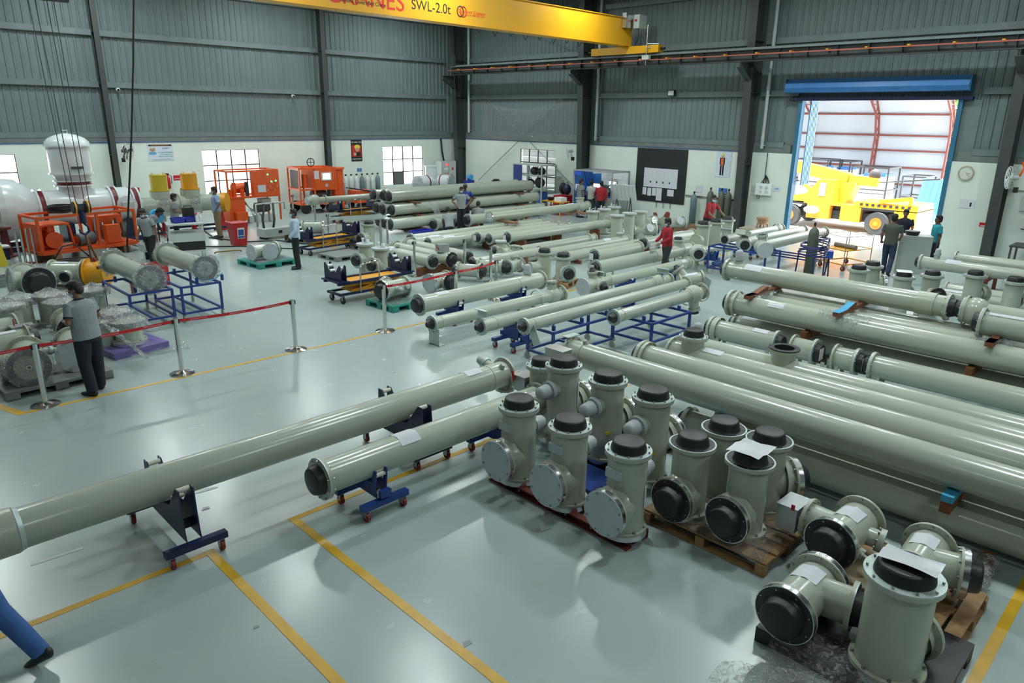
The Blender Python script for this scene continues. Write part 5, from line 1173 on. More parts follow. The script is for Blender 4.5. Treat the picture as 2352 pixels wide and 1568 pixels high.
for x, lab in ((18.6, 'left blue rack under the doorway pipes'), (21.9, 'right blue rack under the doorway pipes')): rack(lab, x, 9.55, 0.9, 1.75, 0.79, BLUE, group='racks by the doorway')
# ================================================================== stack of long pipes at the back
gST = 'stacked pipes at the back of the hall'
stk = [(22.00, 0.36, (897, 517), 'bottom front pipe of the stack at the back'), (22.47, 0.36, (884, 512), 'bottom middle pipe of the stack at the back'), (22.95, 0.36, (872, 506), 'bottom rear pipe of the stack at the back'),
       (22.40, 0.82, (901, 484), 'middle front pipe of the stack at the back'), (22.85, 0.82, (880, 483), 'middle pipe in the middle row of the stack at the back'), (23.30, 0.82, (866, 478), 'middle rear pipe of the stack at the back'),
       (22.75, 1.28, (894, 452), 'top front pipe of the stack at the back with paper patch'), (23.20, 1.28, (883, 448), 'top middle pipe of the stack at the back'), (23.65, 1.28, (859, 447), 'top rear pipe of the stack at the back')]
for Y, z, px, lab in stk:
    x = onY(px[0], px[1], Y).x; pipeX(lab, Y, z, 0.2, x, 23.6, 'k', 'f', group=gST, n=20, fr=0.235, papers=[((915, 447), 0.5, -60, 0)] if 'patch' in lab else ())
for x in (16.8, 19.6, 22.4):
    for z, h in ((0.0, 0.155), (0.567, 0.05), (1.027, 0.05)):
        t = thing('timber_bearer', 'timber bearer %s of the back stack, %s' % (('under the bottom row', 'under the middle row', 'under the top row')[(z > 0)+(z > 1)], ('left', 'centre', 'right')[int((x-16)/2.8)]), 'timber', (x, 22.75, z)); MB().bb(-0.06, 0.06, -1.0 if z < 0.5 else -0.75, 1.15, 0, h).build('timber', BROWNW, t)
p = at(975, 490, 0.6); g = thing('foam_sheet', 'translucent foam sheet hanging off the back stack', 'sheet', (p.x, 21.85, 0.55)); MB().sheet([[Vector((-0.1, 0, 0.55)), Vector((0.2, -0.05, 0.5))], [Vector((0.0, -0.15, 0.2)), Vector((0.3, -0.2, 0.15))], [Vector((0.1, -0.25, -0.2)), Vector((0.3, -0.25, -0.25))]]).build('sheet', FILM2, g)
# small lying pieces where the worker sits
gZ = 'lying pieces by the sitting workers'
for px, py, ax, e0, e1, lab in ((1012, 513, (1, 0.1, 0), 'k', 'f', 'lying piece with black cap beside the crouching worker'), (1040, 500, (1, 0.3, 0), 'k', 'f', 'lying piece with black cap behind the crouching worker')):
    c = at(px, py, 0.26); tee(lab, c, ax, 0.35, 0.4, 0.19, e0, e1, [], (), 0.25, gZ)
def crate(label, x, y, s, m, rz=0.0, z=0.0, cat='bin', name='plastic_bin'):
    t = thing(name, label, cat, (x, y, z), rz); a, b, h = s[0]/2, s[1]/2, s[2]; w = 0.015
    MB().bb(-a, a, -b, b, 0, w).build('bottom', m, t)
    for sg in (-1, 1): MB().bb(sg*a-w/2, sg*a+w/2, -b, b, w, h).build('side', m, t); MB().bb(-a, a, sg*b-w/2, sg*b+w/2, w, h).build('side', m, t)
    MB().bb(-a-0.02, a+0.02, -b-0.02, -b-0.005, h-0.04, h).bb(-a-0.02, a+0.02, b+0.005, b+0.02, h-0.04, h).bb(-a-0.02, -a-0.005, -b, b, h-0.04, h).bb(a+0.005, a+0.02, -b, b, h-0.04, h).build('rim', m, t)
    return t
BINB = mat('bin_blue', (0.02, 0.035, 0.35), 0.45, var=0.06)
p = at(968, 540, 0); crate('low blue plastic crate lying on the floor before the stack', p.x, p.y, (0.8, 0.4, 0.2), BINB, 0.1)
t = crate('blue plastic bin with papers at the end of the stack', *at(1196, 497, 0)[:2], (0.5, 0.42, 0.5), BINB, 0.2); MB().box((0, 0, 0.5), (0.42, 0.36, 0.02), rz=0.3).box((-0.12, 0.05, 0.52), (0.3, 0.26, 0.02), rz=-0.3).build('papers', PAPER, t)
# ================================================================== white vessel train at the far left
VY = 27.0
t = thing('white_vessel', 'large white bushing turret vessel with maroon bands on a horizontal drum', 'vessel', (6.5, VY, 0))
def ban(x, r, w=0.14): MB().cyl((x-w/2, 0, 1.2), (x+w/2, 0, 1.2), r, n=36).build('maroon_band', MAROON, t); MB().cyl((x-w/2-0.06, 0, 1.2), (x-w/2, 0, 1.2), r+0.05, n=36).cyl((x+w/2, 0, 1.2), (x+w/2+0.06, 0, 1.2), r+0.05, n=36).build('band_flange', WHITEV, t)
b = MB(); b.cyl((-1.3, 0, 1.2), (1.55, 0, 1.2), 0.56, n=40); b.lathe((-2.1, 0, 1.25), (1, 0, 0), [(0, 0.98), (0.45, 0.9), (0.7, 0.7), (0.85, 0.56)], 40, soft=True); b.cyl((-4.0, 0, 1.25), (-2.1, 0, 1.25), 0.98, n=40)
b.build('horizontal_drum', WHITEV, t); ban(-1.05, 0.575); ban(1.05, 0.575); ban(1.72, 0.5)
MB().cyl((-2.3, 0, 1.25), (-2.15, 0, 1.25), 1.06, n=40).build('drum_flange', WHITEV, t)
b = MB(); b.lathe((0, 0, 1.2), UP, [(0, 0.48), (0.72, 0.48), (0.90, 0.48), (1.0, 0.54), (1.08, 0.61), (1.95, 0.61)], 40)
b.lathe((0, 0, 3.15), UP, [(0, 0.65), (0.1, 0.63), (0.22, 0.53), (0.32, 0.32), (0.37, 0.1), (0.38, 0.001)], 40, soft=True); b.build('turret', WHITEV, t)
MB().cyl((0, 0, 1.93), (0, 0, 2.03), 0.51, n=36).build('maroon_band', MAROON, t); MB().cyl((0, 0, 1.88), (0, 0, 1.93), 0.57, n=36).cyl((0, 0, 2.03), (0, 0, 2.08), 0.57, n=36).build('band_flange', WHITEV, t)
MB().cyl((0, 0, 3.12), (0, 0, 3.17), 0.67, n=36).cyl((0, 0, 2.26), (0, 0, 2.31), 0.66, n=36).build('turret_flange', WHITEV, t)
MB().tube([(-0.06, 0, 3.5), (-0.06, 0, 3.62), (0.06, 0, 3.62), (0.06, 0, 3.5)], 0.02, 6).build('lifting_eye', STEEL, t)
MB().bb(-0.15, 0.2, -0.68, -0.6, 2.45, 2.52).build('gauge_bar', DARKST, t)
MB().cyl((1.35, -0.5, 1.2), (1.35, -0.62, 1.2), 0.32, n=24).build('port_flange', WHITEV, t); MB().bb(1.17, 1.53, -0.75, -0.62, 1.0, 1.32).build('port_box', LGREY, t)
for x in (-3.0, -0.4, 1.4): MB().bb(x-0.12, x+0.12, -0.5, 0.5, 0.0, 0.72).build('support_leg', NAVY, t)
MB().bb(-3.6, 1.7, -0.62, -0.5, 0.0, 0.16).bb(-3.6, 1.7, 0.5, 0.62, 0.0, 0.16).build('base_rail', NAVY, t)
MB().bb(-2.75, -2.35, -1.02, -0.9, 1.25, 1.95).build('hatch', LGREY, t)
# beige bus with yellow cylinders
t = thing('bus_section', 'beige bus section with two yellow test cylinders at the far left', 'bus section', (9.6, VY, 0))
b = MB(); b.cyl((-1.45, 0, 1.05), (1.7, 0, 1.05), 0.30, n=28); 
for x in (-0.45, 0.6): b.cyl((x, 0, 0.7), (x, 0, 1.55), 0.34, n=28); b.ball((x, 0, 1.05), 0.40, 24, 14)
b.build('body', PAINT, t)
for x, m in ((-0.45, mat('dull_yellow', (0.55, 0.42, 0.03), 0.45)), (0.6, YEL)):
    c = MB().cyl((x, 0, 1.6), (x, 0, 2.08), 0.28, n=26).build('yellow_cylinder', m, t); MB().cyl((x, 0, 1.56), (x, 0, 1.6), 0.33, n=26).cyl((x, 0, 2.08), (x, 0, 2.11), 0.29, n=26).build('cylinder_flange', m, c)
    for q in (-0.2, 0.2): MB().tube([(x+q-0.03, 0, 2.1), (x+q-0.03, 0, 2.17), (x+q+0.03, 0, 2.17), (x+q+0.03, 0, 2.1)], 0.012, 6).build('lifting_eye', m, c)
    bb = MB(); crumple(bb, (x, -0.36, 1.15), (0, -1, 0), 0.17, 0.08, seed=int(x*10)+20); bb.build('wrapped_port', FILM2, t)
    MB().cyl((x, 0, 0.45), (x, 0, 0.7), 0.1, n=12).build('stub', ROLLER, t); MB().lathe((x, 0, 0), UP, [(0, 0), (0, 0.2), (0.08, 0.1), (0.4, 0.07), (0.45, 0.12), (0.45, 0)], 12).build('jack_stand', REDP, t)
for x in (-1.3, 0.1, 1.35): MB().cyl((x, 0, 1.05), (x+0.05, 0, 1.05), 0.37, n=26).build('flange', PAINT_D, t)
for z in (-1, 1): MB().bb(-1.1, 2.4, z*0.5-0.05, z*0.5+0.05, 0.12, 0.2).build('base_rail', NAVY, t)
c = MB().cyl((1.72, -0.05, 1.02), (1.86, -0.17, 1.02), 0.36, n=28).build('yellow_end_plate', YEL, t)
MB().lathe((1.6, 0, 0.0), UP, [(0, 0), (0, 0.3), (0.05, 0.3), (0.1, 0.2), (0.6, 0.12), (0.72, 0.2), (0.72, 0)], 4).build('red_stand', REDP, t)
# ================================================================== orange machines
def skid_frame(t, Lx, Wy, z0, z1, w=0.07, m=ORANGE):
    a, c = Lx/2, Wy/2
    for sy in (-1, 1):
        MB().bar((-a, sy*c, z0), (a, sy*c, z0), 0.14, 0.09).build('base_beam', m, t); MB().bar((-a, sy*c, z1), (a, sy*c, z1), w).build('top_rail', m, t)
        for x in (-a, a*0.18, a): MB().bar((x, sy*c, z0), (x, sy*c, z1), w).build('post', m, t)
    for x in (-a, a): MB().bar((x, -c, z0), (x, c, z0), 0.12, 0.09).build('base_beam', m, t); MB().bar((x, -c, z1), (x, c, z1), w).build('top_rail', m, t)
t = thing('compressor_skid', 'orange open-frame compressor skid with motor before the white vessel', 'machine', (5.95, 24.75, 0), 0.16)
skid_frame(t, 2.75, 1.15, 0.26, 1.28)
for x in (-1.0, 1.0): MB().bb(x-0.1, x+0.1, -0.65, 0.65, 0, 0.2).build('timber', WOOD, t)
MB().bb(-1.3, 1.3, -0.5, 0.5, 0.30, 0.33).build('deck', ORANGE, t)
MB().bb(-1.34, -0.55, 0.46, 0.5, 0.33, 1.05).bb(-1.34, -0.5, -0.5, 0.5, 1.02, 1.06).bb(-1.36, -1.33, -0.5, 0.5, 0.33, 1.05).build('pump_hood', ORANGE, t)
MB().tube([(-1.3, -0.5, 0.33), (-1.3, -0.5, 1.0), (-1.2, -0.5, 1.06), (-0.62, -0.5, 1.06), (-0.52, -0.5, 0.98), (-0.45, -0.5, 0.33)], 0.035, 8).build('hood_edge', ORANGE, t)
MB().cyl((-0.95, -0.45, 0.6), (-0.95, 0.1, 0.6), 0.24, n=20).cyl((-1.0, -0.3, 0.8), (-1.0, -0.3, 1.0), 0.08, n=12).build('pump', ORANGE, t)
MB().cyl((-0.3, -0.3, 0.5), (0.25, -0.1, 0.5), 0.19, n=20).build('motor', mat('motor_grey', (0.10, 0.11, 0.12), 0.5), t); MB().cyl((-0.33, -0.312, 0.5), (-0.3, -0.3, 0.5), 0.14, n=18).build('fan_cover', STEEL, t)
MB().bb(0.5, 0.92, -0.55, -0.3, 0.34, 0.88).build('switch_box', ORANGE, t); MB().bb(0.35, 1.3, 0.05, 0.35, 0.5, 1.1).build('valve_panel', ORANGE, t)
rd = random.Random(9)
for k in range(12):
    x = rd.uniform(0.35, 1.25); MB().cyl((x, -0.15+rd.uniform(-.1, .2), 0.4), (x, -0.15, 0.7+rd.uniform(0, 0.45)), 0.025+0.02*rd.random(), n=8).build('valve_pipe', STEEL if k % 3 else DARKST, t)
b = MB(); rd = random.Random(4)
for k in range(9): b.tube([(-0.45+rd.uniform(-.5, .5)*0.9, rd.uniform(-.3, .3), 1.34+0.05*rd.random()+0.06*math.sin(j)+0.02*k) if False else (-0.45+(0.32+0.05*rd.random())*math.cos(j*PI/6+k), (0.25+0.05*rd.random())*math.sin(j*PI/6+k), 1.335+0.022*k+0.02*rd.random()) for j in range(13)], 0.022, 6)
b.build('cable_coil', BLACK, t, 'stuff')
# coil of hose beside the skid
p = at(165, 612, 0); t = thing('hose_coil', 'black hose coil on the floor before the orange skid', 'hose', (p.x, p.y, 0))
MB().tube([(0.55*math.cos(j*PI/8)*(1+0.05*math.sin(j)), 0.4*math.sin(j*PI/8), 0.03+0.012*j/3) for j in range(50)], 0.022, 6).build('coil', BLACK, t)
MB().tube([(-0.4, 0.1, 0.2), (-0.1, 0.25, 0.55), (0.2, 0.2, 0.6), (0.55, 0.0, 0.15)], 0.022, 6).build('loop', BLACK, t)
t = thing('gas_cart', 'orange gas handling cabinet with lit control panel under the barred window', 'machine', (13.0, 28.35, 0), 0.03)
Lx = 2.15; a = Lx/2; c = 0.5
for sx in (-1, 1):
    for sy in (-1, 1): MB().bar((sx*a, sy*c, 0.05), (sx*a, sy*c, 2.05), 0.06).build('post', ORANGE, t)
for z in (1.05, 2.05):
    for sy in (-1, 1): MB().bar((-a, sy*c, z), (a, sy*c, z), 0.055).build('rail', ORANGE, t)
    for sx in (-1, 1): MB().bar((sx*a, -c, z), (sx*a, c, z), 0.055).build('rail', ORANGE, t)
MB().bb(-a, a, -c, c, 1.0, 1.04).build('shelf', ORANGE, t); MB().bb(-a, -0.42, -c, c, 0.12, 1.0).build('lower_cabinet', ORANGE, t)
MB().bb(-0.9, -0.45, -c-0.22, -c, 0.2, 0.5).build('tank', ORANGE, t)
pn = MB().bb(0.0, a-0.03, -c-0.03, -c+0.25, 1.05, 2.03).build('control_panel', ORANGE, t)
MB().bb(0.16, 0.5, -c-0.036, -c-0.03, 1.2, 1.48).build('paper', PAPER, pn)
for x, z in ((0.62, 1.88), (0.95, 1.62), (0.76, 1.6)): MB().cyl((x, -c-0.03, z), (x, -c-0.05, z), 0.035, n=12).build('lamp', GREENL, pn)
rd = random.Random(2)
for k in range(14): MB().cyl((0.6+0.4*rd.random(), -c-0.03, 1.25+0.65*rd.random()), (0.6+0.4*rd.random()*0+0.4*rd.random(), -c-0.045, 1.3), 0.016, n=8) if False else MB().bb(0.58+0.1*(k % 5), 0.60+0.1*(k % 5)+0.01, -c-0.04, -c-0.03, 1.25+0.14*(k//5), 1.28+0.14*(k//5)).build('button', BLACK if k % 3 else WHITE, pn)
for k, x in enumerate((-0.85, -0.68, -0.35, -0.15)): MB().cyl((x, -0.2, 1.05), (x, -0.2, 1.35+0.25*(k % 2)), 0.08, n=14).build('bottle', ORANGE if k < 3 else DARKST, t)
MB().cyl((-0.6, 0.1, 1.35), (-0.05, 0.1, 1.35), 0.2, n=18).build('compressor', ORANGE, t); MB().cyl((0.2, -0.1, 0.55), (0.75, -0.1, 0.55), 0.2, n=18).build('vacuum_pump', mat('pump_dark', (0.06, 0.07, 0.08), 0.4), t)
MB().bb(0.45, 0.85, -0.2, 0.2, 0.7, 0.9).build('pump_head', LGREY, t)
for k in range(4): MB().bb(-0.35+0.3*k, -0.15+0.3*k, -c-0.1, -c+0.1, 0.02, 0.3).build('transformer', LGREY, t)
b = MB()
for k in range(3): b.tube([(-0.4, -0.3, 0.95-0.05*k), (-0.2, -0.4, 0.6), (-0.1+0.2*k, -0.5, 0.25)], 0.025, 6)
b.build('hoses', STEEL, t)
t = thing('gas_cart', 'orange wheeled service cart with a lit screen and hand wheel at the far wall', 'machine', (16.7, 29.55, 0), -0.12)
Lx, Wy = 1.95, 1.3; a, c = Lx/2, Wy/2
for z in (0.42, 1.05, 1.95):
    for sy in (-1, 1): MB().bar((-a, sy*c, z), (a*0.72, sy*c, z), 0.07).build('rail', ORANGE, t)
    for x in (-a, a*0.72): MB().bar((x, -c, z), (x, c, z), 0.07).build('rail', ORANGE, t)
for sy in (-1, 1):
    for x in (-a, -a*0.3, a*0.72): MB().bar((x, sy*c, 0.42), (x, sy*c, 1.95), 0.06).build('post', ORANGE, t)
MB().bb(-a, a*0.72, -c, c, 0.38, 0.44).build('chassis', ORANGE, t)
pn = MB().bb(-0.35, 0.66, -c-0.03, c, 1.08, 1.92).build('cabinet', ORANGE, t); MB().bb(0.02, 0.5, -c-0.06, -c-0.03, 1.42, 1.78).build('screen_frame', LGREY, pn); MB().bb(0.08, 0.44, -c-0.065, -c-0.058, 1.47, 1.73).build('screen', SCREEN, pn); MB().bb(-0.3, -0.08, -c-0.036, -c-0.03, 1.5, 1.85).build('paper', PAPER, pn)
MB().bb(0.2, 0.32, -c-0.04, -c-0.03, 1.15, 1.28).build('vent', PLATE, pn)
MB().bb(-a+0.05, -a+0.1, -0.5, 0.5, 1.1, 1.85).build('side_panel', mat('dark_recess', (0.05, 0.03, 0.025), 0.6), t); MB().cyl((-0.6, -0.3, 1.1), (-0.6, -0.3, 1.7), 0.13, n=16).build('bottle', ORANGE, t)
MB().tube([(-0.1+0.17*math.cos(j*PI/8), 0.1, 2.17+0.17*math.sin(j*PI/8)) for j in range(16)], 0.02, 6, closed=True).bar((-0.27, 0.1, 2.17), (0.07, 0.1, 2.17), 0.02).bar((-0.1, 0.1, 2.0), (-0.1, 0.1, 2.34), 0.02).build('hand_wheel', BLACK, t)
for x in (-0.75, 0.45):
    for sy in (-1, 1): MB().cyl((x, sy*(c-0.05)-0.06, 0.24), (x, sy*(c-0.05)+0.06, 0.24), 0.24, n=20).build('wheel', RUBBER, t)
MB().cyl((1.02, -0.1, 0.05), (1.02, -0.1, 1.85), 0.3, n=24).build('filter_tank', ORANGE, t); MB().cyl((1.02, -0.1, 1.85), (1.02, -0.1, 1.93), 0.36, n=24).build('tank_lid', ORANGE, t)
MB().cyl((-0.2, 0, 0.75), (0.45, 0, 0.75), 0.2, n=16).build('blower', mat('motor_grey', (0.10, 0.11, 0.12)), t)
t = thing('gas_cart', 'small low orange cart with navy handle before the gas cylinders', 'machine', (18.9, 29.3, 0), 0.0)
MB().bb(-0.45, 0.5, -0.4, 0.4, 0.3, 0.85).build('body', ORANGE, t); MB().bar((-0.5, -0.42, 0.95), (0.7, -0.42, 0.75), 0.05).bar((-0.5, 0.42, 0.95), (0.7, 0.42, 0.75), 0.05).build('handle', NAVY, t); MB().cyl((0.6, -0.3, 0.45), (0.6, 0.3, 0.45), 0.25, n=18).build('hose_drum', WHITE, t)
for x in (-0.3, 0.35):
    for y in (-0.35, 0.35): MB().cyl((x, y-0.04, 0.15), (x, y+0.04, 0.15), 0.15, n=16).build('wheel', RUBBER, t)
# red bin with label
t = thing('waste_bin', 'red tapered waste bin with a blue pictogram label', 'bin', at(549, 562, 0))
pr = [(-0.19, 0.0), (0.19, 0.0), (0.26, 0.72), (-0.26, 0.72)]
MB()._add([], [], False)
b = MB(); vs = [(-.19, -.19, 0), (.19, -.19, 0), (.19, .19, 0), (-.19, .19, 0), (-.26, -.26, .74), (.26, -.26, .74), (.26, .26, .74), (-.26, .26, .74)]; b._add(vs, [(3, 2, 1, 0), (0, 1, 5, 4), (1, 2, 6, 5), (2, 3, 7, 6), (3, 0, 4, 7)], False); b.build('bin_body', REDP, t)
MB().bb(-0.28, 0.28, -0.28, 0.28, 0.72, 0.76).build('rim', REDP, t); MB().box((0.0, -0.245, 0.42), (0.24, 0.005, 0.36), M=Matrix.Rotation(0.095, 3, 'X')).build('label', WHITE, t)
MB().box((0.0, -0.25, 0.44), (0.19, 0.005, 0.2), M=Matrix.Rotation(0.095, 3, 'X')).box((0.0, -0.234, 0.29), (0.22, 0.005, 0.07), M=Matrix.Rotation(0.095, 3, 'X')).build('pictogram', CONDUIT, t)
# steel work cart with bins and bottles
t = thing('work_cart', 'grey steel work cart with tools and a blue paper roll', 'cart', (8.0, 21.95, 0), -0.25)
for sx in (-0.45, 0.45):
    for sy in (-0.33, 0.33): MB().bar((sx, sy, 0), (sx, sy, 1.08), 0.05).build('leg', LGREY, t)
for z in (0.28, 0.78, 1.06): MB().bb(-0.5, 0.5, -0.38, 0.38, z, z+0.04).build('shelf', LGREY, t)
MB().bb(-0.48, 0.48, -0.37, 0.37, 0.32, 0.6).build('black_crate', BLACK, t); MB().bb(-0.5, 0.5, -0.385, -0.37, 0.58, 0.82).build('apron', LGREY, t)
for k, x in enumerate((-0.15, 0.2)): crate('small blue tray %s on the grey work cart' % ('left' if k == 0 else 'right'), 8.0+x, 22.0, (0.3, 0.25, 0.14), BINB, 0, 1.105)
for k, x in enumerate((0.36, 0.48)):
    q = thing('spray_bottle', 'spray bottle with %s trigger on the grey work cart' % ('pink' if k == 0 else 'white'), 'bottle', (8.0+x-0.03, 21.78+0.1*k, 1.105)); MB().lathe((0, 0, 0), UP, [(0, 0), (0, 0.045), (0.15, 0.045), (0.2, 0.02), (0.22, 0.02)], 12).build('bottle', WHITE, q); MB().bb(-0.06, 0.02, -0.012, 0.012, 0.22, 0.26).build('trigger', mat('pink', (0.6, 0.03, 0.2), 0.4) if k == 0 else WHITE, q)
q = thing('paper_roll', 'light blue paper roll on a stand behind the work cart', 'roll', (7.5, 22.7, 0)); MB().cyl((0, 0, 0), (0, 0, 1.2), 0.02, n=8).build('stand', DARKST, q); MB().cyl((0.0, -0.12, 1.25), (0.0, 0.12, 1.25), 0.19, n=22).build('roll', mat('paper_blue', (0.08, 0.38, 0.7), 0.7), q); MB().cyl((0, -0.125, 1.25), (0, -0.119, 1.25), 0.05, n=12).build('core', BLACK, q); MB().cyl((0, 0, 0), (0, 0, 0.02), 0.2, n=16).build('foot', DARKST, q)
q = thing('radio', 'black portable case standing on the work cart', 'case', (8.25, 22.2, 1.105)); MB().bb(-0.15, 0.15, -0.08, 0.08, 0, 0.38).build('case', BLACK, q); MB().tube([(-0.12, 0, 0.38), (-0.1, 0, 0.44), (0.1, 0, 0.44), (0.12, 0, 0.38)], 0.012, 6).build('handle', BLACK, q)
t = crate('open grey tool tray at the left of the work cart', 7.1, 22.3, (0.55, 0.35, 0.2), LGREY, 0.1, 0.35, 'tray', 'tool_tray'); 
q = thing('tray_stand', 'thin stand under the grey tool tray', 'stand', (7.1, 22.3, 0)); MB().bb(-0.25, 0.25, -0.15, 0.15, 0.31, 0.345).build('top', LGREY, q)
for sx in (-0.2, 0.2): MB().cyl((sx, 0, 0), (sx, 0, 0.31), 0.02, n=8).build('leg', LGREY, q)
# ground pipe bracket, hoses on the floor
t = thing('strap_bracket', 'bent brass-coloured strap bracket lying on the floor', 'bracket', at(525, 581, 0)); MB().tube([(-0.4, 0.1, 0.02), (-0.36, 0.1, 0.06), (-0.1, 0.05, 0.06), (0.1, -0.02, 0.07), (0.36, -0.05, 0.06), (0.4, -0.06, 0.02)], 0.025, 6).build('strap', mat('brass', (0.22, 0.15, 0.06), 0.4, metal=0.6), t)
for k, (pts, lab) in enumerate(((((480, 545), (560, 555), (640, 552), (700, 560), (760, 556)), 'black hose running across the floor behind the red bin'), (((470, 566), (560, 565), (650, 570), (720, 572)), 'black hose running across the floor before the red bin'), (((460, 500), (470, 530), (490, 545), (510, 551)), 'curved black hose beside the man in khaki trousers'), (((300, 560), (350, 575), (400, 582)), 'black cable on the floor by the crouching men'))):
    P_ = [at(x, y, 0.02) for x, y in pts]; t = thing('floor_hose', lab, 'hose', (P_[0].x, P_[0].y, 0)); MB().tube([Vector((q.x-P_[0].x, q.y-P_[0].y, 0.02)) for q in P_], 0.02, 6).build('hose', BLACK, t)
p = at(685, 553, 0); t = thing('hose_coil', 'black hose coil behind the man in the light shirt', 'hose', (p.x, p.y, 0)); MB().tube([(0.45*math.cos(j*PI/8), 0.35*math.sin(j*PI/8), 0.02+0.01*j/4) for j in range(60)], 0.02, 6).build('coil', BLACK, t)
t = thing('pump_unit', 'low grey pump box with pipe frame behind the man in the light shirt', 'machine', at(635, 545, 0), 0.1); MB().bb(-0.6, 0.6, -0.25, 0.25, 0.08, 0.36).build('box', LGREY, t); MB().bb(-0.05, 0.1, -0.256, -0.25, 0.18, 0.28).build('badge', BLACK, t)
MB().tube([(-0.4, 0.5, 0.36), (-0.4, 0.5, 1.15), (0.75, 0.5, 1.15), (0.75, 0.5, 0.9)], 0.035, 8).build('pipe_frame', LGREY, t); MB().tube([(-0.1, 0.45, 1.15), (-0.3, 0.3, 0.6), (-0.5, -0.1, 0.1)], 0.04, 8).tube([(0.25, 0.45, 1.15), (0.1, 0.2, 0.6), (-0.1, 0, 0.3)], 0.04, 8).build('hoses', BLACK, t)
for sx in (-0.5, 0.5): MB().bb(sx-0.05, sx+0.05, -0.2, 0.2, 0, 0.08).build('foot', BLACK, t)
# ================================================================== far wall: gas cylinders, white tee, panel
GCOL = [mat('gas_white', (0.6, 0.62, 0.62), 0.4), mat('gas_grey', (0.14, 0.2, 0.22), 0.4), mat('gas_olive', (0.10, 0.115, 0.085), 0.45)]
def gascyl(label, x, y, m, h=1.45, r=0.115, group='gas cylinders at the far wall', cap=BLACK):
    t = thing('gas_cylinder', label, 'gas cylinder', (x, y, 0), 0, group)
    MB().lathe((0, 0, 0), UP, [(0, 0.02), (0.005, r), (h*0.78, r), (h*0.86, r*0.85), (h*0.9, r*0.5), (h*0.92, 0.035), (h*0.94, 0.03)], 18, soft=True).build('body', m, t)
    MB().cyl((0, 0, h*0.93), (0, 0, h), 0.03, n=10).build('valve', cap, t); MB().cyl((-0.06, 0, h*0.97), (0.06, 0, h*0.97), 0.02, n=8).build('valve_outlet', cap, t)
    return t
ords = ['first', 'second', 'third', 'fourth', 'fifth', 'sixth', 'seventh', 'eighth']
for k in range(8): gascyl('%s gas cylinder, %s from the left in the row at the far wall' % ('white' if k not in (4, 7) else 'dark grey', ords[k]), 18.95+0.31*k, 31.1, GCOL[1] if k in (4, 7) else GCOL[0])
t = thing('wrapped_tee', 'white wrapped tee vessel with maroon bands before the control panel', 'vessel', (23.6, 29.9, 0))
b = MB(); b.cyl((-1.0, -0.1, 0.95), (0.6, 0.1, 0.95), 0.36, n=28); b.cyl((0, 0, 0.95), (0, 0, 1.75), 0.3, n=26); b.cyl((0.35, 0.1, 0.95), (0.75, -0.75, 0.95), 0.36, n=28); b.build('body', WHITEV, t)
MB().cyl((-0.42, -0.04, 0.95), (-0.36, -0.03, 0.95), 0.375, n=28).cyl((0.5, -0.22, 0.95), (0.525, -0.27, 0.95), 0.375, n=28).build('maroon_band', MAROON, t)
MB().cyl((0, 0, 1.72), (0, 0, 1.78), 0.34, n=26).build('flange', WHITEV, t)
b = MB(); crumple(b, (-1.0, -0.1, 0.95), (-1, -0.12, 0), 0.38, 0.2, seed=3); crumple(b, (0.75, -0.75, 0.95), (0.42, -0.9, 0), 0.38, 0.06, seed=4); b.build('film_wrap', FILM2, t)
for x in (-0.6, 0.4): MB().bb(x-0.1, x+0.1, -0.25, 0.25, 0, 0.62).build('support', WOOD, t)
t = thing('control_panel', 'light grey electrical control panel in the far corner', 'cabinet', (25.45, 31.0, 0)); bd = MB().bb(-0.52, 0.52, -0.3, 0.3, 0, 1.9).build('cabinet', LGREY, t)
MB().bb(-0.005, 0.005, -0.304, -0.3, 0.1, 1.85).bb(-0.5, 0.5, -0.304, -0.3, 1.02, 1.03).build('door_gap', DARKST, bd)
MB().bb(-0.2, 0.0-0.02, -0.31, -0.3, 1.68, 1.78).bb(-0.12, -0.06, -0.31, -0.3, 1.06, 1.1).build('display', mat('red_display', (0.8, 0.05, 0.05), 0.4, emit=1.5), bd)
for x in (-0.25, -0.1): MB().cyl((x, -0.3, 1.5), (x, -0.315, 1.5), 0.06, n=14).build('meter', WHITE, bd); MB().cyl((x, -0.3, 1.28), (x, -0.32, 1.28), 0.035, n=12).build('knob', ORANGE, bd)
MB().bb(0.22, 0.34, -0.305, -0.3, 1.42, 1.56).build('warning_label', REDP, bd); MB().bb(0.2, 0.3, -0.32, -0.3, 0.7, 0.76).build('handle', BLACK, bd)
MB().tube([(0, 0.1, 1.9), (0.0, 0.25, 2.4), (0, 0.33, ZW)], 0.05, 8).build('cable_trunk', BLACK, t)
t = thing('bench', 'pale steel bench with blue tools in the far corner', 'bench', (24.6, 28.2, 0)); MB().bb(-1.0, 1.0, -0.35, 0.35, 0.86, 0.92).build('top', LGREY, t); MB().bb(-0.95, 0.95, -0.33, 0.33, 0.0, 0.86).build('body', LGREY, t)
q = thing('paper_roll', 'light blue paper roll on the corner bench', 'roll', (24.6, 28.1, 0.92)); MB().bb(-0.2, 0.25, -0.15, 0.15, 0, 0.2).build('blue_box', BINB, q); MB().cyl((0.1, -0.1, 0.34), (0.1, 0.1, 0.34), 0.14, n=18).build('roll', mat('paper_blue', (0.08, 0.38, 0.7)), q)
t = thing('drum_stack', 'stack of black plastic reels on a white bench by the shelf', 'reels', (25.4, 27.0, 0)); MB().bb(-0.4, 0.6, -0.7, 0.7, 0.0, 0.85).build('bench', WHITE, t); MB().bb(-0.42, 0.62, -0.72, 0.72, 0.85, 0.9).build('bench_top', LGREY, t)
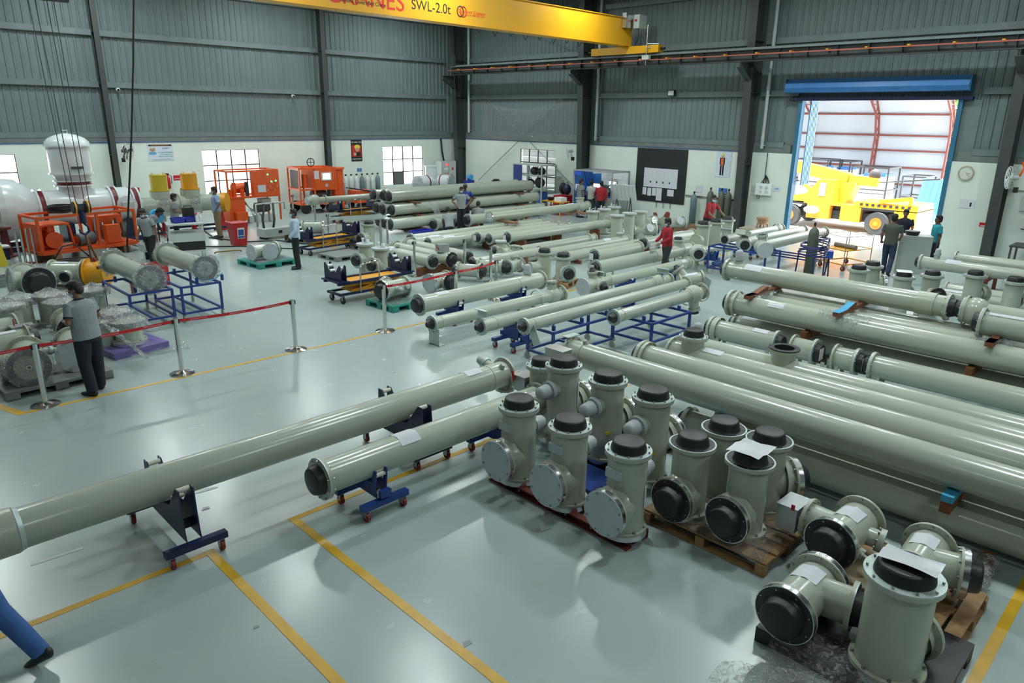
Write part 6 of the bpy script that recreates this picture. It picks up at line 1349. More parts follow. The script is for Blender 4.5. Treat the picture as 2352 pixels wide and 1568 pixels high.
for k in range(3): MB().cyl((0.1, 0, 0.9+0.1*k), (0.1, 0, 0.93+0.1*k), 0.3-0.03*k, n=18).cyl((0.1, 0, 0.93+0.1*k), (0.1, 0, 1.0+0.1*k), 0.16, n=14).build('reel', BLACK, t)
# ================================================================== shelf, booth and boards at the right-hand wall
t = thing('steel_shelf', 'tall steel shelf unit with blue side panel beside the window', 'shelf', (25.75, 24.55, 0))
for sx in (-0.5, 0.5):
    for sy in (-0.95, 0.0, 0.95): MB().bar((sx, sy, 0), (sx, sy, 2.05), 0.06).build('post', LGREY, t)
for z in (0.25, 0.95, 1.55, 2.02): MB().bb(-0.5, 0.5, -0.97, 0.97, z, z+0.04).build('shelf_board', LGREY, t)
MB().bb(-0.52, -0.49, 0.35, 0.97, 0.95, 2.02).build('side_panel', mat('panel_blue', (0.02, 0.05, 0.22), 0.5), t)
def bag(label, x, y, z, s, m): q = thing('bag', label, 'bag', (x, y, z)); MB().ball((0, 0, s[2]/2), 0.5, 16, 10, s).build('bag_body', m, q); MB().tube([(0, -s[1]*0.2, s[2]*0.95), (0, -s[1]*0.1, s[2]*1.15), (0, s[1]*0.1, s[2]*1.15), (0, s[1]*0.2, s[2]*0.95)], 0.015, 6).build('strap', BLACK, q)
for y, z, s, lab in ((24.3, 1.59, (0.4, 0.5, 0.36), 'black helmet bag on the upper shelf, left'), (23.85, 1.59, (0.4, 0.45, 0.36), 'black helmet bag on the upper shelf, right'), (24.6, 0.99, (0.45, 0.5, 0.4), 'round black bag on the middle shelf'), (23.95, 0.99, (0.4, 0.6, 0.5), 'dark jacket on the middle shelf')): bag(lab, 25.5, y, z, s, BLACK)
t = crate('blue and white tub on the bottom shelf', 25.6, 23.95, (0.45, 0.4, 0.5), mat('tub_blue', (0.02, 0.12, 0.5), 0.4), 0, 0.29)
bag('black backpack beside the workstation booth', 26.0, 22.9, 0.75, (0.35, 0.4, 0.55), BLACK); bag('navy backpack beside the workstation booth', 25.9, 22.55, 0.75, (0.35, 0.4, 0.5), NAVY)
t = thing('tool_chest', 'red and white tool chest under the backpacks', 'tool chest', (25.7, 22.75, 0)); MB().bb(-0.3, 0.5, -0.5, 0.2, 0, 0.74).build('chest', REDP, t); MB().bb(-0.3, 0.5, 0.22, 0.55, 0, 0.74).build('drawers', WHITE, t)
for z in (0.2, 0.4, 0.6): MB().bb(-0.315, -0.3, -0.46, 0.16, z, z+0.03).build('drawer_pull', WHITE, t)
t = thing('yellow_frame_cart', 'low cart with yellow frame, red trays and white container', 'cart', (24.5, 22.0, 0)); 
for sx in (-0.3, 0.3):
    for sy in (-0.55, 0.55): MB().bar((sx, sy, 0), (sx, sy, 0.62), 0.04).build('leg', YEL, t)
MB().bb(-0.33, 0.33, -0.58, 0.58, 0.58, 0.62).build('top', YEL, t); MB().bb(-0.3, 0.3, -0.5, 0.1, 0.2, 0.45).build('red_tray', REDP, t); MB().bb(-0.2, 0.2, -0.5, -0.1, 0.62, 0.8).build('white_container', WHITE, t); MB().lathe((0, 0.3, 0.62), UP, [(0, 0.1), (0.12, 0.2), (0.14, 0.2), (0.13, 0)], 16).build('black_bowl', BLACK, t)
# booth
ALU = mat('aluminium', (0.5, 0.52, 0.53), 0.35, metal=0.7)
t = thing('workstation_booth', 'aluminium framed workstation booth with blue panels', 'workstation', (25.65, 20.35, 0)); a, c = 0.6, 1.08
for sx in (-1, 1):
    for sy in (-1, 1): MB().bar((sx*a, sy*c, 0), (sx*a, sy*c, 2.0), 0.05).build('post', ALU, t)
for z in (2.0,):
    for sy in (-1, 1): MB().bar((-a, sy*c, z), (a, sy*c, z), 0.05).build('top_rail', ALU, t)
    for sx in (-1, 0, 1): MB().bar((sx*a, -c, z), (sx*a, c, z), 0.05).build('top_rail', ALU, t)
BPAN = mat('booth_blue', (0.03, 0.15, 0.45), 0.5); MB().bb(a-0.02, a, 0.45, c, 0.3, 1.95).build('blue_panel', BPAN, t); MB().bb(-a, a, c-0.02, c, 0.3, 1.95).build('blue_panel', BPAN, t)
MB().bb(a-0.02, a, -0.6, 0.45, 1.35, 1.85).build('white_board', WHITE, t); MB().bb(-0.1, a-0.02, -c+0.05, c-0.05, 0.86, 0.92).build('desk', BPAN, t); MB().bb(a-0.02, a, -c, -0.6, 0.9, 1.9).build('notice_panel', WHITE, t)
MB().bb(-a+0.1, a-0.1, -0.08, 0.08, 1.9, 1.96).build('tube_lamp', WHITE, t); MB().bb(-a-0.04, -a-0.025, 0.62, 1.05, 1.8, 1.94).build('blue_sign', mat('sign_blue', (0.03, 0.1, 0.6), 0.4), t); MB().bb(-a-0.03, -a-0.02, 0.7, 0.95, 1.1, 1.4).build('paper', PAPER, t)
def monitor(label, x, y, z, rz): q = thing('monitor', label, 'monitor', (x, y, z), rz); b_ = MB().bb(-0.02, 0.02, -0.26, 0.26, 0.15, 0.5).build('case', BLACK, q); MB().bb(-0.026, -0.02, -0.235, 0.235, 0.175, 0.475).build('screen', SCREEN, b_); MB().bb(-0.015, 0.015, -0.03, 0.03, 0, 0.2).bb(-0.1, 0.1, -0.1, 0.1, 0, 0.015).build('stand', BLACK, q)
monitor('computer monitor at the left of the booth desk', 25.95, 20.75, 0.92, 0.1); monitor('bright computer monitor at the right of the booth desk', 25.75, 19.75, 1.1, -0.15)
q = thing('monitor_stand', 'small riser under the bright monitor', 'stand', (25.75, 19.75, 0.92)); MB().bb(-0.12, 0.12, -0.15, 0.15, 0, 0.18).build('box', BLACK, q)
t = thing('desk_lamp', 'round magnifier lamp on a jointed arm at the booth', 'lamp', (25.3, 19.45, 0.0)); MB().cyl((0, 0, 0), (0, 0, 0.85), 0.02, n=8).build('pole', DARKST, t); MB().tube([(0, 0, 0.85), (0.05, 0.15, 1.2), (-0.05, 0.0, 1.45)], 0.02, 6).build('arm', DARKST, t); MB().tube([(-0.05, 0.14*math.cos(j*PI/8), 1.35+0.14*math.sin(j*PI/8)) for j in range(16)], 0.025, 6, closed=True).build('ring', DARKST, t); MB().cyl((0, 0, 0), (0, 0, 0.03), 0.18, n=16).build('foot', DARKST, t)
# easel with white tilted board
t = thing('easel_board', 'tilted white chart board on a thin black easel', 'board', at(1448, 503, 0)); t.location = (25.2, 18.75, 0)
M = Matrix.Rotation(0.25, 3, 'Z') @ Matrix.Rotation(-0.45, 3, 'Y'); MB().box((0, 0, 1.2), (0.03, 1.15, 0.75), M=M).build('board', WHITE, t)
for k in range(6): MB().box(M @ Vector((-0.018, -0.45+0.18*k, 0)) + Vector((0, 0, 1.2)), (0.002, 0.012, 0.6), M=M).build('chart_line', PLATE, t)
for s in (-0.35, 0.35): MB().bar((0.05, s, 1.0), (-0.1, s*1.2, 0), 0.025).bar((0.05, s, 1.0), (0.3, s, 0), 0.025).build('leg', BLACK, t)
# black board with sheets
t = thing('notice_board', 'large black notice board with a wide white chart on the right-hand wall', 'notice board', (XW-0.005, 17.85, 0)); MB().bb(-0.03, 0.0, -1.25, 1.28, 0.78, 3.02).build('board', mat('board_black', (0.012, 0.014, 0.016), 0.6, var=0.3, scale=1.5), t)
ch = MB().bb(-0.04, -0.03, -0.85, 0.85, 1.40, 2.2).build('chart', PAPER, t)
for k in range(7): MB().bb(-0.043, -0.04, -0.6+0.2*k, -0.595+0.2*k, 1.45, 2.15).build('chart_line', PLATE, ch)
for k in range(4): MB().bb(-0.044, -0.04, -0.5+0.32*k, -0.44+0.32*k, 1.58, 1.66).build('chart_photo', BLACK, ch)
for y0, z0, w, h in ((0.68, 1.05, 0.2, 0.32), (0.42, 1.02, 0.2, 0.34), (0.18, 1.04, 0.2, 0.32), (-0.12, 0.85, 0.28, 0.52), (-0.72, 1.08, 0.32, 0.27)): MB().bb(-0.038, -0.03, y0, y0+w, z0, z0+h).build('sheet', PAPER, t)
for k in range(3): MB().bb(-0.06, 0.0, -0.6+0.35*k, -0.58+0.35*k, 0.55, 0.78).build('hook', STEEL, t)
# posters and signs
def poster(label, c, w, h, wall, m, name='poster'):
    t = thing(name, label, 'poster', c); 
    (MB().bb(-0.012, 0, -w/2, w/2, -h/2, h/2) if wall == 'R' else MB().bb(-w/2, w/2, -0.012, 0, -h/2, h/2)).build('sheet', m, t); return t
SKIN0 = mat('poster_skin', (0.5, 0.3, 0.2), 0.6)
def flat(t, wall, x0, x1, z0, z1, m, name, d=0.014):   # flat printed patch; x to the right as seen
    (MB().bb(-d-0.002, -d+0.003, -x1, -x0, z0, z1) if wall == 'R' else MB().bb(x0, x1, -d-0.002, -d+0.003, z0, z1)).build(name, m, t)
def wtext(t, wall, s, x, z, size, m, d=0.017):
    M = face((x, -d, z), (1, 0, 0), UP) if wall == 'B' else face((-d, -x, z), (0, -1, 0), UP); text('lettering', s, size, m, M, t, extrude=0.0005)
t = poster('safety poster with a family picture and green lettering on the far wall', (10.87, YW, 2.65), 1.0, 0.66, 'B', mat('poster_blue_white', (0.6, 0.66, 0.75), 0.5))
TEAL = mat('teal_ink', (0.02, 0.35, 0.3), 0.5); flat(t, 'B', -0.45, 0.45, 0.25, 0.31, BLACK, 'band'); wtext(t, 'B', 'WELCOME FOR WORK SAFETY', 0, 0.28, 0.05, YEL, 0.02); wtext(t, 'B', 'SAFETY', 0.22, 0.16, 0.09, CONDUIT)
for k, s in enumerate(('ALWAYS REMEMBER', 'YOUR FAMILY IS', 'WAITING FOR YOU')): wtext(t, 'B', s, 0.18, 0.0-0.08*k, 0.065, TEAL)
wtext(t, 'B', 'PLEASE USE AND FOLLOW SIX STEP ZERO', 0, -0.28, 0.04, BLACK)
for k, (x, z, r, m) in enumerate(((-0.36, 0.12, 0.06, SKIN0), (-0.25, 0.13, 0.06, SKIN0), (-0.3, 0.05, 0.05, SKIN0))): MB().cyl((x, -0.013, z), (x, -0.017, z), r, n=14).build('printed_face', m, t)
flat(t, 'B', -0.45, -0.18, -0.08, 0.03, mat('print_blue', (0.1, 0.35, 0.6), 0.5), 'printed_clothes')
t = poster('black and red poster of a pointing worker in a yellow helmet', (20.14, YW, 2.53), 0.62, 1.02, 'B', BLACK); flat(t, 'B', -0.27, 0.27, -0.28, 0.27, mat('poster_red', (0.55, 0.02, 0.015), 0.5), 'red_field')
WI = mat('white_ink', (0.8, 0.8, 0.8), 0.5); wtext(t, 'B', 'WE NEED YOU', 0, 0.40, 0.085, WI); wtext(t, 'B', 'WORK SAFELY', 0, -0.40, 0.085, WI)
MB().cyl((0.04, -0.015, 0.08), (0.04, -0.02, 0.08), 0.13, n=18).build('printed_face', SKIN0, t); MB().prism([(0.17*math.cos(i*PI/10), 0.16*math.sin(i*PI/10)) for i in range(11)], ((1, 0, 0), (0, 0, 1)), (0.04, -0.018, 0.13), 0.006).build('printed_helmet', mat('print_yellow', (0.7, 0.65, 0.05), 0.5), t); flat(t, 'B', -0.1, 0.22, -0.26, -0.06, BLACK, 'printed_body', 0.016); MB().cyl((-0.1, -0.016, -0.16), (-0.1, -0.024, -0.16), 0.085, n=14).build('printed_hand', SKIN0, t)
t = poster('small blue gas storage sign above the cylinders on the far wall', (20.25, YW, 1.6), 0.27, 0.16, 'B', mat('sign_blue2', (0.03, 0.16, 0.5), 0.5), 'sign'); wtext(t, 'B', 'GAS', 0, 0.03, 0.06, WI); wtext(t, 'B', 'CYLINDERS', 0, -0.03, 0.04, WI)
for px, py, lab in ((408, 408, 'small red danger sign behind the yellow cylinders'), (310, 437, 'small red danger sign right of the maroon band')):
    p = onY(px, py, YW); t = poster(lab, (p.x, YW, p.z), 0.34, 0.2, 'B', REDP, 'sign'); wtext(t, 'B', 'DANGER', 0, -0.03, 0.07, WI)
t = thing('fire_extinguisher', 'red fire extinguisher on the far wall between the yellow cylinders', 'extinguisher', (onY(390, 432, 31.2).x, 31.28, 1.2)); MB().lathe((0, 0, 0), UP, [(0, 0.03), (0.01, 0.085), (0.42, 0.085), (0.5, 0.04), (0.55, 0.03)], 16, soft=True).build('tank', REDP, t); MB().bb(-0.08, 0.05, -0.02, 0.02, 0.55, 0.62).build('valve', BLACK, t); MB().tube([(0.03, 0, 0.58), (0.14, -0.02, 0.5), (0.13, -0.02, 0.2)], 0.014, 6).build('hose', BLACK, t); MB().bb(-0.05, 0.05, 0.08, 0.12, 0.1, 0.4).build('bracket', BLACK, t)
t = poster('poster of a worker in orange vest and yellow helmet on the right-hand wall', (XW-0.003, 14.95, 2.52), 0.66, 0.98, 'R', mat('poster_blue_white', (0.6, 0.66, 0.75)))
OV = mat('print_orange', (0.65, 0.14, 0.03), 0.5); flat(t, 'R', -0.16, 0.06, 0.0, 0.27, BLACK, 'printed_jacket'); flat(t, 'R', -0.11, 0.01, -0.03, 0.25, OV, 'printed_vest', 0.017)
flat(t, 'R', -0.13, -0.06, -0.42, 0.0, BLACK, 'printed_leg'); flat(t, 'R', -0.03, 0.04, -0.42, 0.0, BLACK, 'printed_leg'); MB().cyl((-0.013, 0.05, 0.33), (-0.018, 0.05, 0.33), 0.05, n=14).build('printed_face', SKIN0, t); MB().cyl((-0.015, 0.05, 0.385), (-0.02, 0.05, 0.385), 0.055, n=14).build('printed_helmet', mat('print_yellow', (0.7, 0.65, 0.05)), t)
for k in range(6): flat(t, 'R', 0.12, 0.28, 0.36-0.12*k, 0.37-0.12*k, PLATE, 'printed_line')
t = poster('blue gas storage sign above the dark cylinders on the right-hand wall', (XW-0.003, 14.85, 1.47), 0.38, 0.26, 'R', mat('sign_blue2', (0.03, 0.16, 0.5)), 'sign'); wtext(t, 'R', 'N2', 0, 0.05, 0.09, WI); wtext(t, 'R', 'STORAGE', 0, -0.05, 0.08, WI)
t = poster('white notice sheet left of the dark gas cylinders', (XW-0.003, 15.95, 1.5), 0.32, 0.3, 'R', PAPER, 'notice'); flat(t, 'R', -0.1, 0.1, 0.02, 0.04, PLATE, 'printed_line')
t = poster('small printed notice left of the shutter doorway', (XW-0.003, 12.6, 1.75), 0.25, 0.18, 'R', PAPER, 'notice'); flat(t, 'R', -0.07, 0.07, -0.02, 0.02, mat('print_blue', (0.1, 0.35, 0.6)), 'printed_line')
p = onX(2221, 468, XW); t = poster('white paper notice below the clock', (XW-0.003, p.y, p.z), 0.42, 0.28, 'R', PAPER, 'notice'); flat(t, 'R', 0.08, 0.13, -0.08, 0.05, BLACK, 'printed_photo')
p = onX(2261, 516, XW); t = poster('small red fire sign on the wall right of the doorway', (XW-0.003, p.y, p.z), 0.28, 0.13, 'R', REDP, 'sign'); flat(t, 'R', -0.1, 0.1, -0.05, -0.02, WI, 'white_bar')
# wall clock
t = thing('wall_clock', 'round cream wall clock right of the doorway', 'clock', (XW, 6.42, 2.71)); MB().lathe((0, 0, 0), (-1, 0, 0), [(0, 0), (0, 0.225), (0.05, 0.225), (0.05, 0.19), (0.035, 0.185)], 32).build('rim', mat('clock_rim', (0.42, 0.38, 0.28), 0.4), t); f_ = MB().cyl((-0.03, 0, 0), (-0.036, 0, 0), 0.19, n=32).build('dial', mat('clock_dial', (0.62, 0.66, 0.58), 0.5), t)
MB().bar((-0.04, 0, 0), (-0.04, -0.12, -0.005), 0.012, 0.004).build('hour_hand', BLACK, f_); MB().bar((-0.042, 0, 0), (-0.042, -0.12, -0.12), 0.009, 0.004).build('minute_hand', REDP, f_)
for k in range(12): an = k*PI/6; MB().box((-0.038, 0.165*math.sin(an), 0.165*math.cos(an)), (0.003, 0.012, 0.012)).build('hour_mark', PLATE, f_)
# distribution box with open lid and cables
t = thing('distribution_box', 'white electrical distribution box with open lid by the doorway', 'electrical box', (XW, 13.1, 1.7)); bx = MB().bb(-0.16, 0, -0.32, 0.3, -0.22, 0.22).build('box', WHITE, t)
for y in (-0.15, 0.08):
    for z in (-0.08, 0.08): MB().cyl((-0.16, y, z), (-0.185, y, z), 0.055, n=14).build('socket', LGREY, bx)
MB().box((-0.34, 0.42, 0.0), (0.4, 0.012, 0.46), rz=0.5).build('lid', WHITE, t)
b = MB()
for k in range(5): b.tube([(-0.05, -0.18+0.08*k, 0.22), (-0.05, -0.1+0.03*k, 0.42), (-0.04, 0.02, 0.55), (-0.04, 0.02, 1.35)], 0.014, 6)
b.build('cables', BLACK, t); MB().tube([(-0.1, 0.12, -0.22), (-0.1, 0.14, -0.36), (-0.1, 0.22, -0.36), (-0.1, 0.22, -0.22)], 0.012, 6).build('cable_loop', BLACK, t)
t = thing('socket_board', 'grey socket board with meters beyond the right-hand column', 'electrical box', (XW, 4.35, 1.95)); 
MB().bb(-0.08, 0, 0.1, 0.45, -0.25, 0.2).bb(-0.08, 0, -0.35, 0.08, -0.05, 0.2).bb(-0.08, 0, -0.35, 0.05, -0.25, -0.1).build('board', LGREY, t); MB().cyl((-0.08, 0.28, 0.05), (-0.1, 0.28, 0.05), 0.08, n=14).build('meter', BLACK, t); MB().tube([(-0.03, 0.2, -0.25), (-0.05, 0.1, -0.6), (-0.04, 0.3, -0.8), (-0.04, -0.4, -0.9)], 0.014, 6).build('cable', BLACK, t); MB().cyl((-0.03, 0.75, 0.35), (-0.03, -1.5, 0.32), 0.02, n=8).build('conduit', PVC, t)
# gas cylinders at the right-hand wall and the rail that holds them
for y, m, h, lab in ((16.0, GCOL[1], 1.4, 'slate grey gas cylinder standing alone at the right-hand wall'), (15.25, GCOL[2], 1.62, 'tall olive gas cylinder left of the man in the red polo'), (14.75, GCOL[2], 1.62, 'olive gas cylinder behind the man in the red polo'), (14.45, GCOL[2], 1.62, 'olive gas cylinder nearest the column')): gascyl(lab, 26.35, y, m, h, 0.135, 'gas cylinders at the right-hand wall')
t = thing('cylinder_rail', 'steel wall rail holding the gas cylinders', 'rail', (XW, 15.3, 1.15)); MB().bb(-0.04, 0, -1.2, 1.25, 0, 0.06).build('rail', STEEL, t)
# small wooden drum and stool on a box by the doorway
t = thing('packing_box', 'low pale packing box with rope by the doorway', 'box', (25.7, 12.7, 0)); MB().bb(-0.45, 0.45, -0.55, 0.55, 0, 0.32).build('box', mat('pale_crate', (0.42, 0.38, 0.3), 0.7, var=0.15), t); MB().bb(-0.47, 0.47, -0.57, 0.57, 0.3, 0.34).build('lid', mat('pale_crate', (0.42, 0.38, 0.3)), t)
t = thing('wooden_stool', 'small brown wooden stool standing on the packing box', 'stool', (25.75, 12.6, 0.34)); MB().cyl((0, 0, 0.33), (0, 0, 0.40), 0.24, n=18).build('seat', mat('stool_wood', (0.35, 0.2, 0.11), 0.6), t); MB().cyl((0, 0, 0.16), (0, 0, 0.33), 0.18, 0.2, n=18).build('apron', mat('stool_wood', (0.35, 0.2, 0.11)), t)
for sx in (-0.12, 0.12):
    for sy in (-0.12, 0.12): MB().bar((sx, sy, 0.2), (sx*1.3, sy*1.3, 0), 0.05).build('leg', mat('stool_wood', (0.35, 0.2, 0.11)), t)
# wall fans
def fan(label, c, d, m=DARKST, cage=STEEL):
    t = thing('wall_fan', label, 'fan', c); d = Vector(d).normalized(); x, y, _ = frame(d)
    b = MB()
    for r in (0.10, 0.18, 0.26, 0.33): b.tube([x*(r*math.cos(j*PI/12))+y*(r*math.sin(j*PI/12))+d*(0.18-0.1*(r/0.33)**2*0.5) for j in range(24)], 0.005, 5, closed=True)
    for j in range(24): a_ = j*PI/12; v_ = x*math.cos(a_)+y*math.sin(a_); b.tube([v_*0.05+d*0.18, v_*0.2+d*0.17, v_*0.33+d*0.12, v_*0.3+d*0.03], 0.004, 4)
    b.build('cage', cage, t)
    for k in range(3):
        a_ = 2*PI*k/3+0.4; v_ = x*math.cos(a_)+y*math.sin(a_); w_ = d.cross(v_)
        q = MB(); q._add([v_*0.04-w_*0.03+d*0.11, v_*0.28-w_*0.10+d*0.13, v_*0.29+w_*0.05+d*0.09, v_*0.04+w_*0.03+d*0.09], [(0, 1, 2, 3)], False); q.build('blade', m, t)
    MB().cyl(d*-0.12, d*0.12, 0.07, n=14).build('motor', m, t); MB().bar((0, 0, 0), Vector((0, 0, -0.28))-d*0.1, 0.05).build('arm', m, t); MB().box(Vector((0, 0, -0.35))-d*0.12, (0.11, 0.11, 0.16)).build('switch_box', BLACK, t)
p = onY(287, 347, 30.8); fan('dark wall fan on the far column beside the white vessel', (p.x, 30.8, p.z), (0.55, -0.85, -0.1))
p = onX(1310, 347, 25.85); fan('pale wall fan beside the workstation booth', (25.85, p.y, p.z), (-0.75, 0.6, -0.1), LGREY, WHITE)
p = onX(2328, 408, 25.75); fan('pale wall fan with orange arm right of the clock', (25.75, p.y, p.z), (-0.45, 0.88, 0), LGREY, WHITE)
MB().tube([(0.2, -0.1, 0.05), (0.35, -0.15, 0.3), (0.5, -0.05, 0.42)], 0.035, 6).build('orange_arm', ORANGE, [o for o in COL.objects if o.get('label', '').startswith('pale wall fan with orange')][0])
# flood light, cameras, cross bracing, plastic sheet on the right-hand wall
t = thing('flood_light', 'small flood light fixed on the girt of the right-hand wall', 'lamp', (XW-0.06, 17.55, 5.25)); MB().bb(-0.12, 0, -0.16, 0.16, -0.12, 0.12).build('housing', BLACK, t); MB().bb(-0.125, -0.12, -0.13, 0.13, -0.09, 0.09).build('glass', LGREY, t)
for px, py, lab in ((271, 206, 'small white security camera at the left of the far wall'), (673, 221, 'small white security camera left of the second far-wall column')):
    p = onY(px, py, YW-0.05); t = thing('security_camera', lab, 'camera', (p.x, YW, p.z)); MB().cyl((0, 0, 0), (0, -0.1, 0), 0.07, n=14).build('body', WHITE, t); MB().ball((0, -0.11, -0.01), 0.05, 12, 8).build('lens', BLACK, t)
for (y0, z0), (y1, z1), lab in (((30.3, 6.1), (22.4, 0.95), 'thin steel brace rod falling towards the booth'), ((22.4, 5.9), (29.4, 0.95), 'thin steel brace rod rising towards the booth column'), ((30.2, 9.3), (22.4, 7.0), 'upper steel brace rod falling to the right'), ((22.3, 9.3), (30.2, 7.0), 'upper steel brace rod falling to the left')):
    t = thing('brace_rod', lab, 'rod', (XW-0.12-0.02*(y0 < 25), 0, 0)); MB().cyl((0, y0, z0), (0, y1, z1), 0.014, n=6).build('rod', GIRT, t)
t = thing('plastic_sheet', 'clear plastic sheet hung over the cladding between the corner and booth columns', 'plastic sheet', (XW-0.06, 25.6, 0)); g = []
rd = random.Random(6)
for i in range(13):
    u = i/12; row = []
    for j in range(9):
        w = j/8; zt_ = 4.95-0.35*math.sin(PI*min(1, u*1.2))*1.0 if u < 0.8 else 4.95; y_ = 3.3-6.6*u + (0.35*(1-w) if u < 0.3 else 0)
        row.append(Vector((-0.02-0.06*abs(math.sin(3*u+2*w))+rd.uniform(-.02, .02), y_, 3.1+(zt_-3.1)*w)))
    g.append(row)
MB().sheet(g).build('sheet', film('wall_film', (0.55, 0.6, 0.62), 0.35, 0.18), t)
# ================================================================== people
SKINM = mat('skin', (0.23, 0.115, 0.07), 0.55, var=0.05, scale=20)
SKIND = mat('skin_dark', (0.13, 0.06, 0.037), 0.55, var=0.05, scale=20)
HAIR = mat('hair_black', (0.008, 0.007, 0.007), 0.6, var=0.2, scale=60)
SHOE = mat('shoe_black', (0.012, 0.012, 0.013), 0.45)
MASKM = mat('mask_blue', (0.35, 0.52, 0.68), 0.7)
def cloth(name, c, r=0.85): return mat(name, c, r, var=0.1, scale=9, bump=0.25)
GREYP_ = cloth('grey_polo', (0.27, 0.29, 0.30)); NAVYT = cloth('navy_trousers', (0.014, 0.016, 0.028)); BLACKT = cloth('black_trousers', (0.012, 0.012, 0.014)); LBLUE = cloth('light_blue_shirt', (0.40, 0.50, 0.62)); BLUES = cloth('blue_shirt', (0.26, 0.36, 0.55))
KHAKI = cloth('khaki_trousers', (0.25, 0.18, 0.10)); REDS = cloth('red_sweater', (0.32, 0.012, 0.02)); REDPO = cloth('red_polo', (0.33, 0.02, 0.03)); OLIVE = cloth('olive_tee', (0.075, 0.085, 0.065)); TEALS = cloth('teal_polo', (0.02, 0.26, 0.32)); NAVYS = cloth('navy_polo', (0.012, 0.014, 0.03)); JEANS = cloth('blue_jeans', (0.05, 0.13, 0.36)); DJEANS = cloth('dark_jeans', (0.02, 0.035, 0.075)); WPAT = cloth('patterned_tee', (0.38, 0.39, 0.37)); DGREY = cloth('dark_grey_trousers', (0.03, 0.034, 0.037))
def remesh(b, name, m, parent, vox, sm=3):
    me = bpy.data.meshes.new(name); me.from_pydata(b.v, [], b.f); me.update()
    o = bpy.data.objects.new(name, me)
    md = o.modifiers.new('r', 'REMESH'); md.mode = 'VOXEL'; md.voxel_size = vox; md.use_smooth_shade = True
    ms = o.modifiers.new('s', 'SMOOTH'); ms.factor = 0.5; ms.iterations = sm
    nm = evaluated(o)
    bpy.data.objects.remove(o); bpy.data.meshes.remove(me)
    nm.name = name; nm.materials.clear(); nm.materials.append(m)
    for p in nm.polygons: p.use_smooth = True
    r = bpy.data.objects.new(name, nm); COL.objects.link(r)
    if parent: r.parent = parent
    return r
def loft(b, pts, rx, ry, X, n=14):
    """closed elliptical loft; X = sideways axis"""
    P = [Vector(p) for p in pts]; N = len(P); vs = []; fs = []; X = Vector(X).normalized()
    for i in range(N):
        t = (P[min(i+1, N-1)]-P[max(i-1, 0)]).normalized(); x = (X-t*X.dot(t)).normalized(); y = t.cross(x)
        vs += [P[i]+x*(rx[i]*math.cos(2*PI*k/n))+y*(ry[i]*math.sin(2*PI*k/n)) for k in range(n)]
    for i in range(N-1):
        for k in range(n): fs.append((i*n+k, i*n+(k+1) % n, (i+1)*n+(k+1) % n, (i+1)*n+k))
    fs += [tuple(range(n-1, -1, -1)), tuple((N-1)*n+k for k in range(n))]
    b._add(vs, fs, True)
ARMS = {'down': ((0.24, 0.03, 1.13), (0.25, -0.03, 0.88)), 'hips': ((0.36, 0.06, 1.16), (0.21, -0.03, 1.00)), 'hold': ((0.25, 0.02, 1.14), (0.10, -0.24, 1.12)), 'front': ((0.24, -0.06, 1.15), (0.16, -0.30, 1.02)),
        'reach': ((0.24, -0.20, 1.20), (0.22, -0.46, 1.08)), 'hand': ((0.25, 0.02, 1.13), (0.27, -0.16, 0.93)), 'behind': ((0.25, 0.08, 1.14), (0.12, 0.14, 0.97))}
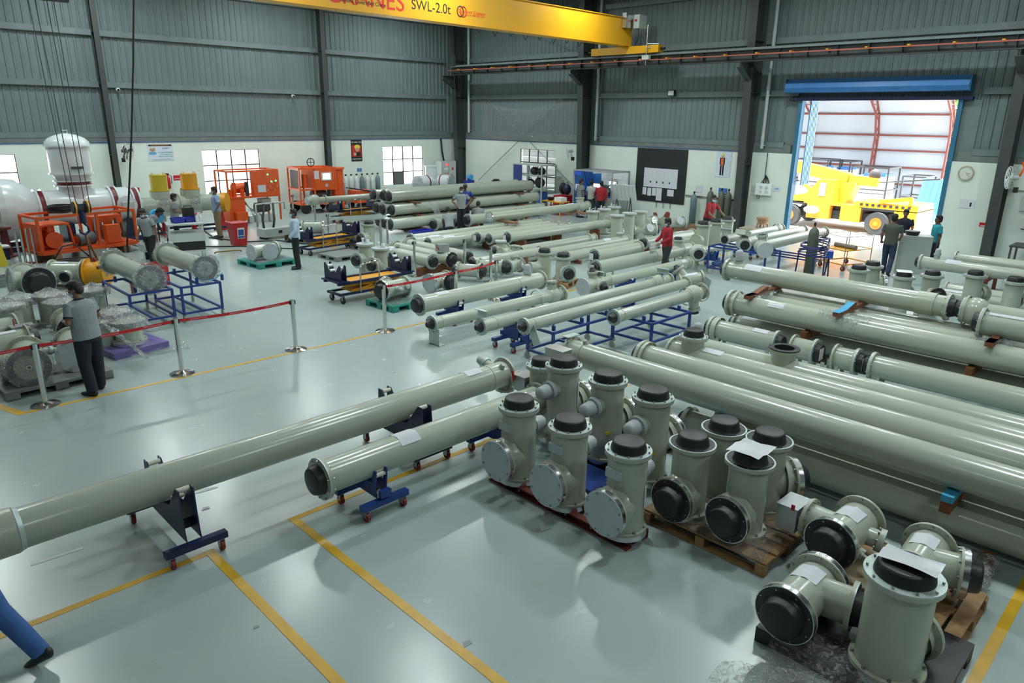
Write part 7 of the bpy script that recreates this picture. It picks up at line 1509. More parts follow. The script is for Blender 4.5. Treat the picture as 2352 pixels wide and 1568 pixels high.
def person(label, loc, rz, h=1.68, shirt=GREYP_, trousers=NAVYT, arms=('down', 'down'), lean=0.0, head=(0, 0), sleeve=0.6, legs=None, mask=False, vox=0.012, pelvis=(0, 0, 0.92), skin=None, collar=None, shoes=SHOE, z=0.0, girth=1.06, twist=0.0):
    """faces -Y before the turn rz; head = (yaw, pitch)"""
    skin = skin or SKINM
    t = thing('person', label, 'person', (loc[0], loc[1], z), rz); s = h/1.70
    pv = Vector(pelvis); off = pv-Vector((0, 0, 0.92))
    RL = Matrix.Rotation(twist, 3, 'Z') @ Matrix.Rotation(lean, 3, 'X')
    U_ = lambda p: (RL @ (Vector(p)-Vector((0, 0, 0.92))) + pv)*s        # upper body
    XA = RL @ Vector((1, 0, 0))
    arm = []
    for sd, a in zip((1, -1), arms):
        e, w = ARMS[a] if isinstance(a, str) else a
        arm.append((U_((sd*0.175, 0.0, 1.385)), U_((sd*e[0], e[1], e[2])), U_((sd*w[0], w[1], w[2])), sd))
    if legs is None: legs = (((0.10, -0.01, 0.49), (0.11, 0.03, 0.085), 0.0), ((0.10, -0.01, 0.49), (0.11, 0.03, 0.085), 0.0))
    lg = []
    for sd, (k, a, ft) in zip((1, -1), legs): lg.append(((pv+Vector((sd*0.085, 0, -0.03)))*s, Vector((sd*k[0], k[1], k[2]))*s, Vector((sd*a[0], a[1], a[2]))*s, sd, ft))
    # --- body (skin), one continuous surface
    b = MB()
    loft(b, [U_((0, 0, z_)) for z_ in (0.90, 1.05, 1.22, 1.36, 1.43)], [.12*s, .115*s, .14*s, .13*s, .06*s], [.08*s, .075*s, .085*s, .07*s, .05*s], XA)
    hc = U_((0, -0.015, 1.585)); RH = RL @ Matrix.Rotation(head[0], 3, 'Z') @ Matrix.Rotation(head[1], 3, 'X')
    loft(b, [U_((0, 0.01, 1.40)), U_((0, 0.0, 1.47)), hc], [.062*s, .054*s, .05*s], [.06*s, .055*s, .05*s], XA)
    H_ = lambda v: hc+RH @ (Vector(v)*s)
    b.ball(H_((0, 0.01, 0.015)), 1, 20, 14, (.073*s, .092*s, .098*s), RH); b.ball(H_((0, -0.035, -0.055)), 1, 16, 10, (.053*s, .052*s, .058*s), RH)
    b.ball(H_((0, -0.092, -0.018)), 1, 10, 8, (.012*s, .018*s, .022*s), RH)
    for sd in (-1, 1): b.ball(H_((sd*0.074, 0.015, -0.01)), 1, 8, 6, (.010*s, .02*s, .03*s), RH)
    for S_, E_, W_, sd in arm:
        loft(b, [S_, (S_+E_)/2, E_, E_.lerp(W_, 0.3), W_], [.05*s, .045*s, .04*s, .042*s, .027*s], [.05*s, .045*s, .038*s, .038*s, .022*s], XA, 12)
        d = (W_-E_).normalized(); sx = (XA-d*XA.dot(d)); sx = sx.normalized() if sx.length > 0.1 else Vector((0, 1, 0)); ny = d.cross(sx)
        M_ = Matrix((sx, ny, d)).transposed(); b.ball(W_+d*0.045*s, 1, 12, 8, (.038*s, .018*s, .055*s), M_)
        for k in range(4):
            f0 = W_+d*0.085*s+sx*((k-1.5)*0.019*s); ln = (0.062, 0.072, 0.068, 0.052)[k]*s; f1 = f0+d*ln*0.5+ny*(0.006*s*sd); f2 = f0+d*ln*0.9+ny*(0.026*s*sd)
            b.tube([f0-d*0.02*s, f0, f1, f2], [.0105*s, .0105*s, .0098*s, .0085*s], 8)
        th = W_+d*0.03*s-sx*(sd*0.036*s); b.tube([th, th+d*0.03*s-sx*(sd*0.018*s), th+d*0.06*s-sx*(sd*0.018*s)+ny*(0.012*s*sd)], [.013*s, .012*s, .009*s], 8)
    for Hp, K_, A_, sd, ft in lg: loft(b, [Hp, K_, A_], [.07*s, .05*s, .035*s], [.07*s, .05*s, .035*s], (1, 0, 0), 12)
    remesh(b, 'body', skin, t, vox*0.8)
    # --- shirt
    b = MB(); zz = (0.86, 0.95, 1.05, 1.16, 1.27, 1.36, 1.415, 1.445)
    loft(b, [U_((0, 0.0, q)) for q in zz], [v*s*girth for v in (.172, .168, .162, .170, .188, .187, .145, .07)], [v*s*girth*1.08 for v in (.122, .122, .118, .12, .122, .112, .085, .06)], XA, 20)
    for S_, E_, W_, sd in arm:
        if sleeve <= 1: q = S_.lerp(E_, sleeve+0.08); loft(b, [S_-XA*(sd*0.05*s), S_, S_.lerp(E_, 0.35), q], [.06*s, .075*s, .068*s, .066*s], [.06*s, .078*s, .068*s, .062*s], XA, 12)
        else: loft(b, [S_-XA*(sd*0.05*s), S_, S_.lerp(E_, 0.5), E_, E_.lerp(W_, 0.5), W_.lerp(E_, 0.05)], [.06*s, .072*s, .062*s, .056*s, .05*s, .042*s], [.06*s, .075*s, .062*s, .056*s, .05*s, .042*s], XA, 12)
    remesh(b, 'shirt', shirt, t, vox, 4)
    if collar:
        cb = MB(); cc = U_((0, 0.0, 1.44)); cn = RL @ Vector((0, 0, 1)); cy = cn.cross(XA)
        cb.tube([cc+XA*(0.068*s*math.cos(j*PI/8))+cy*(0.066*s*math.sin(j*PI/8))+cn*(0.012*s*math.sin(j*PI/8)) for j in range(16)], 0.017*s, 8, closed=True); cb.build('collar', collar, t)
        for S_, E_, W_, sd in arm:
            q = S_.lerp(E_, sleeve+0.08); d = (E_-S_).normalized(); MB().lathe(q-d*0.012*s, d, [(0, .058*s), (0, .069*s), (0.02*s, .069*s), (0.02*s, .058*s)], 16).build('sleeve_cuff', collar, t)
    # --- trousers
    b = MB(); loft(b, [pv*s+Vector((0, 0, q*s)) for q in (0.07, 0.02, -0.05, -0.10)], [v*s*girth for v in (.15, .160, .168, .15)], [v*s*girth*1.06 for v in (.105, .115, .125, .11)], (1, 0, 0), 18)
    for Hp, K_, A_, sd, ft in lg: loft(b, [Hp+Vector((0, 0, 0.03*s)), Hp.lerp(K_, 0.35), K_, K_.lerp(A_, 0.5), A_+Vector((0, 0, -0.015*s))], [q*s*girth for q in (.092, .092, .072, .068, .062)], [q*s*girth for q in (.105, .098, .077, .073, .068)], (1, 0, 0), 14)
    remesh(b, 'trousers', trousers, t, vox, 3)
    for Hp, K_, A_, sd, ft in lg:
        b = MB(); R_ = Matrix.Rotation(sd*0.12, 3, 'Z') @ Matrix.Rotation(ft, 3, 'X'); q = lambda v: A_+R_ @ (Vector(v)*s)
        loft(b, [q((0, .075, -.04)), q((0, .06, -.035)), q((0, 0, -.03)), q((0, -.07, -.045)), q((0, -.14, -.055)), q((0, -.19, -.06)), q((0, -.205, -.062))], [v*s for v in (.02, .036, .04, .045, .048, .036, .012)], [v*s for v in (.025, .045, .052, .038, .028, .022, .012)], (1, 0, 0), 12); b.build('shoe', shoes, t)
    # --- hair, mask, eyes
    b = MB(); b.ball(H_((0, 0.028, 0.045)), 1, 18, 12, (.086*s, .098*s, .092*s), RH); b.ball(H_((0, -0.02, 0.098)), 1, 14, 8, (.066*s, .058*s, .036*s), RH); b.ball(H_((0, 0.05, -0.012)), 1, 14, 8, (.082*s, .066*s, .082*s), RH); remesh(b, 'hair', HAIR, t, 0.011, 2)
    if mask:
        b = MB(); b.ball(H_((0, -0.062, -0.05)), 1, 14, 10, (.055*s, .045*s, .048*s), RH); mo = b.build('face_mask', MASKM, t)
        for sd in (-1, 1): MB().tube([H_((sd*0.05, -0.06, -0.03)), H_((sd*0.072, -0.02, -0.012)), H_((sd*0.078, 0.015, -0.005))], 0.003, 5).build('ear_loop', MASKM, mo)
    b = MB()
    for sd in (-1, 1): b.ball(H_((sd*0.03, -0.079, 0.012)), 0.010*s, 8, 6); b.ball(H_((sd*0.03, -0.082, 0.036)), 1, 8, 5, (.019*s, .008*s, .005*s), RH)
    b.build('eyes_and_brows', HAIR, t)
    return t
def facing(d): return math.atan2(d[0], -d[1])      # rz so that local -Y points along d
STEP = (((0.10, -0.10, 0.49), (0.10, -0.16, 0.085), 0.0), ((0.10, 0.04, 0.48), (0.10, 0.22, 0.12), 0.5))
# men on the left
person('man in grey polo and navy trousers standing with his back to us', (2.72, 11.98), facing((-0.45, 1)), 1.76, GREYP_, NAVYT, ('hold', 'hold'), 0.10, (0.45, 0.45), mask=True, vox=0.009, girth=1.22, collar=cloth('navy_collar', (0.012, 0.013, 0.03)), legs=(((0.10, -0.01, 0.49), (0.13, 0.10, 0.085), 0.0), ((0.10, 0.0, 0.49), (0.13, -0.06, 0.085), 0.0)))
p = at(94, 1512, 0.1)
person('person in blue jeans walking out of the picture at the lower left edge', (p.x-0.36, p.y+0.26), facing((-0.72, 0.69)), 1.74, OLIVE, JEANS, ('down', 'hand'), 0.06, (0, 0), vox=0.009, legs=(((0.10, -0.16, 0.48), (0.10, -0.10, 0.085), 0.0), ((0.09, 0.17, 0.50), (0.09, 0.42, 0.14), 0.5)), skin=SKIND)
person('man in grey polo with mask walking beside the wrapped pipes', (6.85, 21.5), facing((-0.9, -0.6)), 1.66, GREYP_, BLACKT, ('down', 'hand'), 0.22, (0.2, 0.3), legs=STEP, mask=True, collar=cloth('navy_collar', (0.012, 0.013, 0.03)))
person('man in grey polo bending towards the tool tray', (7.15, 22.75), facing((1, -0.5)), 1.68, GREYP_, NAVYT, ('reach', 'front'), 0.75, (0.0, 0.1), skin=SKIND)
person('man in grey polo holding a small device behind the work cart', (8.75, 24.75), facing((1, -0.3)), 1.66, GREYP_, NAVYT, ('hold', 'hold'), 0.05, (0.0, 0.15), mask=True)
person('man in blue shirt and khaki trousers with hand on hip at the yellow plate', (10.35, 25.2), facing((-1, 0.25)), 1.76, BLUES, KHAKI, ('hips', 'down'), 0.02, (0.1, 0.2), mask=True, sleeve=0.75)
person('man in light blue shirt and black trousers standing by the green pallet', (9.75, 18.55), facing((-0.95, 0.55)), 1.68, LBLUE, BLACKT, ('hand', 'down'), 0.0, (0.35, 0.0), sleeve=1.5, skin=SKIND, mask=True)
# men at the stack
q = at(1093, 512, 0.0)
person('man in grey polo with mask and hands on hips before the stack', (18.0, 20.98), facing((-0.6, -0.8)), 1.66, GREYP_, NAVYT, ('hips', 'hips'), 0.0, (0, 0.15), mask=True, collar=cloth('navy_collar', (0.012, 0.013, 0.03)))
person('man in navy and bright blue shirt standing behind the one with hands on hips', (18.45, 21.3), facing((-0.5, -0.85)), 1.72, cloth('navy_blue_shirt', (0.015, 0.05, 0.25)), NAVYT, ('hips', 'down'), 0.1, (0, 0.5), skin=SKIND)
CR_ = (((0.16, -0.34, 0.50), (0.13, -0.12, 0.085), 0.0), ((0.16, -0.34, 0.50), (0.13, -0.12, 0.085), 0.0))
person('man in grey polo squatting with his back to us before the stack', (18.8, 20.95), facing((0.7, 0.6)), 1.66, GREYP_, NAVYT, ('front', 'front'), 0.45, (0, 0.3), legs=CR_, pelvis=(0, 0.10, 0.36), skin=SKIND)
c = at(1022, 516, 0.35)
person('man in grey polo crouching with his back to us among the black caps', (c.x, c.y-0.25), facing((0.5, 0.85)), 1.66, GREYP_, NAVYT, ('front', 'front'), 0.55, (-0.3, 0.4), legs=CR_, pelvis=(0, 0.10, 0.34), skin=SKIND, mask=True)
# men at the workstation booth
person('man in dark grey polo at the booth, left of three', (24.55, 20.6), facing((1, -0.25)), 1.68, cloth('dark_grey_polo', (0.18, 0.195, 0.205)), NAVYT, ('down', 'down'), 0.05, (-0.3, 0.1), collar=cloth('navy_collar', (0.012, 0.013, 0.03)))
person('man in pale patterned T-shirt at the booth, middle of three', (24.65, 20.05), facing((1, 0.0)), 1.66, WPAT, DGREY, ('down', 'down'), 0.0, (0, 0.0))
person('man in red shirt at the booth, right of three, with arm stretched out', (24.55, 19.45), facing((0.8, 0.45)), 1.66, REDS, BLACKT, (((0.26, -0.12, 1.15), (0.34, -0.38, 1.0)), 'down'), 0.05, (0.2, 0.1), sleeve=1.5)
# man in red sweater, man in red polo
p = at(1527, 634, 0.0)
person('man in red sweater and mask walking between the pipes with cloths in his hands', (p.x, p.y), facing((-0.85, 0.45)), 1.62, REDS, DGREY, ('front', 'front'), 0.04, (0.0, 0.3), legs=STEP, mask=True, sleeve=1.5, skin=SKIND)
t = thing('cloth_rag', 'white cloth rag held by the man in the red sweater', 'rag', (p.x-0.32, p.y+0.14, 0.0)); MB().sheet([[Vector((0.06*math.sin(i*1.3+j)-0.05*j, 0.05*j-0.08+0.02*i, 0.98-0.08*i)) for j in range(4)] for i in range(5)], smooth=False).build('rag', cloth('rag_white', (0.6, 0.6, 0.56)), t)
person('man in red polo and mask leaning on the black-capped housings by the gas cylinders', (22.7, 13.15), facing((-0.2, -1)), 1.74, REDPO, BLACKT, (((0.3, -0.2, 1.18), (0.42, -0.45, 1.02)), ((0.22, -0.18, 1.14), (0.12, -0.42, 1.02))), 0.25, (-0.5, 0.0), mask=True, collar=REDPO)
# three men in the doorway
person('man in olive T-shirt and jeans with his back to us in the doorway', (22.0, 6.85), facing((0.9, 0.1)), 1.74, OLIVE, DJEANS, ('hand', 'front'), 0.02, (0, 0.1), legs=STEP)
person('man in navy polo with lowered mask facing us in the doorway', (23.9, 7.15), facing((-1, -0.3)), 1.70, NAVYS, BLACKT, ('front', 'front'), 0.05, (0, 0.2))
person('man in teal polo standing by the bent-top desk in the doorway', (23.4, 6.1), facing((-0.6, 0.8)), 1.66, TEALS, DJEANS, ('down', 'down'), 0.0, (0.1, 0.05), mask=False, skin=SKIND, collar=TEALS)
# ================================================================== wrapped housings at the left
gA = 'film-wrapped housings at the left'
ppallet('grey pallet under the film-wrapped housings by the standing man', 2.35, 12.95, 0.05, GREYP, 1.5, 1.0, 0.14)
def wtee(label, c, ax, la, lb, r, ea, eb, br=(), fr=None, pp=()): return tee(label, c, ax, la, lb, r, ea, eb, br, pp, fr, gA)
wtee('lying housing with film over its open mouth, nearest behind the barrier post', (2.05, 12.85, 0.44), (0.15, 1, 0), 0.32, 0.5, 0.235, 'w', 'f', [(0.1, (-1, 0.1, 0), 0.36, 0.2, 'w', 0.27)], 0.3)
wtee('lying housing with grey disc behind the legs of the standing man', (2.75, 13.1, 0.42), (0.2, 1, 0), 0.34, 0.5, 0.23, 'g', 'f', [(0.1, (1, -0.1, 0), 0.34, 0.16, 'w', 0.22), (0.0, (-1, 0, 0.2), 0.34, 0.05, 'd', 0.07)], 0.28)
wtee('lying pipe piece with taped paper above the barrier belt at the left', (1.95, 14.35, 0.40), (1, 0.05, 0), 0.6, 0.46, 0.19, 'g', 'K', [], 0.255, [(0.5, 0.85, -30, 25, (0, -1, 0))])
wtee('lying housing with round black cover left of the standing man', (3.15, 14.95, 0.36), (0.1, 1, 0), 0.36, 0.4, 0.2, 'K', 'f', [], 0.27)
t = wtee('lying pipe piece with steel box behind the papered one', (1.9, 15.4, 0.38), (1, 0.1, 0), 0.5, 0.5, 0.2, 'f', 'f', [], 0.26); ctrl_box(t, (1.02, -0.25, 0.35), (0.34, 0.22, 0.25), [((0.9, -0.3, 0.5), (0, 0, 0.12))])
for y, x0, x1, lab in ((14.35, 1.3, 2.5, 'dark board under the papered pipe piece'), (15.4, 1.3, 2.5, 'dark board under the pipe piece with steel box')):
    q = thing('base_board', lab, 'board', ((x0+x1)/2, y, 0)); MB().bb(-0.6, 0.6, -0.28, 0.28, 0, 0.125).build('board', GREYP, q)
q = thing('base_board', 'dark board under the round black cover', 'board', (3.15, 14.95, 0)); MB().bb(-0.3, 0.3, -0.3, 0.3, 0, 0.08).build('board', GREYP, q)
ups = [((16, 700), 'film-topped housing at the left edge, nearer one'), ((40, 684), 'film-topped housing at the left edge, farther one'), ((112, 676), 'film-topped housing left of the standing man, rear one'), ((143, 692), 'film-topped housing left of the standing man, front one'), ((212, 664), 'film-topped housing behind the shoulder of the standing man'), ((258, 716), 'film-topped housing right of the standing man, rear one'), ((292, 735), 'film-topped housing on a purple pad right of the standing man'), ((235, 738), 'small film-topped housing hidden behind the arm of the standing man')]
for k, ((px, py), lab) in enumerate(ups):
    z1 = 0.62 if k not in (6, 7) else 0.56; p = at(px, py, z1)
    t = housing(lab, p.x, p.y, 0.125 if k == 6 else 0.0, z1-(0.125 if k == 6 else 0.0), 0.225 if k != 7 else 0.16, 'f', [], 0.30 if k != 7 else 0.2, group=gA)
    b = MB(); crumple(b, (0, 0, z1), UP, 0.31 if k != 7 else 0.21, 0.13, seed=50+k, n=30); b.build('film_wrap', FILM2, t)
p = at(292, 735, 0.56); t = thing('foam_pad', 'purple film-covered foam pad on the floor beside the blue rack', 'pad', (p.x, p.y, 0), 0.15); MB().bb(-0.5, 0.5, -0.42, 0.42, 0, 0.12).build('pad', mat('purple_foam', (0.16, 0.13, 0.36), 0.4, var=0.15), t)
drape('clear film spilling over the purple pad', ((p.x-0.2, p.y-0.35), (p.x+0.9, p.y-0.3), (p.x+0.8, p.y-0.75), (p.x-0.2, p.y-0.6)), 0.01, 61, FILM, amp=0.03)
drape('clear film hanging at the right of the housing behind the standing man', ((3.3, 13.3), (3.75, 13.3), (3.8, 12.75), (3.3, 12.7)), lambda x, y: max(0.01, 0.7-1.3*(x-3.3)), 62, FILM2, amp=0.05)
drape('clear film on the floor at the left of the grey pallet', ((1.25, 13.2), (1.7, 13.1), (1.75, 12.5), (1.3, 12.4)), 0.02, 63, FILM, amp=0.05)
# black covered housing and the one with the yellow tool
c = at(72, 640, 0.5); wtee('big lying housing with wide matt black cover at the left', (c.x, c.y, 0.46), (0.15, -1, 0), 0.5, 0.42, 0.30, 'f', 'K', [(0.0, (-1, 0, 0.1), 0.42, 0.22, 'w', 0.3), (0.1, (1, 0, 0.1), 0.42, 0.1, 'o', 0.13)], 0.36)
q = thing('base_board', 'grey board under the big black-covered housing', 'board', (c.x, c.y, 0)); MB().bb(-0.4, 0.4, -0.5, 0.5, 0, 0.10).build('board', GREYP, q)
c = at(165, 625, 0.48); wtee('lying housing gripped by the yellow lifting tool', (c.x, c.y, 0.48), (0.75, -0.66, 0), 0.45, 0.32, 0.25, 'f', 'f', [(0.0, (-0.6, -0.8, -0.1), 0.4, 0.13, 'o', 0.16)], 0.31, [(0.1, 0.4, -50, 20, (0, -1, 0))])
q = thing('base_board', 'grey board under the housing with the yellow tool', 'board', (c.x, c.y, 0)); MB().bb(-0.4, 0.4, -0.4, 0.4, 0, 0.16).build('board', GREYP, q)
d = Vector((0.75, -0.66, 0)); c2 = Vector((c.x, c.y, 0.48))+d*0.38
t = thing('lifting_tool', 'yellow cylindrical lifting tool with round end plate on a sling', 'lifting tool', (c2.x, c2.y, 0)); b = MB().cyl((0, 0, 0.48), d*0.45+Vector((0, 0, 0.48)), 0.27, n=26).build('drum', YEL, t); MB().cyl((0, 0, 0.48), d*0.03+Vector((0, 0, 0.48)), 0.34, n=26).cyl(d*0.45+Vector((0, 0, 0.48)), d*0.48+Vector((0, 0, 0.48)), 0.30, n=26).build('end_plate', YEL, t)
for s_ in (-0.1, 0.12): MB().cyl(d*0.48+Vector((s_*0.66, s_*0.75, 0.46)), d*0.50+Vector((s_*0.66, s_*0.75, 0.46)), 0.06, n=14).build('hole_cover', STEEL, t)
top = Vector((hk.x-c2.x, hk.y-c2.y, hk.z-0.62)); 
t = thing('lifting_sling', 'brown chain sling hanging from the hook to the yellow tool', 'sling', (c2.x, c2.y, 0))
for s_ in (-0.06, 0.06): MB().tube([top, top*0.5+(d*0.2+Vector((s_, s_, 0.8)))*0.5, d*0.2+Vector((s_*1.5, s_*1.5, 0.76))], 0.025, 6).build('strap', mat('sling_brown', (0.16, 0.06, 0.03), 0.6), t)
MB().lathe(d*0.2+Vector((0, 0, 0.74)), UP, [(0, 0.05), (0.06, 0.05), (0.1, 0.03)], 10).build('shackle', mat('shackle_red', (0.2, 0.02, 0.02), 0.5), t)
p = at(285, 625, 0.62); t = thing('pry_bar', 'brown wooden bar lying against the yellow tool', 'bar', (p.x, p.y, 0.0)); MB().bar((-0.55, -0.02, 0.80), (0.25, 0.2, 0.84), 0.07).build('bar', BROWNW, t); MB().bb(0.15, 0.23, 0.14, 0.22, 0, 0.81).build('prop', BROWNW, t)
# two film-ended pipes on blue racks
gB = 'film-ended pipes on the blue racks'
for k, (pf, pn, lab) in enumerate((((272, 600), (332, 642), 'film-ended pipe on the blue racks, left one'), ((390, 582), (462, 618), 'film-ended pipe on the blue racks, right one'))):
    a, b_ = at(pf[0], pf[1], 1.0), at(pn[0], pn[1], 1.0); X = (a.x+b_.x)/2
    t = duct(lab, [((X, a.y, 1.0), (X, b_.y, 1.0), 0.20, 'f', 'w', 0.27)], group=gB); bb = MB(); crumple(bb, (0, 0, 1.0), (0, 1, 0), 0.28, 0.04, seed=70+k); bb.build('film_wrap', FILM, t)
    b2 = MB(); crumple(b2, (0, b_.y-a.y-0.0, 1.0), (0, -1, 0), 0.30, 0.03, seed=74+k); b2.build('outer_film', FILM, t)
    ym = (a.y+b_.y)/2
    rack('blue castor rack under the %s film-ended pipe' % ('left' if k == 0 else 'right'), 4.68 if k == 0 else 5.68, 15.9, 0.86, 1.7, 0.74, saddles=[(X-(4.68 if k == 0 else 5.68), -0.65, 0.17, 'Y'), (X-(4.68 if k == 0 else 5.68), 0.6, 0.17, 'Y')])
p = at(405, 668, 0.0); crate('red plastic bin standing behind the blue racks', p.x-0.1, p.y+1.0, (0.45, 0.45, 0.55), REDP, 0.1)
# steel tubes leaning, red jack stand, yellow sign at the left edge
t = thing('steel_tubes', 'bundle of bare steel barrier posts standing at the left', 'tubes', at(48, 605, 0))
for k in range(4): q = Vector((0.12*k, -0.05*k, 0)); MB().cyl(q+Vector((0, 0, 0.03)), q+Vector((0, 0, 1.0)), 0.035, n=12).build('tube', STEEL, t); MB().lathe(q, UP, [(0, 0), (0, 0.17), (0.015, 0.16), (0.03, 0.05)], 20).build('base', CHROME, t)
t = thing('jack_stand', 'dark red steel jack stand at the left edge', 'jack stand', at(20, 590, 0)); MB().lathe((0, 0, 0), UP, [(0, 0), (0, 0.28), (0.03, 0.28), (0.06, 0.14), (0.8, 0.09), (0.82, 0.2), (0.88, 0.2), (0.88, 0)], 4).build('stand', mat('dark_red', (0.09, 0.01, 0.012), 0.5), t)
t = thing('floor_sign', 'yellow plastic floor sign at the left edge', 'sign', at(4, 612, 0)); MB().prism([(-0.17, 0), (0.17, 0), (0.1, 0.6), (-0.1, 0.6)], ((1, 0, 0), (0, 0.2, 0.98)), (0, 0, 0), 0.02).build('panel', mat('sign_yellow', (0.7, 0.55, 0.02), 0.4), t); MB().prism([(-0.17, 0), (0.17, 0), (0.1, 0.6), (-0.1, 0.6)], ((1, 0, 0), (0, -0.2, 0.98)), (0, 0.24, 0), 0.02).build('panel', mat('sign_yellow', (0.7, 0.55, 0.02)), t)
t = crate('grey plastic tray on the floor at the left edge', *at(5, 655, 0)[:2], (0.7, 0.5, 0.22), GREYP, 0.1)
t = thing('blue_platform', 'low white and blue steel platform behind the steel posts', 'platform', (3.2, 25.6, 0)); MB().bb(-0.9, 0.9, -0.4, 0.4, 0.1, 0.35).build('body', NAVY, t); MB().bb(-0.95, 0.95, -0.45, 0.45, 0.35, 0.4).build('top', WHITE, t); MB().bb(-0.9, 0.9, -0.4, 0.4, 0, 0.1).build('foot', NAVY, t)
# ================================================================== doorway: desk, trolley, hose and cylinder
t = thing('bent_desk', 'pale grey bent-sheet desk standing by the three men', 'desk', (22.7, 6.4, 0), 0.45)
DK = mat('desk_grey', (0.42, 0.45, 0.42), 0.5)
b = MB(); g = []
for u, zc in ((0.0, 0.0), (0.0, 0.4), (0.02, 0.75), (0.07, 0.98), (0.10, 1.1)): g.append([Vector((-u, -0.42, zc)), Vector((-u, 0.42, zc))])
MB().sheet(g).build('front_sheet', DK, t); MB().bb(-0.1, 0.45, -0.42, 0.42, 1.09, 1.11).build('top', DK, t)
for s_ in (-0.42, 0.42): MB().bb(0.0, 0.45, s_-0.01, s_+0.01, 0, 1.09).build('side', DK, t)
MB().bar((-0.1, -0.45, 1.02), (0.45, -0.45, 1.0), 0.025).build('rail', STEEL, t); MB().lathe((0.15, 0.1, 1.11), UP, [(0, 0.16), (0.1, 0.2), (0.12, 0.2), (0.12, 0)], 16).build('black_dish', BLACK, t)
t = thing('wire_trolley', 'thin yellow-based wire trolley with a grey roll in the doorway', 'trolley', (22.2, 8.1, 0), -0.35)
a, c = 0.55, 0.42
for sx in (-1, 1):
    for sy in (-1, 1): MB().cyl((sx*a, sy*c, 0.16), (sx*a, sy*c, 1.0), 0.012, n=6).build('post', mat('thin_post', (0.25, 0.18, 0.12), 0.5), t); caster('', t, sx*a, sy*c, 0.075, 0.04)
for z, m in ((0.18, YEL), (0.6, YEL), (1.0, mat('thin_post', (0.25, 0.18, 0.12)))):
    for sy in (-1, 1): MB().bar((-a, sy*c, z), (a, sy*c, z), 0.03 if z < 0.3 else 0.015).build('rail', m, t)
    for sx in (-1, 1): MB().bar((sx*a, -c, z), (sx*a, c, z), 0.03 if z < 0.3 else 0.015).build('rail', m, t)
MB().bb(-a, a*0.2, -c, c, 0.58, 0.6).build('shelf', YEL, t); MB().cyl((-0.1, -0.4, 0.66), (-0.1, 0.35, 0.66), 0.065, n=14).build('grey_roll', mat('grey_roll', (0.2, 0.18, 0.16), 0.7), t)
gascyl('olive gas cylinder wrapped with a blue hose before the doorway', 19.9, 9.55-1.35, GCOL[2], 1.55, 0.14, 'gas cylinder before the doorway')
t = thing('hose_bundle', 'bundle of blue hose looped round the gas cylinder before the doorway', 'hose', (19.75, 8.1, 0))
HB_ = mat('hose_blue', (0.008, 0.02, 0.13), 0.4)
for k in range(9): rr = 0.42+0.05*random.random(); MB().tube([(rr*math.cos(j*PI/9)+0.02*k-0.05, rr*0.8*math.sin(j*PI/9), 0.72+0.03*k+0.05*math.sin(j*PI/9+k)) for j in range(18)], 0.018, 6, closed=True).build('loop', HB_, t)
for k, (x, y) in enumerate(((-0.35, -0.2), (0.3, -0.25), (0.35, 0.25), (-0.3, 0.3))): MB().bar((x, y, 0), (x*0.9, y*0.9, 0.75), 0.03).build('stand_leg', HB_, t)
t = thing('blue_box', 'small bright blue box beside the hose bundle', 'box', (20.55, 7.95, 0.0)); MB().box((0, 0, 0.62), (0.26, 0.2, 0.2), rz=0.4).build('box', mat('bright_blue2', (0.03, 0.1, 0.5), 0.4), t); MB().bar((0, 0, 0.55), (0.1, 0.1, 0), 0.03).bar((0, 0, 0.55), (-0.1, -0.08, 0), 0.03).build('stand', HB_, t)
t = thing('table', 'low table with an orange device at the right edge by the wall', 'table', (25.6, 3.9, 0)); MB().bb(-0.4, 0.5, -0.9, 0.7, 0.75, 0.8).build('top', DARKST, t)
for sx in (-0.35, 0.45):
    for sy in (-0.85, 0.65): MB().bar((sx, sy, 0), (sx, sy, 0.75), 0.05).build('leg', DARKST, t)
t = thing('orange_device', 'orange and black device on the low table at the right edge', 'device', (25.5, 3.7, 0.8)); MB().bb(-0.25, 0.25, -0.35, 0.35, 0, 0.1).build('base', BLACK, t); MB().bb(-0.25, 0.25, -0.35, 0.35, 0.1, 0.16).build('cover', ORANGE, t)
# ================================================================== outside
def ground_mat():
    m, nt, b = node_mat('yard_concrete'); tc = nt.nodes.new('ShaderNodeTexCoord'); n = nt.nodes.new('ShaderNodeTexNoise'); n.inputs['Scale'].default_value = 0.8; n.inputs['Detail'].default_value = 8
    r = nt.nodes.new('ShaderNodeValToRGB'); r.color_ramp.elements[0].color = (0.36, 0.35, 0.33, 1); r.color_ramp.elements[1].color = (0.58, 0.57, 0.55, 1); nt.links.new(tc.outputs['Object'], n.inputs['Vector']); nt.links.new(n.outputs['Fac'], r.inputs['Fac']); nt.links.new(r.outputs['Color'], b.inputs['Base Color']); b.inputs['Roughness'].default_value = 0.9; return m
g = MB().bb(XW+0.3, 120, -60, 90, -0.2, -0.01).build('ground_yard', ground_mat()); struct(g)
g = MB().bb(-40, XW+0.3, YW+0.3, 90, -0.2, -0.02).build('ground_back', ground_mat()); struct(g)
TARP = mat('white_tarp', (0.42, 0.47, 0.53), 0.6, var=0.05, scale=0.6, bump=0.2); RUST = mat('rust_truss', (0.20, 0.055, 0.045), 0.6)
YR = onX(2168, 420, 44.0).y; YM = onX(2001, 420, 44.0).y; sp = YM-YR
prof = [(44.0, 0.0), (44.0, 2.0), (44.0, 3.6), (43.6, 4.7), (42.8, 5.6), (41.6, 6.5), (40.0, 7.2), (38.0, 7.8), (35.6, 8.1)]
t = thing('storage_shed', 'arched storage shed with pale tarpaulin and rust-red trusses seen through the doorway', 'shed', (44, YR, 0))
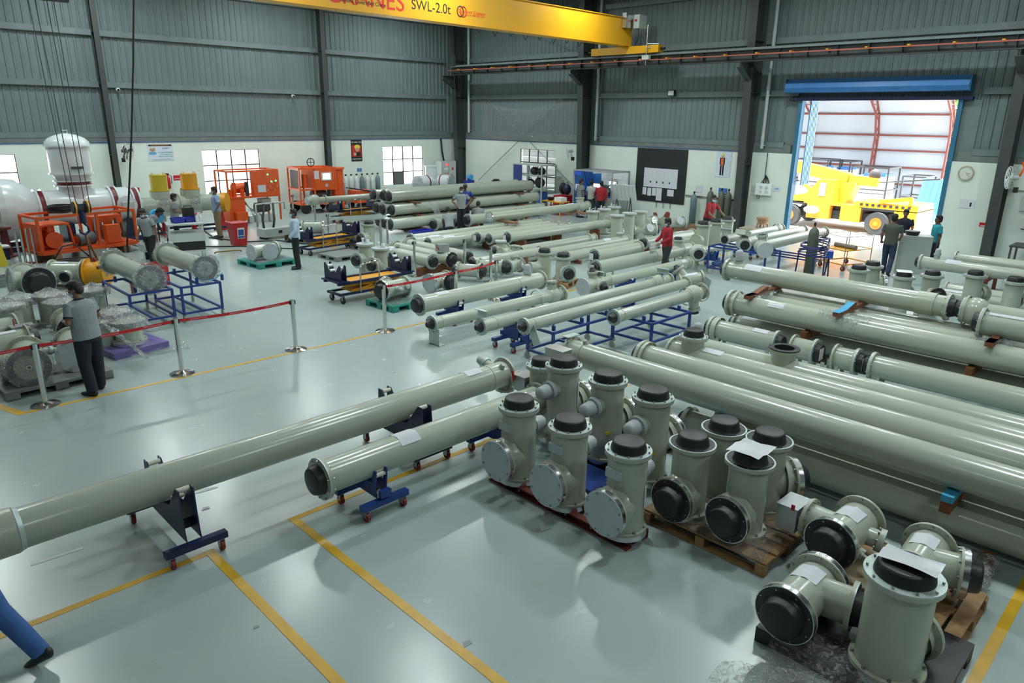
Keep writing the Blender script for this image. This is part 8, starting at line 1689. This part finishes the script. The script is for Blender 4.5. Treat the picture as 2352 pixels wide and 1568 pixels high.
for k in range(5):
    y0, y1 = k*sp, (k+1)*sp; g = [[Vector((x-44+0.05*math.sin(3*(y0+(y1-y0)*j/6)), y0+(y1-y0)*j/6, z)) for j in range(7)] for x, z in prof]; MB().sheet(g).build('tarp_bay', TARP, t)
for k in range(6):
    y = k*sp; b = MB(); inn = [(x-0.55 if z < 5 else x-0.45, z if z < 5 else z-0.45) for x, z in prof]
    for (x0, z0), (x1, z1), (x2, z2), (x3, z3) in zip(prof[:-1], prof[1:], inn[:-1], inn[1:]):
        b.bar((x0-44-0.05, y, z0), (x1-44-0.05, y, z1), 0.09); b.bar((x2-44, y, z2), (x3-44, y, z3), 0.09)
        xm, zm = (x0+x1)/2-44, (z0+z1)/2; b.bar((x2-44, y, z2), (xm, y, zm), 0.05); b.bar((xm, y, zm), (x3-44, y, z3), 0.05)
    b.build('truss', RUST, t)
for x, z in [(43.95, 1.0), (43.95, 1.9), (43.95, 2.8), (43.95, 3.6)]+prof[3:]: MB().cyl((x-44-0.1, 0, z-0.05), (x-44-0.1, 5*sp, z-0.05), 0.05, n=8).build('purlin', RUST, t)
# yellow mobile crane
TY = mat('truck_yellow', (0.80, 0.36, 0.03), 0.35); TYR = mat('truck_tyre', (0.06, 0.065, 0.07), 0.7); TK = mat('truck_dark', (0.03, 0.032, 0.035), 0.6)
wa, wb_ = at(2012, 537, 0.0), at(1812, 516, 0.0)
TX = 31.0
t = thing('mobile_crane', 'yellow mobile crane truck with lowered boom outside the doorway', 'truck', (TX, 9.6, 0))
py = lambda px, ppy: onX(px, ppy, TX-1.1).y-9.6
def pz(px, ppy): return onX(px, ppy, TX-1.1).z
yr, yl = py(2012, 515), py(1812, 500)
for y in (yr, yl):
    for x in (-1.0, 1.0):
        w = MB().cyl((x-0.17, y, 0.43), (x+0.17, y, 0.43), 0.43, n=30).build('tyre', TYR, t); MB().cyl((x-0.19, y, 0.43), (x+0.19, y, 0.43), 0.22, n=22).build('rim', mat('rim_orange', (0.7, 0.2, 0.02), 0.4), w); MB().cyl((x-0.21, y, 0.43), (x+0.21, y, 0.43), 0.09, n=14).build('hub', TY, w)
ytail = py(2106, 480)
MB().bb(-0.8, 0.8, yl-0.2, yr-0.2, 0.4, 0.75).build('chassis', TK, t)
MB().bb(-1.0, 1.0, ytail, yr-0.55, 0.36, 0.98).build('tail_body', TY, t); MB().bb(-1.0, 1.0, ytail, yl-0.5, 0.95, 1.02).build('deck', TY, t)
MB().bb(-1.02, 1.02, yr-0.55, yr+0.75, 0.9, 0.99).build('mudguard', TK, t); MB().bb(-1.02, 1.02, yl-0.6, yl+0.5, 0.9, 0.97).build('mudguard', TK, t)
MB().bb(-1.05, 1.05, py(1975, 490), py(1928, 490), 0.38, 0.96).build('side_box', TY, t); MB().bb(-1.05, 1.05, py(1903, 490), py(1850, 490), 0.38, 0.97).build('side_box', TY, t)
MB().bb(-0.7, 0.7, py(1928, 490), py(1903, 490), 0.4, 0.9).build('engine_bay', TK, t)
cy0, cy1 = py(1915, 440), py(1868, 440)
MB().prism([(cy0, 1.02), (cy1+1.0, 1.02), (cy1+1.05, 1.2), (cy1+0.35, 1.35), (cy1-0.15, 1.95), (cy0+0.1, 1.95)], ((0, 1, 0), (0, 0, 1)), (-1.0, 0, 0), 1.0).build('cab', TY, t)
MB().bb(-1.02, -1.0, py(1894, 440), py(1879, 440), 1.3, 1.83).build('window', mat('cab_glass', (0.3, 0.36, 0.4), 0.1), t)
bz = lambda px, ppy: (py(px, ppy), pz(px, ppy))
(ya, za), (yb, zb) = bz(1828, 392), bz(1925, 415); (yc, zc) = bz(1993, 423)
MB().bar((0.1, ya+0.6, za+0.14), (0.1, yb, zb), 0.5, 0.46).build('boom', TY, t); MB().bar((0.1, yb, zb), (0.1, yc, zc), 0.36, 0.34).build('inner_boom', TY, t)
MB().bar((0.1, yc, zc), (0.1, yc-2.2, zc+0.28), 0.05).bar((0.3, yc, zc), (0.3, yc-2.2, zc+0.28), 0.05).build('jib_rod', STEEL, t); MB().ball((0.1, yc+0.2, zc+0.28), 0.24, 14, 10, (0.5, 1, 1)).build('winch_drum', TK, t)
(y1, z1), (y2, z2) = bz(1828, 415), bz(1876, 460); MB().cyl((-0.6, y1, z1), (-0.6, y2, z2), 0.09, n=14).build('ram', TY, t)
(y1, z1), (y2, z2) = bz(1890, 468), bz(1928, 425); MB().prism([(y1+0.1, 1.0), (y1-0.6, 1.0), (y2-0.35, z2+0.05), (y2+0.1, z2+0.05)], ((0, 1, 0), (0, 0, 1)), (-0.4, 0, 0), 0.8).build('boom_pedestal', TY, t)
b = MB(); (yq, zq) = bz(1978, 470)
for k in range(9): b.bb(-0.97, -0.93, yq-0.22*k, yq-0.22*k+0.1, 1.06, 1.15)
MB().bb(-0.94, 0.9, ytail, yq+0.3, 1.02, 1.2).build('outrigger_beam', TY, t); b.build('beam_holes', TK, t); MB().bar((-0.9, ytail+0.3, 1.45), (-0.9, yq-0.6, 1.25), 0.14).bar((-0.9, ytail+0.3, 1.2), (-0.9, ytail+0.3, 1.5), 0.12).build('counter_arm', TY, t)
MB().ball((-1.15, py(1862, 500), 0.72), 0.26, 12, 8, (0.6, 1.3, 0.6)).build('cloth_bundle', WHITE, t)
# stacked pallets cages and wrapped goods in the shed
CG = mat('cage_steel', (0.03, 0.034, 0.04), 0.5); WRAP = mat('white_wrap', (0.72, 0.75, 0.8), 0.4, bump=0.4, scale=3); BLT = mat('blue_tarp', (0.04, 0.17, 0.55), 0.5, bump=0.4, scale=2)
gd = 'caged goods in the storage shed'
def cage(label, x, px0, px1, z1, m, fill=0.8, rx=1.6):
    y0, y1 = onX(px0, 450, x).y, onX(px1, 450, x).y; t = thing('goods_cage', label, 'goods', (x, (y0+y1)/2, 0), 0, gd); w = abs(y0-y1)/2; d_ = rx/2
    b = MB()
    for sx in (-1, 1):
        for sy in (-1, 1): b.bar((sx*d_, sy*w, 0), (sx*d_, sy*w, z1), 0.07)
    for z in (0.06, z1*0.5, z1):
        for s_ in (-1, 1): b.bar((-d_, s_*w, z), (d_, s_*w, z), 0.06); b.bar((s_*d_, -w, z), (s_*d_, w, z), 0.06)
    b.build('cage_frame', CG, t)
    if m: 
        MB().bb(-d_*0.9, d_*0.9, -w*0.9, w*0.9, 0.1, z1*fill*0.5).build('wrapped_load', m, t); MB().bb(-d_*0.85, d_*0.85, -w*0.85, w*0.85, z1*fill*0.52, z1*fill).build('wrapped_load', WRAP, t)
        MB().bb(-d_*0.8, d_*0.5, -w*0.8, w*0.4, z1*fill, z1*fill+0.12).build('blue_cover', BLT, t)
for a_ in (('tall cage of white wrapped goods and blue tarp at the left of the shed', 39.5, 1835, 1905, 2.3, WRAP), ('cage with blue tarp load behind the crane cab', 41.0, 1910, 1955, 2.2, BLT), ('cage with white wrapped goods behind the boom tip', 38.5, 1962, 2045, 2.1, WRAP), ('empty steel cage frame right of the white goods', 37.5, 2080, 2130, 1.85, None)): cage(*a_)
t = thing('sheet_stack', 'leaning stack of blue corrugated sheets at the right of the shed', 'sheets', (36.0, onX(2150, 470, 36.0).y, 0))
for k in range(5): MB().box((0.1*k, -0.35+0.28*k, 0.95), (0.06, 0.26, 1.8), M=Matrix.Rotation(0.12, 3, 'X')).build('sheet', mat('sheet_blue', (0.07, 0.17, 0.42), 0.35), t)
t = thing('green_tarp', 'crumpled green tarpaulin on the ground by the cage frame', 'tarpaulin', (35.0, onX(2108, 520, 35.0).y, 0)); MB().ball((0, 0, 0.3), 0.7, 14, 8, (0.8, 0.9, 0.6)).build('tarp', mat('tarp_green', (0.03, 0.35, 0.14), 0.5, bump=0.5), t)
# trees beyond the shed
LEAF = mat('tree_leaf', (0.10, 0.19, 0.05), 0.7, var=0.4, scale=2)
for k, (px, X, r, lab) in enumerate(((2194, 60, 3.2, 'green tree beyond the shed, right of the truss'), (2250, 74, 4.0, 'green tree beyond the shed, hidden by the door frame'))):
    p = onX(px, 330, X); t = thing('tree', lab, 'tree', (X, p.y, 0)); MB().cyl((0, 0, 0), (0, 0, 5), 0.25, 0.15, n=10).build('trunk', BROWNW, t)
    rd = random.Random(k+5); b = MB()
    for j in range(500):
        v_ = Vector((rd.gauss(0, 1), rd.gauss(0, 1), rd.gauss(0, 1))).normalized()*(r*rd.uniform(0.45, 1.0)); v_.z *= 1.3; c_ = Vector((0, 0, 5.5))+v_; u1 = Vector((rd.uniform(-1, 1), rd.uniform(-1, 1), rd.uniform(-1, 1))).normalized()*0.4; u2 = u1.cross(Vector((0.3, 0.5, 0.8))).normalized()*0.3
        b._add([c_-u1, c_+u2, c_+u1, c_-u2], [(0, 1, 2, 3)], False)
    b.build('crown', LEAF, t, 'stuff')
# orange building seen through the far window
t = thing('water_tank', 'orange-red tank outside the far window', 'tank', (17.9, 37.5, 0)); MB().cyl((0, 0, 0), (0, 0, 3.4), 1.1, n=28).build('tank', mat('tank_orange', (0.6, 0.12, 0.06), 0.5), t); MB().cyl((0, 0, 3.4), (0, 0, 3.5), 1.15, n=28).build('rim', mat('tank_orange', (0.6, 0.12, 0.06)), t)
t = thing('annex_wall', 'grey louvred annex wall seen through the right-hand window', 'building', (31.5, 26.5, 0)); MB().bb(0, 0.3, -4, 6, 0, 6).build('wall', mat('annex_grey', (0.16, 0.18, 0.19), 0.6), t)
for k in range(10): MB().bar((-0.1, -4, 0.5+0.5*k), (-0.1, 6, 0.5+0.5*k), 0.12, 0.03).build('louvre', GIRT, t)
# ================================================================== floor scraps
for k, (px, py, s, m) in enumerate(((1250, 1213, 0.07, PAPER), (1072, 1478, 0.05, TAPE), (472, 1168, 0.05, TAPE), (588, 1440, 0.03, TAPE), (1215, 870, 0.03, TAPE), (905, 855, 0.035, TAPE), (1010, 772, 0.06, WHITE))):
    p = at(px, py, 0); t = thing('floor_scrap', ['torn white paper scrap on the floor before the red rail', 'grey scrap of tape near the right yellow line', 'grey scrap of tape under the longest pipe', 'tiny dark scrap near the left yellow line', 'tiny scrap near the control box', 'small scrap behind the longest pipe', 'white tape scraps near the foot bracket'][k], 'scrap', (p.x, p.y, 0)); MB().prism([(-s, -s*0.4), (s*0.7, -s*0.6), (s, s*0.3), (-s*0.3, s*0.7)], ((1, 0, 0), (0, 1, 0)), (0, 0, 0.001), 0.003).build('scrap', m, t)
